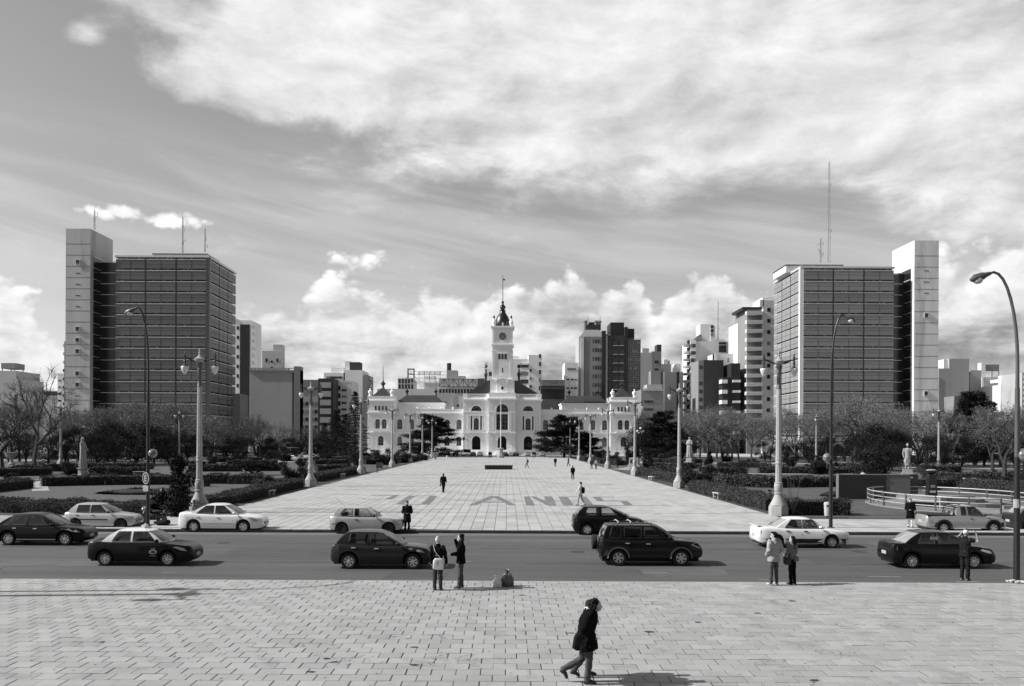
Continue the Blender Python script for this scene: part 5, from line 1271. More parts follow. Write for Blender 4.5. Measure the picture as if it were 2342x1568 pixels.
add(T, f_(1605), f_(1636), 4, 12, zf(780), zf(738), M_wht, 'penthouse'); add(T, f_(1629), f_(1639), 3.6, 8, zf(780), zf(742), M_wht2, 'stair_tower'); wgrid(T, 'f', [f_(1632)], [zf(748), zf(757), zf(766)], 1.2, 1.3, M_win, y=3.6)
add(T, f_(1640), f_(1663), 4, 12, zf(780), zf(774), M_wht2, 'roof_house'); add(T, f_(1643), f_(1660), -.2, 2, zf(805), zf(782), M_drk2, 'dark_opening'); add(T, f_(1643), f_(1660), -.5, 0, zf(789), zf(788), M_wht2, 'slab_edge')
q = MB(); q.add([(f_(1583),1,zf(778)),(f_(1605),1,zf(778)),(f_(1605),9,zf(778)),(f_(1583),9,zf(778)),(f_(1600),1,zf(764)),(f_(1605),1,zf(764)),(f_(1605),9,zf(764)),(f_(1600),9,zf(764))], [(0,1,5,4),(1,2,6,5),(2,3,7,6),(3,0,4,7),(4,5,6,7)]); q.build('sloped_roof', M_gry2, T)
mast('thin mast beside the white penthouse', 1641, 774, 690, 378, .2, 1)
T, w, z = block('white lower block with square windows behind the dark brick block', 1633, 1690, 808, 356, 12, M_wht2); wgrid(T, 'f', [2.6, 5.0], levels(10, z-7.5, 3.2), 1.1, .9, M_win); wgrid(T, 'f', [-w/2+5.6], [z-3.6], .8, 1.8, M_win); add(T, -w/2, -w/2+1.0, -.4, 3, 0, z, M_wht, 'bright_edge')
T, w, z = block('dark brick windowless block with a strip of balconies on its left', 1609, 1654, 823, 344, 16, M_drk); add(T, -w/2-2.0, -w/2, .4, 14, 0, z-.2, M_gry2, 'window_strip'); wgrid(T, 'f', [-w/2-1.0], levels(6, z-3.5, 3.1), 1.5, 1.4, M_win, y=.4)
T, w, z = block('black block with white balcony slabs beside the dark brick block', 1652, 1692, 862, 338, 16, M_drk2); add(T, w/2-3.4, w/2, -.2, 12, 0, ZP(828, 338), M_drk2, 'tall_part')
for zz in levels(6, z-1, 3.9): add(T, -w/2-.6, -w/2+1.6, -1.2, 3, zz-1.4, zz, M_wht, 'balcony'); add(T, w/2-2.9, w/2, -.9, 1, zz-1.0, zz-.1, M_wht, 'balcony')
# --- white balcony tower next to the right office tower
D = 335.; cx = XP(1727, D); f_ = lambda px: XP(px, D)-cx; zf = lambda py: ZP(py, D, 1727)
T = thing('apartment_block', 'white apartment tower with stacked long balconies beside the right office tower', 'building', (cx, D, 0))
add(T, f_(1711), f_(1744), 2.0, 20, 0, zf(700), M_gry2, 'recessed_wall'); add(T, f_(1744), f_(1770), 0, 20, 0, zf(686), M_wht2, 'side_wall'); add(T, f_(1744), f_(1770), 1, 10, zf(686), zf(679), M_wht, 'roof_wall')
add(T, f_(1700), f_(1746), 1.8, 18, zf(706), zf(700), M_drk2, 'roof_edge'); add(T, f_(1737), f_(1746), 0, 10, zf(700), zf(685), M_wht2, 'stair_head')
wgrid(T, 'f', [f_(1757)], levels(8, zf(712), 4.2), 1.2, 1.4, M_win)
bm = cached('longbalcony', lambda: MB().box(f_(1706), f_(1744), -.4, 2, 0, .75).box(f_(1706), f_(1744), -.4, 2, -.55, -.1).box(f_(1706)+.2, f_(1744)-.2, -.2, 2, -.1, 0).mesh('balcony', M_wht2))
pm = cached('balconyposts', lambda: (lambda q: [q.box(f_(1706)+.5+.62*i, f_(1706)+.7+.62*i, -.42, -.3, -.1, .0) for i in range(9)] and q)(MB()).mesh('balcony_slot', M_drk2))
for i, zz in enumerate(levels(6, zf(716), 3.35)):
    o = obj('balcony', bm, T, (0, 0, zz)); o.scale = (1, 1, 1)
    if i % 2: wgrid(T, 'f', [f_(1722)+random.uniform(-1, 1)], [zz+.9], 1.4, 1.3, M_winl, y=2.0)
T, w, z = block('slim white tower with a glass strip left of the balcony tower', 1686, 1708, 739, 350, 14, M_wht); add(T, -w/2+.7, -w/2+2.6, -.15, 2, 4, z-2, M_win, 'glass_strip'); q = MB(); [q.box(-w/2+.6, -w/2+2.7, -.25, 0, zz, zz+.25) for zz in levels(6, z-3, 3)]; q.build('strip_bars', M_wht, T)
# --- right of the right tower
T, w, z = block('grey rendered block with a white stair house at the right', 2146, 2182, 842, 330, 14, M_gry); add(T, -w/2, -w/2+2.2, 1, 12, z-4, z-.5, M_drk, 'dark_roof'); add(T, -w/2-.4, -w/2+.1, -.2, 3, 0, z-3, M_wht, 'bright_edge')
T, w, z = block('streaked grey tower with a bright white stair house', 2170, 2216, 820, 350, 14, M_gry); add(T, -w/2-1.6, -w/2+1.6, 1, 8, z-5, z-.2, M_wht, 'stair_house'); wgrid(T, 'f', [-w/2+.2], [z-4], .6, 2, M_win, y=1.0)
T, w, z = block('grey block with a white-dotted edge at the right', 2218, 2244, 846, 360, 12, M_gry); add(T, -w/2-.6, -w/2, .5, 6, 0, z-.4, M_drk2, 'dark_edge')
T, w, z = block('pale low block with rooftop billboard frame at the right', 2244, 2304, 862, 400, 14, M_wht2); add(T, -w/2, -w/2+.9, -.3, 4, 0, z, M_wht, 'bright_edge'); q = MB(); [q.box(x, x+.25, 4, 4.3, z, z+6) for x in (-3, 1, 4)]; q.box(-3, 4.2, 3.9, 4.0, z+3, z+6); q.build('billboard_frame', M_gry2, T); add(T, -4.4, -2.4, 3, 6, z, z+6.6, M_wht, 'stair_house')
T, w, z = block('white cubic houses stepping down at the right', 2288, 2342, 880, 345, 16, M_wht); add(T, -w/2+2.5, w/2-1, 3, 12, z, z+2.6, M_wht, 'upper_floor'); add(T, 0, w/2-2.2, 4, 10, z+2.6, z+4.2, M_wht, 'top_floor'); add(T, 1.0, 3.2, 2.6, 3, z-1.5, z+2.6, M_drk, 'dark_recess'); wgrid(T, 'f', [0], [z-2.4], .8, .3, M_win)
T, w, z = block('pale apartment block with window rows at the right edge', 2337, 2380, 852, 330, 14, M_gry); wgrid(T, 'f', rng(-w/2, w/2, 4), levels(6, z-2, 2.0), .9, 1.0, M_wht)
T, w, z = block('low dark house behind the right-hand park trees', 2190, 2262, 905, 320, 10, M_gry2)
# ============================================================ FIGURES
M_skin = mat('skin', .38, .55, .08, 12)
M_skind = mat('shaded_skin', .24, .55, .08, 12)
M_hair = mat('dark_hair', .008, .7, .4, 40, stretch=(1, 1, 4), spec=.12)
M_hairb = mat('brown_hair', .025, .7, .4, 40, stretch=(1, 1, 4), spec=.12)
def cloth(name, v, rough=.95): return mat(name, v, rough, .22, 7, bump=.35, bscale=18, spec=.08)
C_blk = cloth('black_cloth', .005); C_dk = cloth('charcoal_cloth', .014); C_dk2 = cloth('dark_grey_cloth', .05); C_den = cloth('grey_denim', .07); C_den2 = cloth('pale_denim', .26)
C_lt = cloth('pale_jacket_cloth', .30); C_md = cloth('mid_grey_knit', .13); C_wh = cloth('white_cloth', .66); C_dend = cloth('dark_denim', .035); C_cream = cloth('cream_cloth', .5)
M_shoe = mat('shoe_leather', .02, .5, .2, 10); M_shoel = mat('pale_trainers', .42, .6, .2, 10); M_shoem = mat('grey_trainers', .12, .6, .2, 10)
FOLD = bpy.data.textures.new('cloth_folds', 'CLOUDS'); FOLD.noise_scale = .11; FOLD.noise_depth = 1
def folds(o, st):
    m = o.modifiers.new('folds', 'DISPLACE'); m.texture = FOLD; m.strength = st; m.mid_level = .5; m.texture_coords = 'GLOBAL'; return o
def remesh(o, v, sm=4, fac=.5):
    m = o.modifiers.new('fuse', 'REMESH'); m.mode = 'VOXEL'; m.voxel_size = v; m.use_smooth_shade = True
    if sm: s = o.modifiers.new('soften', 'SMOOTH'); s.iterations = sm; s.factor = fac
    return o
def seg(q, a, b, ra, rb, n=10, flat=None):
    a, b = Vector(a), Vector(b); st = 4
    q.tube([a+(b-a)*i/st for i in range(st+1)], [ra+(rb-ra)*i/st for i in range(st+1)], n)
    q.ball(a, ra*.98, ra*.98, ra*.98, n, 6); q.ball(b, rb*.98, rb*.98, rb*.98, n, 6)
def rings(q, rs, n=16):
    """stack of ellipses (x, y, z, half depth, half width, tilt) closed at both ends"""
    vs = []; fs = []
    for x, y, z, hx, hy in rs:
        for k in range(n): a = 2*math.pi*k/n; vs.append((x+hx*math.cos(a), y+hy*math.sin(a), z))
    for i in range(len(rs)-1):
        for k in range(n): fs.append((i*n+k, i*n+(k+1) % n, (i+1)*n+(k+1) % n, (i+1)*n+k))
    fs.append(tuple(range(n-1, -1, -1))); fs.append(tuple(range((len(rs)-1)*n, len(rs)*n)))
    q.add(vs, fs)
def hand(q, w, tip, side, curl=.5, spread=1.0, k=1.0):
    """palm and five fingers from wrist w towards tip"""
    w, tip = Vector(w), Vector(tip); d = (tip-w).normalized()
    lat = d.cross(Vector((0, 0, 1)))
    if lat.length < .3: lat = Vector((1, 0, 0))
    lat.normalize(); nrm = lat.cross(d).normalized()
    if abs(d.z) > .75: lat, nrm = Vector((1, 0, 0)), Vector((0, -side, 0))
    pc = w+d*.05*k
    for u in (-.028, -.009, .010, .028): seg(q, w+lat*u*.6*k, w+d*.085*k+lat*u*k, .013*k, .012*k, 8)
    for u, ln in ((-.030, .060), (-.010, .074), (.010, .070), (.029, .055)):
        a = w+d*.085*k+lat*u*k*spread; b = a+(d*(1-.35*curl)+nrm*.6*curl)*ln*.55*k; c = b+(d*(1-.8*curl)+nrm*1.0*curl)*ln*.5*k
        seg(q, a, b, .0098*k, .009*k, 7); seg(q, b, c, .009*k, .0078*k, 7)
    a = w+d*.025*k+lat*.026*k; b = a+(lat*.75+d*.6).normalized()*.045*k; c = b+(lat*.25+d).normalized()*.034*k
    seg(q, a, b, .0125*k, .0105*k, 7); seg(q, b, c, .0105*k, .009*k, 7)
DEF = dict(pelvis=(0,0,.94), chest=(0,0,1.28), neck=(0,0,1.49), head=(.025,0,1.625), shL=(0,.185,1.425), shR=(0,-.185,1.425), elL=(-.02,.222,1.14), elR=(-.02,-.222,1.14),
           wrL=(.04,.222,.90), wrR=(.04,-.222,.90), haL=(.06,.222,.78), haR=(.06,-.222,.78), hipL=(0,.085,.92), hipR=(0,-.085,.92), knL=(.015,.095,.50), knR=(.015,-.095,.50),
           anL=(-.02,.10,.085), anR=(-.02,-.10,.085), toL=(.13,.115,.035), toR=(.13,-.115,.035))
def person(label, loc, yaw, h=1.72, pose=None, top=C_blk, bottom=C_dk, shoe=M_shoe, skin=None, hair='short', hairm=None, hat=None, bulk=1.0, hem=.86, flare=1.0, turn=0.0, near=True, group=None, extra=None, name='person', cat='person', bare_arms=False, lean=0.0):
    k = h/1.75; J = {a: Vector(v) for a, v in DEF.items()}
    if pose:
        for a, v in pose.items(): J[a] = Vector(v)
    if lean:
        for a in J:
            z = J[a].z
            if z > .95 and not (pose and a in pose): J[a] = J[a]+Vector((lean*(z-.95), 0, -.12*abs(lean)*(z-.95)))
    J = {a: v*k for a, v in J.items()}
    T = thing(name, label, cat, loc, yaw, group)
    skin = skin or M_skin; hairm = hairm or M_hair
    vb, vc = (.0105, .0135) if near else (.022, .024)
    # ---- body
    q = MB(); hd = J['head']; tc, ts = math.cos(turn), math.sin(turn)
    def hp(x, y, z): return (hd.x+(x*tc-y*ts)*k, hd.y+(x*ts+y*tc)*k, hd.z+z*k)
    def hball(c, rx, ry, rz, n=12, m=8):
        b = MB().ball((0,0,0), rx, ry, rz, n, m); q.add([hp(c[0]+p[0], c[1]+p[1], c[2]+p[2]) for p in b.v], b.f)
    hball((-.012, 0, .03), .098, .077, .092); hball((.022, 0, -.045), .068, .058, .075); hball((.055, 0, -.085), .028, .032, .026)
    hball((.092, 0, -.02), .022, .014, .024, 8, 6); hball((.083, 0, -.062), .014, .024, .010, 8, 6)
    for s in (-1, 1): hball((-.005, s*.078, -.012), .016, .010, .030, 8, 6); hball((.07, s*.032, .012), .014, .022, .010, 8, 6)
    seg(q, J['neck']+Vector((-.005, 0, -.05))*k, hd+Vector((-.012, 0, -.06))*k, .058*k, .052*k)
    seg(q, J['pelvis'], J['chest'], .115*k, .12*k); seg(q, J['chest'], J['neck']-Vector((0,0,.06))*k, .12*k, .06*k)
    for s in 'LR':
        seg(q, J['chest']+Vector((0,0,.08))*k, J['sh'+s], .07*k, .052*k); seg(q, J['sh'+s], J['el'+s], .046*k, .038*k); seg(q, J['el'+s], J['wr'+s], .036*k, .026*k)
        seg(q, J['pelvis'], J['hip'+s], .09*k, .085*k); seg(q, J['hip'+s], J['kn'+s], .075*k, .05*k); seg(q, J['kn'+s], J['an'+s], .05*k, .034*k); seg(q, J['an'+s], J['to'+s], .034*k, .024*k)
        if near: hand(q, J['wr'+s], J['ha'+s], 1 if s == 'L' else -1, k=k)
        else: seg(q, J['wr'+s], J['wr'+s]+(J['ha'+s]-J['wr'+s])*.8, .028*k, .022*k)
    remesh(q.build('body', skin, T), vb, 3 if near else 1)
    # ---- coat or jacket
    q = MB(); P, Cc, N = J['pelvis'], J['chest'], J['neck']; b = bulk
    sp = lambda z: P+(Cc-P)*((z-P.z)/(Cc.z-P.z)) if z < Cc.z else Cc+(N-Cc)*((z-Cc.z)/(N.z-Cc.z))
    z0 = hem*k; rs = []
    lst = [(z0, .135*flare, .185*flare), (P.z*.99 if z0 < P.z*.97 else z0+.03, .135*(1+.5*(flare-1)), .180*(1+.5*(flare-1))), (P.z+.12*k, .120, .162), (Cc.z, .130, .192), (Cc.z+.09*k, .120, .205), (N.z-.05*k, .090, .158), (N.z-.012*k, .074, .090), (N.z+.03*k, .074, .078), (N.z+.058*k, .070, .072)]
    for z, hx, hy in lst:
        c = sp(max(z, P.z)) if z >= P.z else P+Vector((0, 0, z-P.z)); rs.append((c.x, c.y, z, hx*k*b, hy*k*(b if z < N.z-.06*k else 1)))
    rings(q, rs)
    ra = 1.0 if not bare_arms else .0
    for s in 'LR':
        seg(q, J['sh'+s], J['el'+s] if ra else J['sh'+s]+(J['el'+s]-J['sh'+s])*.4, .078*k*b, .064*k*b)
        if ra: seg(q, J['el'+s], J['wr'+s]+(J['wr'+s]-J['el'+s])*.0, .062*k*b, .050*k*b)
    o_ = remesh(q.build('jacket', top, T), vc, 4)
    if near: folds(o_, .045)
    # ---- trousers
    q = MB()
    q.ball(P+Vector((0,0,-.01))*k, .125*k, .165*k, .14*k, 14, 8)
    for s in 'LR':
        seg(q, J['hip'+s], J['kn'+s], .098*k, .074*k); seg(q, J['kn'+s], J['an'+s]+(J['an'+s]-J['kn'+s])*.02, .072*k, .064*k)
    o_ = remesh(q.build('trousers', bottom, T), vc, 3)
    if near: folds(o_, .038)
    for s in 'LR':
        q = MB(); a, t = J['an'+s], J['to'+s]; d = (t-a); dv = Vector((d.x, d.y, 0)); dv = dv.normalized() if dv.length > .02 else Vector((1,0,0))
        seg(q, a-dv*.035*k+Vector((0,0,-.035))*k, a+(t-a)*.5, .046*k, .042*k, 8); seg(q, a+(t-a)*.5, t, .042*k, .034*k, 8); q.v = [(x, y, max(z, .0)) if min(a.z, t.z) < .12*k else (x, y, z) for x, y, z in q.v]
        q.build('shoe', shoe, T, True)
    # ---- hair or hat
    q = MB()
    def hb(c, rx, ry, rz, n=14, m=10):
        bb = MB().ball((0,0,0), rx, ry, rz, n, m); q.add([hp(c[0]+p[0], c[1]+p[1], c[2]+p[2]) for p in bb.v], bb.f)
    if hat == 'beanie': hb((-.018, 0, .058), .108, .090, .092); hb((-.05, 0, .10), .07, .07, .075)
    elif hat == 'cap': hb((-.012, 0, .055), .106, .086, .078); hb((.10, 0, .055), .07, .07, .014)
    else:
        hb((-.034, 0, .045), .098, .086, .092)
        if hair == 'short': hb((-.045, 0, .0), .078, .084, .085); hb((.03, 0, .10), .065, .072, .035)
        if hair == 'long': hb((-.055, 0, -.03), .078, .096, .13); hb((-.065, 0, -.11), .055, .085, .10)
        if hair == 'pony': hb((-.05, 0, .0), .080, .084, .09); hb((-.13, 0, .0), .05, .04, .05); hb((-.16, 0, -.08), .035, .035, .10)
        if hair == 'curly':
            for i in range(18): a = i*2.4; hb((-.062+.045*math.cos(a), .078*math.sin(a), .03+.085*math.cos(i*1.7)), .036, .034, .038, 8, 6)
    remesh(q.build('hat' if hat else 'hair', (C_cream if hat == 'beanie' else C_wh) if (hat and not hat.startswith('dark')) else hairm, T), .011 if near else .02, 2)
    if near:
        q = MB()
        for s in (-1, 1): q.ball(hp(.079, s*.033, .004), .008*k, .013*k, .006*k, 8, 6)
        q.build('eyes', M_hair, T)
    if extra: extra(T, J, k)
    return T
def strap(T, pts, r, m): MB().tube(pts, r, 5).build('strap', m, T)
def bag_obj(T, c, sx, sy, sz, m, nm='bag', rz=0.0, ry=0.0):
    def f(v, e=.45): return math.copysign(abs(v)**e, v)
    b = MB().ball((0,0,0), 1, 1, 1, 20, 12); b.v = [(f(x)*sx/2*(1+.10*z), f(y)*sy/2*(1-.12*z), f(z)*sz/2+.02*sz*math.sin(6*y)) for x, y, z in b.v]
    o = b.build(nm, m, T, True, loc=c); o.rotation_euler = (0, ry, rz); return o
# --- the pair walking in front
gm = G(1338, 1562)
def shoulder_bag(T, J, k):
    bag_obj(T, (-.10, -.20, .86), .30, .13, .30, C_dk, 'shoulder_bag', .1, .25); strap(T, [(-.14, -.24, 1.0), (-.05, -.16, 1.28), (.0, -.08, 1.50), (.02, .1, 1.44)], .014, C_dk)
    N = J['neck']; V = lambda x, y, z: N+Vector((x, y, z))
    q = MB(); q.tube([V(-.10, 0, .035), V(-.075, -.075, .03), V(.0, -.095, .0), V(.075, -.085, -.06), V(.13, -.08, -.17), V(.155, -.09, -.28)], [.03, .034, .03, .022, .016, .010], 8); q.tube([V(-.10, 0, .035), V(-.075, .075, .03), V(.0, .095, .0), V(.08, .07, -.06)], .03, 8); q.build('scarf', C_wh, T)
person('man with curly dark hair in a black jacket, walking across the foreground slabs', gm, 0.0, 1.74,
       pose=dict(pelvis=(0,0,.90), head=(.23,0,1.545), neck=(.11,0,1.455), chest=(.06,0,1.26), hipL=(0,.085,.88), hipR=(0,-.085,.88), knR=(.07,-.09,.48), anR=(.03,-.09,.085), toR=(.19,-.10,.035),
                 knL=(-.05,.09,.47), anL=(-.42,.09,.26), toL=(-.36,.10,.09), elR=(-.05,-.25,1.14), wrR=(.13,-.20,.96), haR=(.20,-.15,.92), elL=(.02,.25,1.12), wrL=(.15,.19,.98), haL=(.20,.14,.94)),
       top=C_blk, bottom=C_den, hair='curly', bulk=1.46, hem=.70, flare=1.30, lean=.20, extra=shoulder_bag)
person('second walker in dark clothes half hidden behind the man in black', gm+Vector((.07, .48, 0)), 0.0, 1.57, pose=dict(knR=(-.05,-.09,.48), anR=(-.30,-.09,.16), toR=(-.18,-.10,.05), knL=(.10,.09,.49), anL=(.06,.09,.085), toL=(.21,.10,.035)),
       top=C_blk, bottom=C_den, hair='long', hairm=M_hairb, hem=.74, flare=1.1, lean=.1)
# --- couple by the kerb
def white_bag(T, J, k):
    bag_obj(T, (-.19, -.06, .86), .10, .34, .36, C_wh, 'bag', .25); MB().box(-.245, -.238, -.06, .06, .82, .95).build('bag_print', C_dk, T); strap(T, [(-.14, -.12, 1.03), (-.15, .06, 1.25), (-.06, .14, 1.45)], .012, C_cream)
person('woman in a pale beanie and black jacket carrying a white bag, seen from behind', G(1001, 1349), rad(82), 1.68, pose=dict(elR=(-.03,-.27,1.14), wrR=(-.02,-.30,.90), haR=(.0,-.30,.80)), top=C_blk, bottom=C_dend, hat='beanie', hem=.84, extra=white_bag)
person('man in a black jacket shading his eyes, other palm held out', G(1054, 1345), rad(176), 1.74,
       pose=dict(elL=(.05,.24,1.16), wrL=(.27,.20,1.12), haL=(.38,.18,1.13), elR=(.14,-.28,1.32), wrR=(.20,-.16,1.56), haR=(.14,-.06,1.66), head=(.03,0,1.63), anL=(.05,.10,.085), toL=(.20,.11,.035)), top=C_blk, bottom=C_den, hair='curly', hairm=M_hair, bulk=1.12, hem=.82, flare=1.05, shoe=M_shoem)
# --- couple on the right
person('young man in a pale padded jacket and jeans, seen from behind', G(1770, 1338), rad(118), 1.78, pose=dict(elL=(-.06,.29,1.16), wrL=(.10,.22,1.0), haL=(.18,.15,.98), elR=(-.06,-.29,1.16), wrR=(.10,-.24,1.0), haR=(.18,-.18,.98), anL=(-.02,.15,.085), toL=(.12,.18,.035), knL=(.0,.13,.5)), top=C_lt, bottom=C_den, hair='short', bulk=1.16, hem=.78, flare=1.06, shoe=M_shoel, turn=.75)
def side_bag(T, J, k):
    bag_obj(T, (.06, .20, .80), .26, .10, .28, C_dk2, 'bag', .2); strap(T, [(.04, .20, .95), (-.10, .05, 1.25), (-.03, -.14, 1.43)], .018, C_blk); bag_obj(T, (-.13, -.04, .86), .06, .24, .16, C_md, 'jumper_tail')
person('woman with dark hair in a grey knit jumper and black trousers, cross-body bag', G(1812, 1336), rad(125), 1.62, pose=dict(elL=(.02,.25,1.14), wrL=(.20,.16,1.05), haL=(.28,.10,1.04), elR=(.02,-.24,1.14), wrR=(.18,-.14,1.05), haR=(.26,-.08,1.05)), top=C_md, bottom=C_blk, hair='long', hem=.92, turn=.5, extra=side_bag)
# --- man with arms up
person('man in a white cap with both arms raised, taking a picture', G(2207, 1328), rad(35), 1.76,
       pose=dict(elL=(.16,.30,1.50), wrL=(.12,.10,1.74), haL=(.10,.0,1.80), elR=(.10,-.40,1.36), wrR=(.10,-.33,1.64), haR=(.10,-.27,1.74), head=(.05,0,1.62)), top=C_dk, bottom=C_dk, hat='cap', skin=M_skind, bulk=1.05, hem=.84, shoe=M_shoem, bare_arms=True)
# --- people at the far kerb and on the plaza
def at(px, py): return G(px, py)
person('woman in a dark coat and woollen hat standing at the far kerb', G(931, 1217, ROADZ), rad(-80), 1.68, pose=dict(elL=(.02,.26,1.12), wrL=(.18,.08,1.06), haL=(.22,.0,1.06), elR=(.02,-.26,1.12), wrR=(.18,-.08,1.06), haR=(.22,.0,1.06)), top=C_dk, bottom=C_blk, hair='short', bulk=1.08, hem=.56, flare=1.12, skin=M_skind)
person('woman in a dark padded jacket waiting behind the silver pickup', G(2082, 1206), rad(-120), 1.62, pose=dict(elL=(.02,.26,1.12), wrL=(.18,.10,1.06), haL=(.22,.02,1.06), elR=(.02,-.26,1.12), wrR=(.18,-.08,1.06), haR=(.22,.0,1.06)), top=C_blk, bottom=C_wh, hair='short', hairm=M_hairb, bulk=1.15, hem=.55, flare=1.12)
WALK = dict(knL=(.16,.09,.51), anL=(.18,.09,.10), toL=(.33,.10,.07), knR=(-.05,-.09,.50), anR=(-.30,-.09,.17), toR=(-.20,-.10,.05), elL=(-.10,.24,1.15), wrL=(-.06,.24,.92), haL=(-.04,.24,.82), elR=(.04,-.24,1.15), wrR=(.16,-.22,.95), haR=(.20,-.21,.85))
person('pale-dressed girl striding along the left pavement with arms out', G(371, 1174), rad(178), 1.62, pose=dict(WALK, elL=(.12,.28,1.22), wrL=(.34,.26,1.08), haL=(.42,.25,1.04), elR=(-.14,-.26,1.20), wrR=(-.32,-.30,1.06), haR=(-.40,-.31,1.0)), top=C_lt, bottom=C_den2, hair='pony', hairm=M_hairb, hem=.86, shoe=M_shoel)
def folder(T, J, k): bag_obj(T, (-.02, .27, .72), .30, .05, .22, C_blk, 'document_case', 0, .5)
person('man in a black suit walking away down the plaza with a case', G(1014, 1127), rad(80), 1.76, pose=WALK, top=C_blk, bottom=C_blk, hem=.74, flare=1.08, near=False, extra=folder)
def pack(T, J, k): bag_obj(T, (-.20, 0, 1.16), .18, .30, .46, C_blk, 'backpack')
person('walker in a pale jacket with a black backpack on the painted letters', G(1328, 1157), rad(155), 1.76, pose=dict(WALK, elL=(.08,.26,1.16), wrL=(.26,.26,.98), haL=(.34,.25,.92)), top=C_cream, bottom=C_lt, near=False, extra=pack)
person('man in dark jacket with a backpack walking towards the city hall', G(1310, 1097), rad(95), 1.74, pose=WALK, top=C_dk, bottom=C_dk, near=False, extra=pack)
person('distant walker in a pale top with a dark bag right of the dark stone block', G(1205, 1070), rad(150), 1.72, pose=WALK, top=C_lt, bottom=C_den, near=False, extra=pack)
person('distant dark figure in the middle of the plaza facing the camera', G(1270, 1067), rad(-90), 1.72, top=C_blk, bottom=C_dk2, near=False)
person('distant man in black striding across the plaza at the right', G(1300, 1066), rad(175), 1.74, pose=WALK, top=C_blk, bottom=C_dk, near=False)
person('distant man in grey walking beside a pale-coated companion', G(1353, 1073), rad(90), 1.76, pose=WALK, top=C_dk2, bottom=C_dk2, near=False)
person('distant companion in a pale jacket and dark trousers', G(1363, 1073), rad(90), 1.66, top=C_cream, bottom=C_blk, near=False)
person('dark figure standing beside the fourth lamp on the right', G(1391, 1067), rad(200), 1.72, top=C_blk, bottom=C_blk, near=False)
person('dark figure by the bronze statue steps', G(1412, 1068), rad(30), 1.70, top=C_blk, bottom=C_dk, near=False)
person('distant figure in a dark top and white trousers left of the flagpole', G(1022, 1049), rad(60), 1.68, top=C_blk, bottom=C_wh, near=False)
person('left one of two dark figures before the left doorway', G(1119, 1046.5), rad(90), 1.75, top=C_blk, bottom=C_blk, near=False, bulk=1.2)
person('right one of two dark figures before the left doorway', G(1123, 1046.5), rad(90), 1.75, top=C_blk, bottom=C_blk, near=False, bulk=1.1)
person('left one of two dark figures before the right doorway', G(1219, 1046), rad(70), 1.75, top=C_blk, bottom=C_blk, near=False)
person('right one of two dark figures before the right doorway', G(1223.5, 1046), rad(100), 1.75, top=C_blk, bottom=C_blk, near=False)
person('lone dark figure under the right cedar', G(1290, 1047), rad(120), 1.75, top=C_blk, bottom=C_blk, near=False)
person('far walker in a white shirt in the left park', G(78, 1066), rad(0), 1.7, pose=WALK, top=C_wh, bottom=C_dk, near=False)
person('far figure in black beside the left park hedge', G(156, 1066), rad(60), 1.7, top=C_blk, bottom=C_blk, near=False)
person('far walker in grey behind the white statue, left one of two', G(381, 1062), rad(180), 1.72, pose=WALK, top=C_dk, bottom=C_den, near=False)
person('far walker in black behind the white statue, right one of two', G(390, 1061), rad(180), 1.72, pose=WALK, top=C_blk, bottom=C_den, near=False)
person('far walker in black crossing the right park path', G(2271, 1066), rad(10), 1.7, pose=WALK, top=C_blk, bottom=C_dk, near=False)
person('far dark figure standing on the right park path', G(2252, 1066), rad(90), 1.7, top=C_dk, bottom=C_dk, near=False)
person('far figure in black behind the right-hand hedges', G(1912, 1077), rad(60), 1.7, top=C_blk, bottom=C_blk, near=False)
person('figure in a white shirt behind the brick wall', G(1974, 1112), rad(90), 1.7, top=C_wh, bottom=C_dk, near=False)
person('dark figure by the stone plaque on the left plaza edge', G(866, 1069), rad(90), 1.7, top=C_blk, bottom=C_dk, near=False)
SEAT = dict(pelvis=(0,0,.52), chest=(.02,0,.86), neck=(.03,0,1.07), head=(.06,0,1.21), shL=(.02,.185,1.0), shR=(.02,-.185,1.0), elL=(.1,.24,.76), elR=(.1,-.24,.76), wrL=(.3,.15,.66), wrR=(.3,-.15,.66), haL=(.38,.1,.64), haR=(.38,-.1,.64), hipL=(.02,.085,.50), hipR=(.02,-.085,.50), knL=(.44,.11,.50), knR=(.44,-.11,.50), anL=(.42,.11,.085), anR=(.42,-.11,.085), toL=(.57,.12,.035), toR=(.57,-.12,.035))
person('figure in black seated on the low wall by the last left lamp', G(972, 1051), rad(-40), 1.7, pose=SEAT, top=C_blk, bottom=C_den2, near=False, hem=.46)
# ============================================================ STREET FURNITURE
M_stone = mat('lamp_stone', .32, .85, .12, 2.0, stain=.3, sscale=1.2, bump=.3, bscale=20)
M_iron = mat('lamp_iron', .045, .5, .2, 4, metal=.3)
M_globe = mat('opal_globe', .58, .25, .06, 4, coat=.4)
M_globe2 = mat('smoky_globe', .16, .12, .2, 6, coat=.6, spec=.6)
M_pole = mat('dark_steel_pole', .013, .45, .2, 3, spec=.5)
M_polel = mat('grey_steel_pole', .075, .45, .2, 3, spec=.5)
M_marb = mat('weathered_marble', .27, .8, .15, 2.5, stain=.45, sscale=2.0, bump=.3, bscale=14)
M_bronze = mat('dark_bronze', .02, .45, .3, 4, metal=.4)
M_granite = mat('polished_dark_granite', .018, .25, .3, 9)
M_benchs = mat('bench_concrete', .42, .85, .15, 4, stain=.3, sscale=2)
M_steel = mat('galvanised_rail', .36, .55, .1, 3, metal=.2)
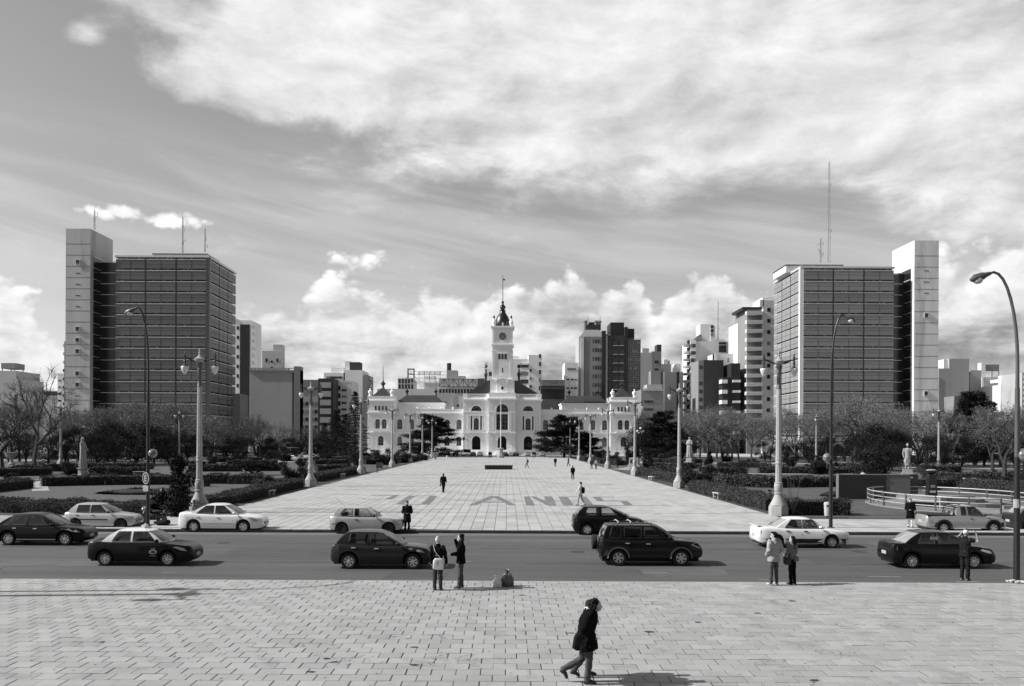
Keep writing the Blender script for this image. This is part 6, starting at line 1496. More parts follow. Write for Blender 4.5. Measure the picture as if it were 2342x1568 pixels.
def brick_mat():
    m = bpy.data.materials.new('red_brick'); m.use_nodes = True; n = NG(m.node_tree); p = m.node_tree.nodes['Principled BSDF']
    tc = n.n('ShaderNodeTexCoord'); sp = n.n('ShaderNodeSeparateXYZ'); n.lk(tc.outputs['Object'], sp.inputs[0])
    b = n.n('ShaderNodeTexBrick'); n.lk(n.xyz(n.m('ADD', sp.outputs[0], sp.outputs[1]), sp.outputs[2], 0.0), b.inputs['Vector'])
    b.inputs['Color1'].default_value = (.09, .09, .09, 1); b.inputs['Color2'].default_value = (.13, .13, .13, 1); b.inputs['Mortar'].default_value = (.20, .20, .20, 1)
    b.inputs['Scale'].default_value = 1.0; b.inputs['Brick Width'].default_value = .25; b.inputs['Row Height'].default_value = .075; b.inputs['Mortar Size'].default_value = .008
    n.lk(b.outputs['Color'], p.inputs['Base Color']); p.inputs['Roughness'].default_value = .9
    bu = n.n('ShaderNodeBump'); bu.inputs['Strength'].default_value = .6; bu.inputs['Distance'].default_value = .01; bu.invert = True; n.lk(b.outputs['Fac'], bu.inputs['Height']); n.lk(bu.outputs[0], p.inputs['Normal'])
    return m
M_brick = brick_mat()
def fluted(q, r0, z0, r1, z1, n=24, st=6):
    vs = []; fs = []
    for j in range(st+1):
        u = j/st; r = r0+(r1-r0)*u
        for k in range(2*n): a = math.pi*k/n; rr = r*(1 if k % 2 else .90); vs.append((rr*math.cos(a), rr*math.sin(a), z0+(z1-z0)*u))
    m = 2*n
    for j in range(st):
        for k in range(m): fs.append((j*m+k, j*m+(k+1) % m, (j+1)*m+(k+1) % m, (j+1)*m+k))
    q.add(vs, fs)
def lamp_parts():
    """ornate twin-globe lamp: stone plinth, bell, fluted shaft, iron head"""
    R_ = {}
    R_['plinth'] = (MB().lathe([(.63, 0), (.63, .52), (.60, .56), (.62, .60), (.56, .66)], 6, ph=rad(30)), M_stone, False)
    R_['bell_base'] = (MB().lathe([(.55, .66), (.52, .74), (.40, .95), (.28, 1.22), (.24, 1.36), (.29, 1.42), (.29, 1.47), (.22, 1.50)], 20), M_stone, 35)
    R_['urn_collar'] = (MB().lathe([(.20, 1.50), (.25, 1.58), (.275, 1.85), (.26, 2.05), (.24, 2.08), (.27, 2.12), (.21, 2.16)], 20), M_stone, 35)
    q = MB(); fluted(q, .205, 2.16, .185, 3.35, 12); q.lathe([(.21, 3.35), (.215, 3.40), (.19, 3.45), (.19, 3.58), (.215, 3.62), (.20, 3.68)], 20); fluted(q, .185, 3.68, .145, 8.2, 12); R_['shaft'] = (q, M_stone, False)
    q = MB().lathe([(.15, 8.2), (.17, 8.24), (.135, 8.3), (.13, 9.25), (.15, 9.3), (.13, 9.36), (.15, 9.5), (.22, 9.6), (.24, 9.66), (.14, 9.72)], 14)
    R_['neck'] = (q, M_polel, 35)
    q = MB().lathe([(.12, 9.72), (.26, 9.80), (.34, 9.92), (.36, 10.0), (.20, 10.08), (.10, 10.2), (.06, 10.32), (.10, 10.38), (.05, 10.46), (.08, 10.56), (.03, 10.68)], 14); R_['finial_cap'] = (q, M_stone, 35)
    q = MB()
    for s in (-1, 1):
        q.tube([(s*.2, 0, 9.85), (s*.45, 0, 9.88), (s*.72, 0, 10.0), (s*.98, 0, 10.10)], [.07, .06, .05, .045], 7)
        q.tube([(s*.3, 0, 9.95), (s*.5, 0, 10.02), (s*.8, 0, 10.08)], .02, 5)
        q.lathe([(.03, 9.58), (.07, 9.66), (.05, 9.74), (.09, 9.84), (.06, 9.92), (.07, 10.16), (.10, 10.22), (.04, 10.28), (.05, 10.40), (.02, 10.48)], 8, (s*.98, 0, 0))
    q.lathe([(.15, -.02), (.15, .02)], 12, (0, 0, 0)); R_['arm_bracket'] = (q, M_iron, False)
    gl = MB().lathe([(.03, 8.98), (.09, 9.03), (.20, 9.25), (.245, 9.42), (.23, 9.50), (.14, 9.54)], 16)
    cp = MB().lathe([(.20, 9.52), (.13, 9.58), (.06, 9.66)], 14)
    return R_, gl.mesh('globe', M_globe, 60), cp.mesh('globe_cap', M_iron, 60)
LP, GLM, CPM = lamp_parts(); LM = {k: q.mesh(k, m, s) for k, (q, m, s) in LP.items()}
def ornate(label, loc, rz=0.0, group=None):
    T = thing('ornate_lamp', label, 'street lamp', loc, rz, group)
    for k, me in LM.items(): obj(k, me, T)
    for s in (-1, 1): o = obj('globe', GLM, T, (s*.98, 0, 0)); obj('globe_cap', CPM, o)
    return T
ords = ['first', 'second', 'third', 'fourth', 'fifth', 'sixth', 'seventh']
for i, d_ in enumerate((58.0, 91, 122.5, 156, 185, 212, 240)):
    ornate('%s ornate twin-globe lamp from the street along the left plaza edge' % ords[i], (-19.95, d_, 0), .06*(i % 3), 'lamps lining the plaza')
for i, d_ in enumerate((57.8, 91, 122.5, 155, 187, 216, 247)):
    ornate('%s ornate twin-globe lamp from the street along the right plaza edge' % ords[i], (17.65, d_, 0), -.05*(i % 3), 'lamps lining the plaza')
for px, d_, rz, lb in [(410, 181, 1.0, 'ornate lamp in the left park behind the first plaza lamp'), (139, 152, .2, 'ornate lamp among the bare trees left of the white statue'), (288, 200, .4, 'ornate lamp half hidden by dark trees in the left park'), (492, 228, .3, 'ornate lamp far back in the left park'),
                   (1867, 188, 1.1, 'ornate lamp in the right park beside the tall dark street lamp'), (2147, 150, .2, 'ornate lamp behind the bust in the right park'), (1956, 215, .3, 'ornate lamp half hidden by dark trees in the right park')]:
    ornate(lb, (XP(px, d_), d_, 0), rz, 'lamps in the park')
ornate('ornate lamp just beyond the left edge that throws the long shadow on the slabs', (-23.0, 26.5, 0), 1.57)
def cobra(label, loc, h, reach, ang, globe=None, band=False, low=1.0):
    """tall steel street lamp bent over at the top"""
    T = thing('street_lamp', label, 'street lamp', loc)
    c, s = math.cos(ang), math.sin(ang)
    q = MB().tube([(0,0,0), (0,0,h*.40)], [.105, .095], 12); q.lathe([(.2, 0), (.2, .03), (.12, .05)], 12); q.build('pole', M_pole, T, 35)
    MB().tube([(0,0,h*.40), (0,0,h*.62)], [.085, .078], 12).build('pole_upper', M_polel if low < 1 else M_pole, T, 35)
    path = [(0, 0, h*.62)]+[(c*reach*(1-math.cos(t)), s*reach*(1-math.cos(t)), h*.70+(h*.29)*math.sin(t)) for t in [i*math.pi/2*1.12/9 for i in range(10)]]
    q = MB().tube(path, [.066]+[.06-.002*i for i in range(10)], 10); q.build('bent_arm', M_polel if low < 1 else M_pole, T, 35)
    e = Vector(path[-1]); dv = (e-Vector(path[-2])).normalized()
    q = MB(); q.tube([e-dv*.05, e+dv*.10, e+dv*.22, e+dv*.5, e+dv*.66], [.06, .085, .13, .15, .06], 12); q.build('lamp_head', M_polel, T, 35)
    b = e+dv*.40; q = MB().ball((b.x, b.y, b.z-.08), .17, .15, .14, 12, 8); q.build('lamp_glass', M_globe, T, True)
    if globe:
        gx, gz = globe; q = MB().tube([(0,0,gz-.55), (gx*.6,0,gz-.75), (gx,0,gz-.6), (gx,0,gz-.25)], .022, 8); q.build('globe_bracket', M_polel, T, 35)
        MB().ball((gx, 0, gz), .24, .24, .24, 16, 12).build('globe', M_globe2, T, True); MB().lathe([(.245, -.012), (.25, 0), (.245, .012)], 16, (gx, 0, gz)).build('globe_ring', M_iron, T)
    if band: MB().lathe([(.112, 2.55), (.112, 2.85)], 12).build('paper_band', M_white, T)
    return T
pL = G(338, 1206); cobra('tall dark street lamp at the left kerb carrying the parking sign', pL, 12.0, .60, rad(178), (.25, 4.0))
pR = G(1900, 1206); cobra('tall dark street lamp at the far kerb by the white sedan', pR, 12.0, .62, rad(2), (-.22, 3.9))
pQ = G(2325, 1331); cobra('tall grey and black street lamp standing on the near pavement at the right', pQ, 10.75, .82, rad(178), (.22, 4.35), True, .5)
cobra('street lamp beyond the left edge whose head shadow falls on the road', (-18.9, 27.6, 0), 10.6, 1.6, rad(95))
# parking sign on the left pole
SG2 = thing('parking_sign', 'round parking sign with letter E above a small white plate', 'sign', (pL.x-.06, pL.y-.13, 0)); SG2.rotation_euler = (0, 0, rad(-38))
zc_ = ZP(1093, pL.y, 336)
MB().prism([(.32*math.cos(a), zc_+.32*math.sin(a)) for a in [i*math.pi/16 for i in range(32)]], -.02, 0, 'y').build('sign_disc', M_white, SG2)
MB().prism([(.27*math.cos(a), zc_+.27*math.sin(a)) for a in [i*math.pi/16 for i in range(32)]], -.026, -.021, 'y').build('sign_ground', M_pole, SG2)
fc = bpy.data.curves.new('sign_letter', 'FONT'); fc.body = 'E'; fc.size = .46; fc.extrude = .003; fc.align_x = 'CENTER'; fc.offset = .012; fc.materials.append(M_white); fo = bpy.data.objects.new('sign_letter', fc); COL.objects.link(fo); fo.parent = SG2; fo.location = (0, -.032, zc_-.16); fo.rotation_euler = (rad(90), 0, 0)
q = MB().box(-.25, .25, -.02, 0, zc_-.70, zc_-.40); q.build('sign_plate', M_white, SG2); q = MB(); [q.box(-.2, .2, -.026, -.021, zc_-.66+.06*i, zc_-.645+.06*i) for i in range(4)]; q.build('plate_lines', M_polel, SG2)
MB().tube([(0, .01, zc_-.68), (0, .01, zc_+.30)], .02, 6).build('sign_bracket', M_pole, SG2)
# bins
def bin_(label, loc, m):
    T = thing('litter_bin', label, 'litter bin', loc); MB().lathe([(.20, .12), (.235, .80), (.235, .84)], 14, sx=1.0, sy=.8).build('bin_body', m, T, 35)
    MB().lathe([(.245, .80), (.245, .90), (.20, .98), (.05, 1.0)], 14, sx=1, sy=.8).build('bin_lid', m, T, 35); MB().box(-.14, .14, -.205, -.18, .70, .80).build('bin_slot', M_pole, T); MB().tube([(0, 0, 0), (0, 0, .3)], .04, 6).build('bin_post', M_pole, T)
bin_('pale litter bin behind the dark lamp pole at the right', G(1893, 1183.5), M_benchs); bin_('dark litter bin behind the parking sign pole', G(346, 1172), M_polel)
def bench(label, p, rz, L=1.5):
    T = thing('stone_bench', label, 'bench', (p.x, p.y, 0), rz, 'stone benches'); q = MB().box(-L/2, L/2, -.22, .22, .40, .48); o = q.build('seat', M_benchs, T); bv = o.modifiers.new('b', 'BEVEL'); bv.width = .03
    for s in (-1, 1):
        x = s*(L/2-.22); pr = [(x-.07, 0), (x+.07, 0), (x+.05, .10), (x+.02+.05*s, .22), (x+.09+.04*s, .40), (x-.09+.04*s, .40), (x-.06+.05*s, .2), (x-.06, .08)]
        MB().prism(pr, -.16, .16, 'y').build('leg', M_benchs, T)
for px, py, rz, lb in [(1640.5, 1139, rad(96), 'pale stone bench by the hedge, right plaza edge, nearest the street'), (1489.5, 1098, rad(96), 'pale stone bench by the hedge, right plaza edge, further back'), (618.5, 1133, rad(84), 'stone bench in hedge shade, left plaza edge, nearest the street'), (783.5, 1091.5, rad(84), 'stone bench by the hedge, left plaza edge, further back'),
                   (2217, 1102, .05, 'white stone bench in the right park behind the terrace railing'), (318, 1086, .1, 'stone bench left of the tall shrub in the left park'), (513, 1104, 0, 'low stone bench between clipped hedges in the left park'), (2008, 1087, .1, 'stone bench in shade behind the brick wall'), (2050, 1062, .1, 'far stone bench near the right park path')]:
    bench(lb, G(px, py), rz)
# statues
def robed(T, h, m, head_turn=.2, arm=True, seed=1):
    rs = random.Random(seed); n = 40; vs = []; fs = []
    prof = [(0, .30, .34), (.10, .30, .33), (.25, .25, .29), (.42, .22, .27), (.52, .21, .26), (.62, .20, .25), (.72, .19, .27), (.80, .17, .27), (.845, .12, .20), (.87, .075, .085), (.90, .065, .07)]
    ph = [rs.uniform(0, 6.28) for _ in range(4)]
    for z, hx, hy in prof:
        for k in range(n):
            a = 2*math.pi*k/n; f = 1+(.10*math.sin(9*a+ph[0]+z*3)+.05*math.sin(17*a+ph[1]))*(1-z)**.8*(1 if z < .8 else 0)
            vs.append((hx*f*math.cos(a)*h*.5+.02*h*math.sin(z*4), hy*f*math.sin(a)*h*.5, z*h))
    for i in range(len(prof)-1):
        for k in range(n): fs.append((i*n+k, i*n+(k+1) % n, (i+1)*n+(k+1) % n, (i+1)*n+k))
    fs.append(tuple(range(n-1, -1, -1))); fs.append(tuple(range((len(prof)-1)*n, len(prof)*n)))
    q = MB(); q.add(vs, fs); k = h/1.75
    q.ball((.03*k, 0, h*.945), .085*k, .072*k, .105*k, 12, 8); q.ball((.11*k, 0, h*.93), .02*k, .016*k, .03*k); q.ball((-.02*k, 0, h*.955), .105*k, .09*k, .10*k); q.ball((-.05*k, 0, h*.90), .08*k, .12*k, .13*k)
    if arm:
        for s in (-1, 1): seg(q, (0, s*.2*k, h*.80), (.10*k, s*.24*k, h*.64), .07*k, .06*k); seg(q, (.10*k, s*.24*k, h*.64), (.22*k, s*.04*k, h*.66), .055*k, .04*k)
    return remesh(q.build('figure', m, T), .02, 2)
p = G(189, 1087); S = thing('marble_statue', 'weathered white marble statue of a veiled woman on a pedestal', 'statue', (p.x, p.y, 0), rad(-15))
q = MB().lathe([(.72, 0), (.70, .12), (.58, .18), (.55, .70), (.66, .80), (.74, .88), (.74, .95)], 8, ph=rad(22)); q.build('pedestal', M_marb, S); f = robed(S, 3.95, mat('stained_marble', .27, .85, .2, 2.5, stain=.5, sscale=1.6, bump=.4, bscale=12), seed=3); f.location = (0, 0, .95); f.scale = (.80, .78, 1)
p = G(1577, 1060); S = thing('marble_statue', 'small pale statue on a stepped base among trees right of the city hall', 'statue', (p.x, p.y, 0), rad(-120)); q = MB().lathe([(1.3, 0), (1.3, .4), (.9, .45), (.8, 1.2), (.95, 1.4)], 4, ph=rad(45)); q.build('pedestal', M_marb, S); f = robed(S, 4.2, M_marb, seed=5); f.location = (0, 0, 1.4)
p = G(1434, 1074); S = thing('bronze_statue', 'dark bronze standing figure on a stepped granite pedestal by the right plaza edge', 'statue', (p.x+1.2, p.y, 0), rad(160))
MB().box(-1.9, 1.6, -1.3, 1.3, 0, .35).build('step', M_benchs, S); MB().prism([(-1.3, .35), (1.2, .35), (.75, 1.0), (.70, 2.0), (-.70, 2.0), (-.75, 1.0)], -.8, .8, 'y').build('pedestal', M_marb, S); MB().box(-.5, .5, .8, .83, 1.1, 1.7).build('plaque', M_granite, S)
q = MB(); seg(q, (0, .1, 0), (0, .08, .95), .09, .11); seg(q, (.1, -.1, 0), (0, -.08, .95), .09, .11); seg(q, (0, 0, .95), (0, 0, 1.45), .17, .19); seg(q, (0, .2, 1.5), (.05, .28, 1.1), .08, .07); seg(q, (.05, .28, 1.1), (.3, .2, 1.05), .06, .05); seg(q, (0, -.2, 1.5), (0, -.3, 1.1), .08, .07); seg(q, (0, -.3, 1.1), (.05, -.3, .8), .06, .05); q.ball((.03, 0, 1.78), .10, .09, .13); remesh(q.build('figure', M_bronze, S), .03, 2).location = (0, 0, 2.0)
MB().box(1.7, 2.6, -1.0, -.1, 0, .25).build('fallen_block', M_benchs, S)
# ---- brick memorial wall, statue pillar
A = G(1934, 1144); B = G(2060, 1139)
yw = (A.y+B.y)/2
W_ = thing('brick_wall', 'low dark brick memorial wall with raised lettering beside the terrace', 'wall', (A.x, yw, 0)); wl = B.x-A.x+.1
MB().box(0, wl, 0, .55, 0, 2.02).build('wall', M_brick, W_); MB().box(.03, wl*.66, -.03, -.002, .02, 2.0).build('memorial_panel', mat('memorial_panel_and_shade', .022, .6, .25, 2), W_); MB().box(-.02, wl, -.03, .58, 2.02, 2.08).build('coping', mat('brick_coping', .16, .9, .2, 3), W_)
for i, (tx, zz) in enumerate((('. . . . . . . . .', 1.7), ('. . . . . . .', 1.45))):
    q = MB(); [q.box(1.9+.11*j+rc.uniform(0, .02), 1.98+.11*j, -.05, -.031, zz, zz+.08) for j in range(20-4*i) if rc.random() < .85]; q.build('raised_lettering', M_iron, W_)
pp = G(2078, 1138.5); W2 = thing('brick_pillar', 'square brick pillar carrying the pale standing statue', 'pillar', (pp.x, pp.y, 0), rad(-8)); MB().box(-.62, .62, -.5, .5, 0, 2.05).build('pillar', M_brick, W2); MB().box(-.60, .60, -.515, -.502, .02, 2.03).build('shade_panel', MATS['memorial_panel_and_shade'], W2); MB().box(-.45, .2, -.53, -.516, 1.72, 1.82).build('plaque', M_benchs, W2)  # dark sheet over the pillar front: the brick's shade put into colour
S = thing('stone_statue', 'pale stone statue of a bare-footed man with one raised hand on the brick pillar', 'statue', (pp.x-.1, pp.y, 2.05), rad(-110))
MB().box(-.42, .42, -.45, .45, 0, .10).box(-.34, .34, -.38, .38, .10, .42).build('base', M_marb, S)
q = MB(); seg(q, (0, .10, .1), (.02, .12, .62), .09, .11); seg(q, (.02, .12, .62), (0, .10, 1.1), .11, .14); seg(q, (-.12, -.10, .1), (.08, -.12, .62), .09, .11); seg(q, (.08, -.12, .62), (0, -.10, 1.1), .11, .14); rings(q, [(0,0,.95,.17,.24),(0,0,1.2,.16,.21),(.01,0,1.5,.17,.25),(.01,0,1.72,.15,.26),(0,0,1.84,.08,.12)])
seg(q, (0, .27, 1.72), (.12, .32, 1.35), .085, .07); seg(q, (.12, .32, 1.35), (.36, .20, 1.62), .06, .045); seg(q, (0, -.27, 1.72), (.0, -.36, 1.36), .085, .07); seg(q, (.0, -.36, 1.36), (.1, -.30, 1.02), .06, .05); seg(q, (.36, .2, 1.62), (.44, .16, 1.70), .04, .03); q.ball((.05, 0, 2.06), .12, .10, .145); q.ball((.01, 0, 2.12), .14, .125, .11); q.ball((.16, 0, 2.04), .03, .02, .04); rings(q, [(-.02, .0, .35, .2, .2), (-.05, -.05, .7, .2, .26), (-.03, 0, 1.02, .19, .25)])
remesh(q.build('figure', M_marb, S), .017, 2).location = (0, 0, .40)
# ---- round terrace with railing
TC = Vector((33.2, 66.8)); RX, RY = 5.2, 8.0
TR = thing('round_terrace', 'round concrete terrace with steps in front of the brick pillar', 'terrace', (TC.x, TC.y, 0))
ell = lambda rx, ry, n=40, a0=0: [(rx*math.cos(a0+2*math.pi*i/n), ry*math.sin(a0+2*math.pi*i/n)) for i in range(n)]
M_terr = mat('terrace_concrete', .20, .9, .2, 1.5, stain=.3, sscale=.6)
MB().prism(ell(RX+.2, RY+.2), -.05, .06, 'z').build('paved_ring', M_terr, TR); MB().prism([(x+.9, y+.2) for x, y in ell(3.2, 3.6)], .06, .42, 'z').build('lower_platform', M_terr, TR); MB().prism([(x-.6, y+.3) for x, y in ell(2.9, 3.4)], .42, .68, 'z').build('upper_platform', M_terr, TR)
for i in range(3): MB().box(1.6+.5*i, 4.0+.28*i, -3.0-.55*i, -2.2-.55*i, .06, .42-.12*i).build('step', M_terr, TR)
q = MB().box(-2.2, .3, -3.15, -2.95, 0, .95); q.build('ramp_wall', M_terr, TR); MB().box(-1.8, -1.4, -3.18, -3.15, .55, .8).build('plaque', M_polel, TR)
RL = thing('terrace_railing', 'curved galvanised three-rail railing round the terrace', 'railing', (TC.x, TC.y, 0))
a0, a1 = rad(-96), rad(-374)
for zz, r_ in ((1.05, .045), (.72, .034), (.40, .034)):
    MB().tube([(RX*math.cos(a0+(a1-a0)*i/60), RY*math.sin(a0+(a1-a0)*i/60), zz) for i in range(61)], r_, 8).build('rail', M_steel, RL, True)
pm_ = MB().box(-.05, .05, -.05, .05, 0, 1.02).mesh('post', M_polel)
for i in range(15): a = a0+(a1-a0)*i/14; obj('post', pm_, RL, (RX*math.cos(a), RY*math.sin(a), .06), rz=a)
pb = Vector((31.75, 66.6)); S = thing('bust_monument', 'bronze bust on a polished dark granite column on the terrace', 'monument', (pb.x, pb.y, .68), rad(-95))
MB().prism([(-.34, 0), (.34, 0), (.30, .75), (.26, 1.70), (-.26, 1.70), (-.30, .75)], -.3, .3, 'x').build('column', M_granite, S); MB().box(.29, .32, -.2, .2, .35, .50).box(.29, .315, -.16, .16, .75, .80).box(.29, .315, -.16, .16, .86, .90).build('plaque', M_benchs, S)
q = MB(); rings(q, [(0,0,1.70,.12,.12),(0,0,1.80,.2,.36),(0,0,1.98,.2,.42),(0,0,2.10,.12,.22),(0,0,2.16,.08,.09)]); q.ball((.03, 0, 2.36), .13, .11, .165); q.ball((.16, 0, 2.34), .03, .02, .04); remesh(q.build('bust', M_bronze, S), .02, 2)
MB().ball((.02, 0, 2.0), .22, .40, .10).build('sunlit_cap', M_marb, S, True)  # pale cap over the shoulders: the bust's sunlit top put into colour
# ---- plaza things
p = G(1140.5, 1073.3); S = thing('stone_block', 'long dark stone block lying in the middle of the plaza', 'monument', (p.x, p.y, 0)); MB().box(-2.25, 2.25, 0, 1.6, 0, .62).build('block', M_granite, S); MB().box(-2.32, 2.32, -.06, 1.66, .62, .70).build('cap_slab', M_polel, S)
p = G(1145, 1046.5); S = thing('flagpole', 'white flagpole on a stone pedestal before the central doorway', 'flagpole', (p.x, p.y, 0)); MB().lathe([(1.1, 0), (1.1, .7), (.85, .8), (.75, 1.2), (.65, 2.2), (.9, 2.4), (.9, 2.6), (.4, 2.7)], 8, ph=rad(22)).build('pedestal', M_stone, S); MB().tube([(0,0,2.6), (0,0,15.8)], [.15, .08], 10).build('pole', P_white, S, True); MB().ball((0, 0, 15.9), .13, .13, .13).build('ball_top', P_white, S, True)
p = G(868, 1070); S = thing('stone_plaque', 'small leaning stone plaque on the left plaza edge', 'plaque', (p.x, p.y, 0)); MB().prism([(-.5, 0), (.5, 0), (.34, .85), (-.5, .95)], -.5, .5, 'x').build('plaque', M_polel, S)
p = G(988+4, 1050); S = thing('stone_urn', 'pale stone shell-shaped urn by the last left lamp', 'urn', (p.x+.3, p.y-.5, 0)); MB().lathe([(.5, 0), (.3, .3), (.6, .8), (1.0, 1.4), (1.1, 1.7), (.8, 1.7), (.6, 1.2)], 14).build('bowl', M_marb, S, True)
for px, py, lb in ((26, 1062, 'pale stone urn on a pedestal at the far left of the park'), (2083, 1066, 'stone urn on a foot in the right park near the bare tree')):
    p = G(px, py); S = thing('stone_urn', lb, 'urn', (p.x, p.y, 0)); MB().lathe([(.6, 0), (.6, .2), (.3, .4), (.25, .9), (.5, 1.2), (.9, 1.6), (1.0, 2.1), (1.1, 2.2), (.9, 2.2)], 14).build('bowl', M_marb, S, True)
for px, py, tx, lb in ((1770, 1166, -.28, 'leaning black post by the hedge near the right lamp'), (1589, 1125, 0, 'black floodlight post in the right plaza hedge'), (724, 1108, .05, 'black floodlight post in the left plaza hedge'), (862, 1081.5, 0, 'black floodlight post at the far hedge corner on the left')):
    p = G(px, py); S = thing('black_post', lb, 'post', (p.x, p.y, 0)); q = MB(); q.tube([(0,0,0), (tx*1.3, 0, 1.35)], .035, 6); q.tube([(.13, .03, 0), (.13+tx*1.3, .03, 1.38)], .035, 6); q.cbox((.06+tx*1.3, 0, 1.36), .26, .10, .10); q.build('post', M_pole, S)
# rubbish bags by the kerb
def sack(label, p, r, h, m, seed):
    rs = random.Random(seed); T = thing('rubbish_bag', label, 'rubbish bag', (p.x, p.y, 0)); n, mm = 22, 12; vs = []; fs = []
    for j in range(mm+1):
        u = j/mm; rr = r*(math.sin(math.pi*min(1, u*.62+.30))**.8)*(1 if u < .82 else 1-(u-.82)/.18*.85)
        for k in range(n):
            a = 2*math.pi*k/n; f = 1+.10*math.sin(5*a+seed+u*4)+.06*math.sin(11*a+u*9)+rs.gauss(0, .025); vs.append((rr*f*math.cos(a), rr*f*.85*math.sin(a), h*u*(1+.05*math.sin(3*a+seed)) if j else 0))
    for j in range(mm):
        for k in range(n): fs.append((j*n+k, j*n+(k+1) % n, (j+1)*n+(k+1) % n, (j+1)*n+k))
    q = MB(); q.add(vs, fs+[tuple(range(mm*n, mm*n+n))]); q.build('bag_body', m, T, True)
    q = MB(); 
    for i in range(5): a = i*1.3+seed; q.tube([(0, 0, h*.95), (.06*math.cos(a), .05*math.sin(a), h*1.08), (.10*math.cos(a), .08*math.sin(a), h*1.12)], [.02, .025, .008], 6)
    q.build('bag_knot', m, T, True)
sack('grey full rubbish bag standing on the near pavement edge', G(1160, 1340), .21, .50, mat('grey_plastic_bag', .11, .35, .3, 6, bump=.6, bscale=9), 2)
sack('small white plastic bag leaning beside the grey rubbish bag', G(1137, 1342), .15, .33, mat('white_plastic_bag', .66, .35, .15, 6, bump=.6, bscale=9), 5)
q = MB()
for i in range(26):
    a = rc.uniform(0, 6.28); r_ = rc.uniform(.12, .42); x, y = pQ.x+r_*math.cos(a), pQ.y-.12+r_*.7*math.sin(a); q.cbox((x, y, .035+rc.uniform(0, .05)), rc.uniform(.05, .16), rc.uniform(.04, .10), rc.uniform(.02, .07), rc.uniform(0, 3), rx=rc.uniform(-.5, .5))
o = q.build('litter', mat('crumpled_paper', .5, .8, .5, 9), None); o['kind'] = 'stuff'; o['label'] = 'crumpled litter heaped round the foot of the near lamp'; o['category'] = 'litter'
p = G(2150, 1225, ROADZ); o = tag(MB().cbox((0, 0, .06), .34, .2, .12).ball((.1, 0, .1), .14, .1, .07).build('litter_bag', mat('pale_litter', .5, .6, .3, 7), None, True, loc=(p.x-.4, p.y, ROADZ)), 'crumpled pale bag under the silver pickup', 'litter')
p = G(820, 1219, ROADZ); o = tag(MB().ball((0, 0, .05), .16, .1, .05).cbox((.08, 0, .04), .2, .16, .04, .4).build('litter_bag', MATS['pale_litter'], None, True, loc=(p.x, p.y, ROADZ)), 'crumpled paper in the gutter behind the white sedan', 'litter')
# motorbike with cover bag
p = G(347, 1199); BK = thing('motorbike', 'black motorbike leaning at the left kerb before the silver hatchback', 'motorbike', (p.x, p.y, 0), rad(168))
ty = MB().lathe([(.24, -.05), (.30, -.06), (.31, 0), (.30, .06), (.24, .05)], 20); ty.v = [(x, z, y) for x, y, z in ty.v]; tm = ty.mesh('tyre', M_tyre, True); hb = MB().lathe([(.05, -.06), (.05, .06)], 8); hb.v = [(x, z, y) for x, y, z in hb.v]
for k_ in range(8): a = k_*math.pi/4; hb.tube([(0, 0, 0), (.25*math.cos(a), 0, .25*math.sin(a))], .008, 4)
hm = hb.mesh('rim', M_rim)
for xx in (-.62, .62): w_ = bpy.data.objects.new('wheel', None); COL.objects.link(w_); w_.parent = BK; w_.location = (xx, 0, .31); obj('tyre', tm, w_); obj('rim', hm, w_)
MB().tube([(.62, 0, .31), (.46, 0, .80), (.40, 0, .98)], .035, 8).tube([(.38, -.32, 1.02), (.44, 0, 1.0), (.38, .32, 1.02)], .018, 6).build('fork', M_rim, BK); MB().ball((.12, 0, .74), .26, .14, .13).build('tank', P_black, BK, True); MB().ball((-.30, 0, .74), .36, .13, .08).build('seat', M_tyre, BK, True); MB().cbox((.0, 0, .42), .40, .24, .34).ball((.02, 0, .45), .25, .16, .22).build('engine', M_rimd, BK); MB().tube([(-.62, 0, .31), (-.2, 0, .45), (-.5, 0, .7)], .03, 6).tube([(.1, -.12, .3), (-.75, -.14, .32)], .045, 8).build('frame', M_rimd, BK); MB().ball((.54, 0, .86), .09, .09, .09).build('headlight', M_lamp, BK, True); MB().ball((-.72, 0, .62), .16, .1, .06).build('mudguard', P_black, BK, True)
p = G(372, 1201); o = tag(remesh(MB().ball((0, 0, .12), .42, .25, .14).ball((.2, 0, .18), .25, .2, .16).ball((-.25, .05, .15), .3, .2, .1).build('covered_bundle', C_dk, None, loc=(p.x, p.y, 0)), .04, 2), 'dark cloth bundle lying on the pavement beside the motorbike', 'bundle')
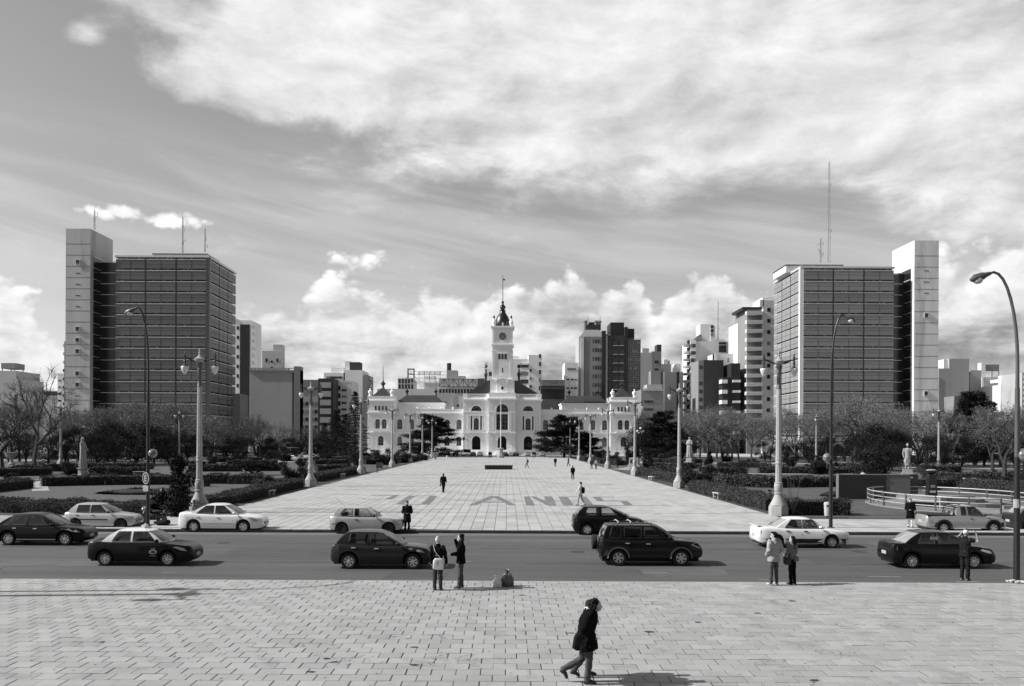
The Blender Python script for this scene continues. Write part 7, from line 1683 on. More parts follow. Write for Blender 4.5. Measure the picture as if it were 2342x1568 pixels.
# kiosk and playground far back
p = Vector((XP(612, 228), 228, 0)); S = thing('kiosk', 'small dark kiosk with a hipped roof among the trees on the left', 'kiosk', p); MB().box(-2.2, 2.2, -2, 2, 0, 3.0).build('wall', M_drk, S); MB().add([(-3.4,-3,3),(3.4,-3,3),(3.4,3,3),(-3.4,3,3),(-.6,0,5.0),(.6,0,5.0)], [(0,1,5,4),(1,2,5),(2,3,4,5),(3,0,4),(0,3,2,1)]).build('roof', M_slate, S); MB().box(-1.4, 1.4, -2.05, -2, 1.1, 2.4).build('counter_opening', M_door, S); MB().box(2.4, 7.5, -2.6, 2, 2.5, 2.7).build('awning', M_gry2, S)
for xx in (2.7, 7.2): MB().tube([(xx, -2.3, 0), (xx, -2.3, 2.5)], .06, 6).build('awning_post', M_iron, S)
p = Vector((XP(2218, 236), 236, 0)); S = thing('playground_slide', 'white playground slide tower far back in the right park', 'slide', p); q = MB(); [q.box(x, x+.18, y, y+.18, 0, 3.4) for x in (-.9, .9) for y in (-.7, .7)]; q.box(-.9, 1.08, -.7, .88, 1.5, 1.62); q.box(-.9, 1.08, -.7, -.6, 1.62, 2.3); q.build('tower_frame', P_white, S); MB().tube([(-.9, 0, 1.6), (-1.6, 0, 1.2), (-2.6, 0, .4), (-3.2, 0, .25)], .30, 8).build('slide_chute', P_silver2, S, True); MB().tube([(1.1, 0, 1.6), (2.2, 0, .9), (3.4, 0, .3)], .28, 8).build('slide_chute', P_silver2, S, True)
for px, d_, lb in ((1117, 262, 'dark wall-lamp standard left of the central block'),):
    pass
# globe cluster lamp right of the city hall and small standards by its doors
p = G(1465, 1052); S = thing('globe_lamp', 'five-globe lamp standard on a pale plinth right of the city hall', 'street lamp', (p.x, p.y, 0)); MB().lathe([(1.0, 0), (1.0, .6), (.5, .8)], 8).build('plinth', M_stone, S); MB().tube([(0,0,.7), (0,0,7.2)], [.16, .1], 8).build('pole', M_stone, S)
for dx, dz in ((0, 7.8), (-.75, 7.1), (.75, 7.1), (-.4, 6.7), (.4, 6.7)): MB().ball((dx, 0, dz), .33, .33, .33, 12, 8).build('globe', M_globe, S, True)
for px, lb in ((1060.5, 'dark lamp standard before the left corner of the central block'), (1237.5, 'dark lamp standard before the right corner of the central block')):
    S = thing('lamp_standard', lb, 'street lamp', (XP(px, 276), 276.4, 0)); MB().lathe([(.35, 0), (.2, .4), (.12, 1.0), (.1, 4.6), (.2, 4.7)], 8).build('post', M_iron, S); MB().lathe([(.15, 4.7), (.38, 4.95), (.3, 5.5), (.1, 5.75), (.03, 6.1)], 8).build('lantern', M_iron, S)
# ============================================================ PLANTS
def leaf_mat(name, v, var=.5, rough=.7):
    m = mat(name, v, rough, .25, .8, island=var, spec=.10); return m
L_dark = leaf_mat('dark_evergreen_leaf', .017); L_mid = leaf_mat('hedge_leaf', .062, .3); L_con = leaf_mat('conifer_needles', .013, .45); L_ced = leaf_mat('cedar_needles', .014, .45)
L_pale = leaf_mat('pale_spring_leaf', .155, .40); L_twig = leaf_mat('bare_twig', .12, .35); L_twig2 = leaf_mat('dark_bare_twig', .075, .35); L_dry = leaf_mat('dry_stalk', .13, .4)
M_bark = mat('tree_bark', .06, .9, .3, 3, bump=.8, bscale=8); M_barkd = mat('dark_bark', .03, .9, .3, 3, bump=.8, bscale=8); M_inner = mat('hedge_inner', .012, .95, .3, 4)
def rdir(r, up=0.0):
    while True:
        v = Vector((r.uniform(-1, 1), r.uniform(-1, 1), r.uniform(-1, 1)))
        if .05 < v.length < 1: v.normalize(); v.z += up; return v.normalized()
def leafq(vs, fs, p, r, s, d=None, asp=.55):
    d = d or rdir(r); a = d.cross(rdir(r)); 
    if a.length < .1: a = d.cross(Vector((.3, .5, .8)))
    a.normalize(); b = len(vs); h = d*s; w = a*s*asp
    vs += [tuple(p-h*.5), tuple(p+w*.5), tuple(p+h*.5), tuple(p-w*.5)]; fs.append((b, b+1, b+2, b+3))
def mesh_of(name, vs, fs, m):
    me = bpy.data.meshes.new(name); me.from_pydata(vs, [], fs); me.materials.append(m); me.update(); return me
def bare_tree_mesh(seed, h, spread, mt, mtw, depth=5, twigs=5, leaf=None, nleaf=0, trunk_h=.26):
    """forking tree: limbs as tubes, last shoots as fine slivers; optional young leaves"""
    r = random.Random(seed); q = MB(); vs, fs = [], []; tips = []
    def grow(p, d, L, rd, lev):
        n = 3; pts = [p]; dd = d.copy()
        for i in range(n):
            dd = (dd+rdir(r)*.16+Vector((0, 0, .05 if lev < 3 else .02))).normalized(); pts.append(pts[-1]+dd*L/n)
        if lev <= 3: q.tube(pts, [rd*(1-.13*i) for i in range(n+1)], 6 if lev < 2 else 4, caps=False)
        else:
            a = dd.cross(rdir(r)).normalized()*rd*1.0
            for i in range(n):
                b = len(vs); vs.extend([tuple(pts[i]-a), tuple(pts[i]+a), tuple(pts[i+1]+a*.7), tuple(pts[i+1]-a*.7)]); fs.append((b, b+1, b+2, b+3))
        if lev >= depth:
            tips.append((pts[-1], dd))
            for _ in range(twigs):
                t = (dd*.7+rdir(r)*.9+Vector((0, 0, .25))).normalized(); o = pts[r.randint(1, n)]; ln = r.uniform(.35, .95)*spread*.11; w = t.cross(rdir(r)).normalized()*.010*h/10
                b = len(vs); e = o+t*ln; vs.extend([tuple(o-w), tuple(o+w), tuple(e+w*.4), tuple(e-w*.4)]); fs.append((b, b+1, b+2, b+3)); tips.append((e, t))
            return
        k = r.choice((3, 3, 4)) if lev < 2 else r.choice((2, 3, 3))
        for i in range(k):
            az = 6.283*(i+r.uniform(-.3, .3))/k; sd = dd.cross(Vector((math.cos(az), math.sin(az), .15))).normalized()
            ang = r.uniform(.35, .75) if lev else r.uniform(.4, .8)
            grow(pts[-1] if r.random() < .75 else pts[-2], (dd*math.cos(ang)+sd*math.sin(ang)).normalized(), L*r.uniform(.62, .82), rd*.62, lev+1)
    grow(Vector((0, 0, 0)), Vector((r.uniform(-.05, .05), r.uniform(-.05, .05), 1)), h*trunk_h, h*.020, 0)
    zt = max(max(v[2] for v in vs), 1); k = h/zt
    wx = max(abs(v[0]) for v in vs); kx = min(1.5, max(.6, spread/2/max(wx, .1)))
    q.v = [(x*kx, y*kx, z*k) for x, y, z in q.v]; vs = [(x*kx, y*kx, z*k) for x, y, z in vs]
    if nleaf:
        lv, lf = [], []
        for _ in range(nleaf):
            p, t = r.choice(tips); p = Vector((p.x*kx, p.y*kx, p.z*k))+rdir(r)*r.random()*.45; leafq(lv, lf, p, r, r.uniform(.10, .24), asp=.5)
        b = len(vs); me = bpy.data.meshes.new('crown'); me.from_pydata(vs+lv, [], fs+[tuple(i+b for i in f) for f in lf]); me.materials.append(mtw); me.materials.append(leaf)
        me.polygons.foreach_set('material_index', [0]*len(fs)+[1]*len(lf)); me.update()
    else: me = mesh_of('crown', vs, fs, mtw)
    return q.mesh('trunk', mt, True), me
def clump_tree_mesh(seed, h, w, mt, lm, n=15000, ls=.16, trunk=.06, lobes=38, flat=1.0):
    """evergreen: leaf faces gathered in many uneven clumps"""
    r = random.Random(seed); q = MB(); c = []; H0 = h*trunk
    for i in range(lobes):
        u = r.random(); a = r.uniform(0, 6.283); z = H0+(h-H0)*(.10+.82*u); rr = w/2*(math.sin(math.pi*min(1, .18+.80*u))**.7)*math.sqrt(r.uniform(.15, 1)); c.append((Vector((rr*math.cos(a), rr*math.sin(a), z)), r.uniform(.13, .24)*w))
    q.tube([(0, 0, 0), (.05, 0, H0), (0, .05, h*.7)], [h*.022+.06, h*.018+.04, .03], 7)
    for p, s in c[:14]: q.tube([(0, 0, min(p.z*.6, H0*1.3)), (p.x*.5, p.y*.5, p.z*.8), tuple(p)], [.09, .06, .02], 5, caps=False)
    vs, fs = [], []
    for i in range(n):
        p, s = r.choice(c); d = rdir(r, .12); rad_ = s*(r.random()**.45)*r.uniform(.75, 1.15); o = p+Vector((d.x*rad_, d.y*rad_, d.z*rad_*.72*flat)); leafq(vs, fs, o, r, r.uniform(.6, 1.4)*ls, asp=.6)
    return q.mesh('trunk', mt, True), mesh_of('crown', vs, fs, lm)
def spruce_mesh(seed, h, w, lm, n=9000):
    r = random.Random(seed); q = MB().tube([(0, 0, 0), (0, 0, h*.96)], [h*.018, .02], 6); vs, fs = [], []; z = h*.07; tiers = []
    while z < h*.97:
        k = int(9+5*(1-z/h)); R = w/2*(1-z/h)**.85*r.uniform(.82, 1.12)+.12
        for i in range(k): tiers.append((z+r.uniform(-.2, .2), 6.283*(i+r.random()*.7)/k, R*r.uniform(.7, 1.1)))
        z += h*.035
    for z, a, R in tiers: q.tube([(0, 0, z), (R*.6*math.cos(a), R*.6*math.sin(a), z-.10*R), (R*math.cos(a), R*math.sin(a), z-.12*R)], [.04, .025, .01], 4, caps=False)
    for i in range(n):
        z, a, R = r.choice(tiers); u = r.random()**.6; o = Vector((R*u*math.cos(a), R*u*math.sin(a), z-.12*R*u))+Vector((r.gauss(0, .12*R*.5+.04), r.gauss(0, .12*R*.5+.04), r.gauss(-.08, .10)))
        leafq(vs, fs, o, r, r.uniform(.18, .42), (Vector((math.cos(a), math.sin(a), -.25))+rdir(r)*.6).normalized(), .28)
    return q.mesh('trunk', M_barkd, True), mesh_of('crown', vs, fs, lm)
def cedar_mesh(seed, h, w, lm, n=26000, tiers=8, irregular=.35):
    r = random.Random(seed); q = MB().tube([(0, 0, 0), (.1, 0, h*.5), (0, 0, h*.95)], [h*.025, h*.016, .04], 7); br = []
    for i in range(tiers*9):
        u = r.random(); z = h*(.03+.93*u); a = r.uniform(0, 6.283); R = w/2*(1-.72*u**1.5)*r.uniform(1-irregular*1.2, 1.12); up = r.uniform(.05, .30)
        pts = [Vector((0, 0, z*.92)), Vector((R*.5*math.cos(a), R*.5*math.sin(a), z*.92+up*R*.5)), Vector((R*math.cos(a), R*math.sin(a), z*.92+up*R*.75))]; br.append(pts); q.tube(pts, [.10, .06, .02], 5, caps=False)
    vs, fs = [], []
    for i in range(n):
        b = r.choice(br); u = .25+.8*r.random()**.75; o = b[0].lerp(b[1], u*2) if u < .5 else b[1].lerp(b[2], min(1.08, u*2-1)); L = (b[2]-b[0]).length; s = L*.15*(1.15-u*.7)+.12
        o = o+Vector((r.gauss(0, s), r.gauss(0, s), r.gauss(.10, .24))); dr = (b[2]-b[1]).normalized(); leafq(vs, fs, o, r, r.uniform(.22, .60), (dr+rdir(r)*.7).normalized(), .32)
    return q.mesh('trunk', M_barkd, True), mesh_of('crown', vs, fs, lm)
def shrub_mesh(seed, h, w, lm, n=3500, ls=.13, cone=False):
    r = random.Random(seed); q = MB(); vs, fs = [], []; lob = []
    for i in range(16):
        u = r.random(); R = w/2*((1-u)*.95+.05 if cone else math.sin(math.pi*(.12+.8*u))**.6)*math.sqrt(r.random()); a = r.uniform(0, 6.283); lob.append((Vector((R*math.cos(a), R*math.sin(a), h*(.08+.82*u))), w*r.uniform(.16, .27)*(1-.45*u if cone else 1)))
    for p, s in lob[:8]: q.tube([(0, 0, 0), tuple(p*.5), tuple(p)], [.05, .03, .01], 4, caps=False)
    for i in range(n):
        p, s = r.choice(lob); d = rdir(r, .1); o = p+d*s*(r.random()**.4)*r.uniform(.7, 1.2); o.z = max(.03, o.z); leafq(vs, fs, o, r, r.uniform(.6, 1.5)*ls, asp=.6)
    return q.mesh('stem', M_barkd, True), mesh_of('foliage', vs, fs, lm)
BARE = [bare_tree_mesh(21, 15, 13, M_bark, L_twig2, 5, 6), bare_tree_mesh(22, 13, 12, M_bark, L_twig, 5, 6), bare_tree_mesh(27, 12, 12, M_barkd, L_twig2, 5, 6, trunk_h=.2)]
PALE = [bare_tree_mesh(31, 13, 12, M_bark, L_twig, 5, 5, L_pale, 6500), bare_tree_mesh(32, 12, 13, M_bark, L_twig, 5, 5, L_pale, 6500, .22), bare_tree_mesh(35, 13.5, 14, M_bark, L_twig, 5, 5, L_pale, 7000, .22)]
EVER = [clump_tree_mesh(41, 8, 8, M_barkd, L_dark), clump_tree_mesh(42, 9, 7, M_barkd, L_dark), clump_tree_mesh(43, 7, 8.5, M_barkd, L_dark, lobes=26)]
SPR = [spruce_mesh(51, 15, 8, L_con)]; CED = [cedar_mesh(61, 13, 13, L_ced), cedar_mesh(62, 11, 13, L_ced, tiers=6, irregular=.5), cedar_mesh(63, 14, 13, L_ced, tiers=9, irregular=.25)]
SHR = [shrub_mesh(71, 2.2, 2.4, L_dark, 6000, .11), shrub_mesh(72, 2.0, 2.0, leaf_mat('shrub_leaf', .035, .4), 6000, .10), shrub_mesh(73, 3.6, 2.6, L_dark, 11000, .11, True)]
def plant(kind, name, label, cat, px, d, h, rz=None, group=None, wk=1.0):
    me = kind; T = thing(name, label, cat, (XP(px, d), d, 0), random.uniform(0, 6.28) if rz is None else rz, group)
    z = max(v.co.z for v in me[1].vertices) if ('z', me[1].name) not in MESHC else MESHC[('z', me[1].name)]; MESHC[('z', me[1].name)] = z
    s = h/z; T.scale = (s*wk, s*wk, s)
    obj('trunk' if cat == 'tree' else 'stem', me[0], T); obj('crown' if cat == 'tree' else 'foliage', me[1], T); return T
def top_h(pyt, d, px): return ZP(pyt, d, px)
def tree(kind, label, px, d, pyt, group=None, wk=1.0, nm='tree', rz=None): return plant(kind, nm, label, 'tree', px, d, top_h(pyt, d, px), rz, group, wk)
# ---- left park
tree(BARE[0], 'large bare tree standing clear at the left, left of the concrete shaft', 78, 150, 822, wk=1.05, nm='bare_tree', rz=.4)
tree(BARE[2], 'low wide bare tree cut by the left edge', 4, 118, 905, nm='bare_tree', wk=1.15, rz=2.2)
GL = 'bare and budding trees of the left park'
LBT = 'feathery tree in early leaf in the left park'; LBB = 'bare twiggy tree in the left park'
for i, (px, d, py) in enumerate([(170, 205, 932), (228, 190, 920), (296, 200, 908), (345, 185, 905), (398, 205, 908), (450, 190, 938), (258, 235, 925), (140, 235, 940), (30, 215, 905), (110, 195, 925), (330, 240, 915), (480, 225, 950), (375, 250, 918), (205, 250, 930)]):
    tree(PALE[i % 3], LBT, px, d, py, GL, 1.15, 'budding_tree')
for i, (px, d, py) in enumerate([(45, 180, 900), (535, 205, 952), (565, 215, 955), (598, 225, 940), (630, 235, 960), (545, 235, 950), (655, 240, 968), (690, 235, 962), (720, 245, 972), (585, 250, 938)]):
    tree(BARE[1 + i % 2], LBB, px, d, py, GL, 1.1, 'bare_tree')
GE = 'dark evergreen trees of the left park'
for i, (px, d, py) in enumerate([(222, 150, 990), (262, 165, 962), (312, 160, 962), (352, 170, 972), (150, 170, 985), (110, 165, 995), (60, 175, 988), (20, 170, 990), (385, 185, 985), (428, 190, 985), (455, 200, 992), (520, 205, 998), (560, 215, 1000), (620, 225, 1000), (660, 235, 998), (245, 185, 970), (180, 190, 972), (700, 240, 1000), (735, 245, 990)]):
    tree(EVER[i % 3], 'dense dark evergreen tree in the left park', px, d, py-4, GE, 1.4, 'evergreen_tree')
tree(SPR[0], 'tall dark spruce left of the city hall, nearest to it', 812, 225, 893, nm='spruce_tree', wk=1.05); tree(SPR[0], 'lower dark spruce left of the tall one beside the city hall', 768, 232, 936, nm='spruce_tree', wk=1.5); tree(SPR[0], 'small dark spruce between the two larger spruces', 790, 236, 945, nm='spruce_tree', wk=1.5); tree(SPR[0], 'dark spruce at the left of the spruce group', 742, 240, 965, nm='spruce_tree', wk=1.4)
tree(CED[0], 'dark cedar in front of the left wing of the city hall', 990, 252, 944, nm='cedar_tree', wk=1.45, rz=1.0); tree(CED[1], 'dark spreading cedar in front of the right wing of the city hall', 1290, 250, 945, nm='cedar_tree', wk=1.35, rz=.3); tree(CED[1], 'lower dark cedar between two lamps before the right wing', 1347, 250, 988, nm='cedar_tree', wk=1.15, rz=2.0)
# ---- right park
tree(CED[2], 'dark tiered cedar just right of the city hall', 1520, 205, 935, nm='cedar_tree', wk=1.3, rz=.8); tree(CED[2], 'tall dark tiered cedar at the far right', 2230, 185, 888, nm='cedar_tree', wk=1.0, rz=2.3)
GR = 'budding trees of the right park'
for i, (px, d, py) in enumerate([(1580, 225, 932), (1618, 215, 928), (1655, 205, 924), (1690, 215, 935), (1600, 245, 935), (1560, 250, 930), (1640, 240, 922), (1720, 200, 940), (1560, 235, 945), (1675, 235, 928), (1500, 255, 932), (1760, 225, 935), (1800, 215, 925), (1960, 205, 892), (1930, 215, 905), (1990, 195, 915), (2050, 190, 918), (1850, 225, 930), (2120, 185, 930), (2160, 195, 925), (2290, 175, 915), (2330, 185, 920), (1890, 240, 920)]):
    tree(PALE[i % 3], 'feathery tree in early leaf in the right park', px, d, py, GR, 1.15, 'budding_tree')
for i, (px, d, py) in enumerate([(1820, 190, 940), (1880, 200, 938), (2020, 175, 935), (2100, 165, 945), (2180, 170, 930), (2270, 160, 950)]):
    tree(BARE[1 + i % 2], 'bare twiggy tree in the right park', px, d, py, 'bare trees of the right park', 1.15, 'bare_tree')
tree(BARE[2], 'bare spreading tree at the right edge behind the near lamp', 2296, 112, 912, nm='bare_tree', wk=1.1, rz=.9)
for i, (px, d, py) in enumerate([(2010, 150, 958), (2040, 145, 975), (2100, 160, 985), (1985, 175, 985), (1900, 190, 995), (1850, 200, 998), (1800, 205, 1005), (2150, 170, 985), (2200, 175, 990), (2320, 165, 985), (1950, 200, 995), (1560, 225, 985), (1500, 215, 985), (1750, 215, 1005), (1475, 235, 965), (2250, 185, 985)]):
    tree(EVER[i % 3], 'dense dark evergreen tree in the right park', px, d, py, 'dark evergreen trees of the right park', 1.35, 'evergreen_tree')
tree(EVER[1], 'dark tree beside the right end of the city hall', 1476, 262, 940, nm='evergreen_tree', wk=1.0)
# ---- shrubs (label, kind, px, base row, top row, width factor)
def shrub(kind, label, px, pyb, pyt, wk=1.0, group=None):
    g_ = G(px, pyb); h = max(.3, ZP(pyt, g_.y, px)); return plant(SHR[kind], 'shrub', label, 'shrub', px, g_.y, h, None, group, wk)
shrub(2, 'tall dark shrub beside the parking sign at the left', 400, 1177, 1036, 1.05); shrub(0, 'dark rounded shrub behind the second left lamp', 672, 1106, 1044, 1.0); shrub(0, 'dark clipped shrub behind the first left lamp', 484, 1064, 1030, .8); shrub(0, 'second dark clipped shrub in the left park, right of the lamp', 548, 1058, 1026, .75); shrub(1, 'round clipped shrub left of the parked white cars', 620, 1059, 1028, 1.0); shrub(0, 'wide dark shrub near the parked cars on the left', 655, 1054, 1018, 1.5)
shrub(1, 'pale rounded shrub at the corner of the left plaza hedge', 615, 1113, 1087, 1.7); shrub(0, 'dark shrub behind the statue of the veiled woman', 160, 1086, 1054, 1.7); shrub(0, 'dark shrub by the fourth left lamp', 880, 1063, 1022, 1.1); shrub(0, 'dark shrub by the fifth left lamp', 922, 1058, 1022, 1.0); shrub(1, 'shrub by the sixth left lamp', 950, 1052, 1028, 1.3); shrub(0, 'dark shrub before the left city hall pavilion', 843, 1048, 1026, 2.0); shrub(1, 'dark shrub behind the third left lamp', 815, 1066, 1032, 1.0); shrub(0, 'small round dark shrub near the spruces', 750, 1054, 1024, 1.1)
shrub(0, 'large dark rounded shrub behind the second right lamp', 1600, 1117, 1052, 1.1); shrub(2, 'young conical shrub right of the bronze statue', 1480, 1073, 1030, .9); shrub(0, 'dark shrub between two right lamps', 1400, 1056, 1028, 1.3); shrub(0, 'round dark shrub before the right pavilion', 1372, 1047, 1026, 1.5); shrub(1, 'shrub left of the fourth right lamp', 1330, 1050, 1030, 1.2); shrub(0, 'dark shrub left of the tall pole in the right park', 1868, 1084, 1034, 1.0); shrub(0, 'large dark shrub behind the memorial wall', 2014, 1090, 1022, 1.0); shrub(1, 'leafy mid-grey shrub left of the large dark one behind the wall', 1978, 1086, 1026, 1.25); shrub(1, 'young shrub in the lawn of the right park', 1700, 1086, 1050, .9); shrub(0, 'dark shrub beside the first right lamp, further back', 1808, 1067, 1030, .9)
shrub(2, 'dark shrub beside the small pale statue', 1622, 1064, 1030, 1.0); shrub(1, 'leafy shrub left of the bust column', 2125, 1090, 1060, 1.6); shrub(0, 'low shrub near the right park path', 1660, 1056, 1032, 1.2); shrub(0, 'rose bushes at the far left of the park', 40, 1086, 1062, 2.2); shrub(1, 'dark shrub under the bare tree at the left', 105, 1084, 1062, 1.8); shrub(0, 'topiary shrub behind the bronze statue', 1446, 1060, 1008, .7)
for i, (px, py, h_, wk, kd) in enumerate([(690,1064,10,1.6,0),(760,1068,9,1.7,1),(796,1072,11,1.4,0),(906,1050,10,1.3,0),(122,1078,12,1.6,1),(345,1101,13,1.7,1),(440,1092,14,1.6,0),(470,1112,13,1.7,1),(1640,1102,13,1.8,1),(1530,1093,12,1.7,0),(1562,1076,11,1.6,1),(1722,1066,12,1.5,0),(1790,1080,13,1.6,1),(1846,1080,13,1.5,0),(2172,1094,13,1.7,1),(2205,1112,15,1.8,0),(2300,1110,14,1.8,1),(1502,1066,11,1.5,0),(1428,1063,12,1.3,0),(30,1102,14,1.9,1),(250,1100,12,1.8,1),(575,1104,13,1.7,1),(2140,1120,15,1.6,0),(1700,1108,14,1.9,1),(1850,1108,15,1.8,1),(540,1070,11,1.6,0),(2265,1092,13,1.7,0),(1660,1078,12,1.7,0)]):
    shrub(kd, 'low rounded shrub among the %s park hedges, %s one from the left' % ('left' if px < 1158 else 'right', i), px, py, py-h_-8, wk, 'low rounded shrubs of the gardens')
# bare sapling stalks in front of the right hedge
p = G(1814, 1178); T = thing('sapling', 'bare thin-stalked sapling by the first right lamp', 'shrub', (p.x, p.y, 0)); r_ = random.Random(3); q = MB()
for i in range(24): a = r_.uniform(0, 6.28); q.tube([(0, 0, 0), (.22*math.cos(a), .22*math.sin(a), .7), (r_.uniform(.2, .5)*math.cos(a), r_.uniform(.2, .5)*math.sin(a), r_.uniform(1.0, 2.6))], [.012, .009, .004], 4, caps=False)
q.build('stalks', L_dry, T)
# low juniper mound that spreads on the lawn and the flat-topped pine
def mound(label, px0, px1, pyb, pyt, depth, lm, seed):
    A, B = G(px0, pyb), G(px1, pyb); w = B.x-A.x; h = max(.25, ZP(pyt+ (pyb-pyt)*.35, A.y+depth*.3, px0)); r = random.Random(seed); vs, fs = [], []
    T = thing('juniper_mound', label, 'shrub', ((A.x+B.x)/2, A.y+depth/2, 0))
    n = int(w*depth*300)
    for i in range(min(n, 14000)):
        a = r.uniform(0, 6.283); u = math.sqrt(r.random()); x, y = w/2*u*math.cos(a), depth/2*u*math.sin(a); zt = h*(1-u**3)*(.65+.35*math.sin(x*1.7+seed)*math.cos(y*2.1)); leafq(vs, fs, Vector((x+r.gauss(0, .1), y+r.gauss(0, .1), max(.02, zt*r.uniform(.5, 1.05)))), r, r.uniform(.12, .28), (Vector((math.cos(a), math.sin(a), .5))+rdir(r)*.5).normalized(), .35)
    obj('foliage', mesh_of('foliage', vs, fs, lm), T); MB().lathe([(.94, 0), (.86, .45*h), (.55, .72*h), (.1, .82*h)], 20, sx=w/2, sy=depth/2).build('stem', M_inner, T)
mound('wide low juniper spreading on the left lawn', 196, 425, 1131, 1107, 5.0, L_dark, 3); mound('low juniper mound on the right lawn behind the hedge', 1660, 1756, 1091, 1077, 4.0, L_dark, 4); mound('small juniper beside the left end of the memorial wall', 1890, 1940, 1136, 1112, 2.2, L_dark, 5)
p = G(582, 1086); T = thing('flat_pine', 'flat-topped low pine with bare legs on the left lawn', 'shrub', (p.x, p.y, 0)); r_ = random.Random(9); vs, fs = [], []; q = MB()
for i in range(7): a = i*.9; q.tube([(0, 0, 0), (.7*math.cos(a), .5*math.sin(a), .5), (2.2*math.cos(a), 1.2*math.sin(a), .95)], [.10, .07, .03], 5)
for i in range(7000): a = r_.uniform(0, 6.283); u = math.sqrt(r_.random()); leafq(vs, fs, Vector((3.1*u*math.cos(a), 1.7*u*math.sin(a), 1.15+.55*(1-u*u)*r_.uniform(.3, 1)+r_.gauss(0, .12)+.15*math.sin(3*a))), r_, r_.uniform(.15, .3), asp=.4)
q.build('stem', M_barkd, T); obj('foliage', mesh_of('foliage', vs, fs, L_dark), T)
# ---- hedges
def hedge(label, pts, w, h, seed, lm=None, dens=150, ls=.13):
    """clipped hedge along a line of ground points (its front foot); w deep, h high"""
    lm = lm or L_mid; r = random.Random(seed); P = [Vector((p.x, p.y)) for p in pts]; o0 = P[0]
    T = thing('clipped_hedge', label, 'hedge', (o0.x, o0.y, 0)); vs, fs = [], []; q = MB()
    for a, b in zip(P, P[1:]):
        d = b-a; L = d.length; t = d.normalized(); n = Vector((-t.y, t.x))
        if n.y < 0 and abs(t.x) > .5: n = -n
        if abs(t.x) <= .5: n = Vector((-abs(n.x) if a.x < 0 else abs(n.x), n.y))
        A = a-o0
        nl = int(L*(w+2*h)*dens)
        def bump(s): return 1+.09*math.sin(s*1.1+seed)+.07*math.sin(s*2.9+seed*2)+.04*math.sin(s*6.1+seed)
        for i in range(nl):
            s = r.uniform(-.15, L+.15); k = r.random()*(w+2*h); hh = h*bump(s)
            if k < h: u, z = 0, k*bump(s)
            elif k < h+w: u, z = k-h, hh
            else: u, z = w, (k-h-w)*bump(s)
            edge = min(abs(z-hh), 1)*0
            u2 = u*(1)+r.gauss(0, .06); z2 = z+r.gauss(0, .06)
            if z > hh-.25 and (u < .25 or u > w-.25): z2 -= .12*(1-min(u, w-u)/.25) if k > h and k < h+w else 0; u2 += (.10 if u < .3 else -.10)*(1 if z > hh-.16 else 0)
            p = A+t*s+n*(u2+.06*math.sin(s*2.3+seed)); leafq(vs, fs, Vector((p.x, p.y, max(.02, z2))), r, r.uniform(.6, 1.5)*ls, asp=.65)
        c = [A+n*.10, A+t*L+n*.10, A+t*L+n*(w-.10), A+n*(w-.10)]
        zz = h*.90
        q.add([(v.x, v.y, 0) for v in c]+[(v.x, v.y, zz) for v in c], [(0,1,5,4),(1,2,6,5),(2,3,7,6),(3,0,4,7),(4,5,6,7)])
        if n.x*t.y-n.y*t.x > 0: pass
    obj('foliage', mesh_of('foliage', vs, fs, lm), T); q.build('stem', M_inner, T)
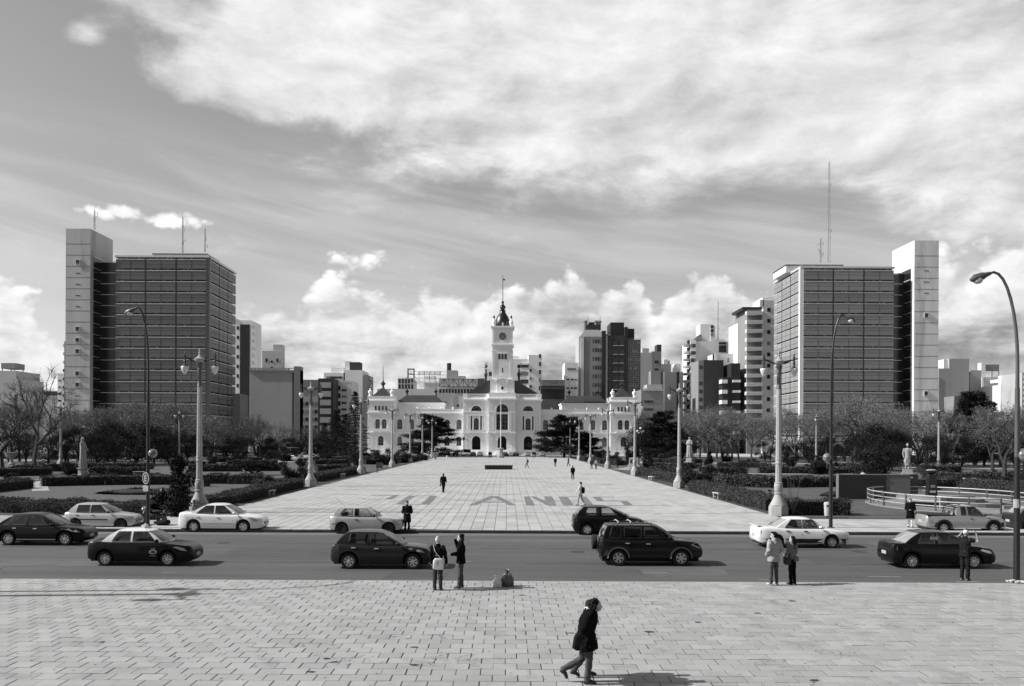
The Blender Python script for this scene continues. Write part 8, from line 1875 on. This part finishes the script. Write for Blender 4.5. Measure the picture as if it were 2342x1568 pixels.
HG = [
 ('long front hedge along the left pavement', [(-40,1171),(330,1181)], 1.7, .80), ('clipped hedge cut by the left edge, left of the path', [(-60,1131),(79,1115)], 2.2, .85), ('long dark hedge in front of the veiled statue', [(97,1112),(240,1109),(400,1108)], 1.8, .95),
 ('clipped hedge right of the tall shrub in the left park', [(440,1106),(517,1106)], 1.6, 1.0), ('clipped hedge behind the low stone bench, left park', [(521,1106.5),(592,1107)], 1.6, 1.0), ('plaza-edge hedge from the first to the second left lamp', [(548,1151),(696,1113)], 1.5, .80), ('short hedge stub behind the first left lamp', [(455,1166),(540,1154)], 1.6, .75),
 ('plaza-edge hedge from the second to the third left lamp', [(728,1102),(836,1079.5)], 1.5, .85), ('dark hedge row across the left park, left of the flat pine', [(430,1078),(548,1078)], 1.8, 1.0), ('dark hedge row across the left park, right of the flat pine', [(560,1077),(640,1077)], 1.8, 1.0),
 ('pale flowering hedge behind the flat pine', [(520,1064),(635,1063.5)], 2.0, .9), ('hedge row behind the veiled statue', [(204,1086),(325,1086)], 1.8, 1.0), ('farther hedge row behind the veiled statue', [(196,1073),(345,1073)], 1.8, .9), ('hedge at the far left below the rose bushes', [(-30,1090),(118,1087)], 1.8, 1.0),
 ('dark hedge stub left of the second left lamp', [(596,1112),(690,1106)], 1.2, .6), ('hedge row between second and third left lamp', [(728,1078),(800,1077)], 2.0, .9), ('far hedge row left of the third left lamp', [(722,1062),(800,1061)], 2.0, .9), ('far dark hedge row below the spruces', [(716,1054),(870,1053)], 2.2, .9),
 ('hedge right of the third left lamp', [(838,1062),(880,1061)], 2.0, 1.0), ('plaza-edge hedge by the fourth left lamp', [(888,1062),(910,1060)], 1.8, 1.0), ('plaza-edge hedge by the fifth left lamp', [(916,1058.5),(958,1054)], 1.8, 1.1), ('plaza-edge hedge by the sixth left lamp', [(962,1053),(978,1051.5)], 1.8, 1.1), ('mid hedge row in the left park left of the shrubs', [(400,1066),(470,1065)], 1.8, .8), ('far hedge row under the left evergreens', [(30,1078),(190,1077)], 1.8, .9),
 ('hedge row behind two dark clipped shrubs', [(500,1057),(600,1056)], 2.0, .9),
 ('plaza-edge hedge from the second to the third right lamp', [(1554,1108),(1443,1083)], 1.6, .90), ('plaza-edge hedge from the first to the second right lamp', [(1748,1167),(1573,1121)], 1.6, .90), ('front hedge right of the first right lamp', [(1800,1177),(1946,1179)], 2.0, .95), ('long dark hedge across the right lawn before the memorial wall', [(1560,1096),(1660,1112),(1760,1115),(1930,1113)], 2.0, 1.0),
 ('hedge row on the right lawn behind the first lamp', [(1738,1082),(1855,1083)], 1.8, 1.0), ('dark hedge row behind the right plaza-edge hedge', [(1480,1082),(1560,1084)], 2.0, .9), ('farther hedge row in the right park', [(1480,1070),(1600,1072)], 2.0, .8), ('far hedge row near the small pale statue', [(1480,1058),(1600,1060)], 2.0, .9), ('hedge row on the right lawn, left of the young shrub', [(1600,1083),(1700,1084)], 1.8, .9),
 ('far hedge row in the middle of the right park', [(1640,1068),(1760,1070)], 1.8, .9), ('hedge behind the terrace railing, left part', [(2098,1117),(2190,1117)], 1.8, 1.0), ('long hedge right of the terrace', [(2190,1119),(2342,1140),(2420,1150)], 2.4, 1.0), ('hedge behind the white bench in the right park', [(2110,1098),(2235,1101)], 1.8, 1.0), ('far hedge row left of the bare right tree', [(2120,1081),(2200,1080)], 2.0, 1.0),
 ('hedge row right of the white bench', [(2230,1096),(2400,1100)], 2.0, 1.0), ('far hedge row behind the dark shrub by the wall', [(1880,1083),(1990,1083)], 1.8, .9), ('farthest hedge row right of the tall pole', [(1890,1072),(2000,1073)], 1.8, .9), ('hedge near the right pavement edge at the right', [(2318,1120),(2450,1126)], 2.0, .9), ('small hedge by the fifth right lamp', [(1349,1056),(1372,1060)], 1.6, .9), ('small hedge by the sixth right lamp', [(1322,1051),(1338,1054)], 1.6, .9), ('hedge between fourth lamp and bronze statue', [(1378,1061),(1410,1064)], 1.6, 1.0)]
for i, (lb, pts, w, h) in enumerate(HG):
    gp = [G(*p) for p in pts]; dd = gp[0].y
    hedge(lb, gp, w, h, i+1, L_mid if i % 3 else leaf_mat('hedge_leaf_b', .052, .3), dens=300 if dd < 75 else (170 if dd < 110 else 70), ls=.082 if dd < 75 else (.11 if dd < 110 else .19))
# ============================================================ behind the camera: the church front the picture was taken from
M_church = mat('church_brick', .16, .9, .2, .3, stain=.2, sscale=.2)
CH = thing('church_front', 'brick church front behind the steps the picture is taken from', 'building', (0, -14, 0))
MB().box(-34, 34, -20, 0, 0, 24).build('wall', M_church, CH)
for s in (-1, 1): MB().box(s*24-7, s*24+7, -14, 1.5, 0, 52).build('bell_tower', M_church, CH)
MB().prism([(-17, 24), (17, 24), (0, 40)], -14, 0, 'y').build('gable', M_church, CH)
for xx in (-11, 0, 11): MB().prism(arch_poly(5, 10), .0, .25, 'y').build('doorway', M_door, CH).location = (xx, 0, 1.5)
for i in range(8): MB().box(-20, 20, 0, 9-.5*i, .4*i, .4*(i+1)).build('step', M_walk, CH)
# ============================================================ finish
for o in list(bpy.data.objects):
    if o.type == 'FONT':
        me = bpy.data.meshes.new_from_object(o); n_ = obj(o.name.split('.')[0], me, o.parent); n_.matrix_local = o.matrix_local.copy(); n_.location = o.location; n_.rotation_euler = o.rotation_euler; n_.scale = o.scale
        bpy.data.objects.remove(o)
ORD = ['first', 'second', 'third', 'fourth', 'fifth', 'sixth', 'seventh', 'eighth', 'ninth', 'tenth', 'eleventh', 'twelfth', 'thirteenth', 'fourteenth', 'fifteenth', 'sixteenth', 'seventeenth', 'eighteenth', 'nineteenth', 'twentieth', 'twenty-first', 'twenty-second', 'twenty-third', 'twenty-fourth', 'twenty-fifth', 'twenty-sixth']
by_label = {}
for o in bpy.data.objects:
    if o.parent is None and o.get('group') and o.get('category') == 'tree': by_label.setdefault(o['label'], []).append(o)
for lb, os_ in by_label.items():
    if len(os_) > 1:
        os_.sort(key=lambda o: o.location.x/o.location.y)
        for i, o in enumerate(os_): o['label'] = '%s, %s from the left of its kind' % (lb, ORD[i])
for sd_ in ('left', 'right'):
    L_ = [o for o in bpy.data.objects if o.get('group') == 'low rounded shrubs of the gardens' and sd_+' park' in o['label']]; L_.sort(key=lambda o: o.location.x/o.location.y)
    for i, o in enumerate(L_): o['label'] = 'low rounded shrub among the %s park hedges, %s of them from the left' % (sd_, ORD[i])
for o in bpy.data.objects:
    if o.get('category') and o.parent is not None: del o['category']
scene.render.film_transparent = False
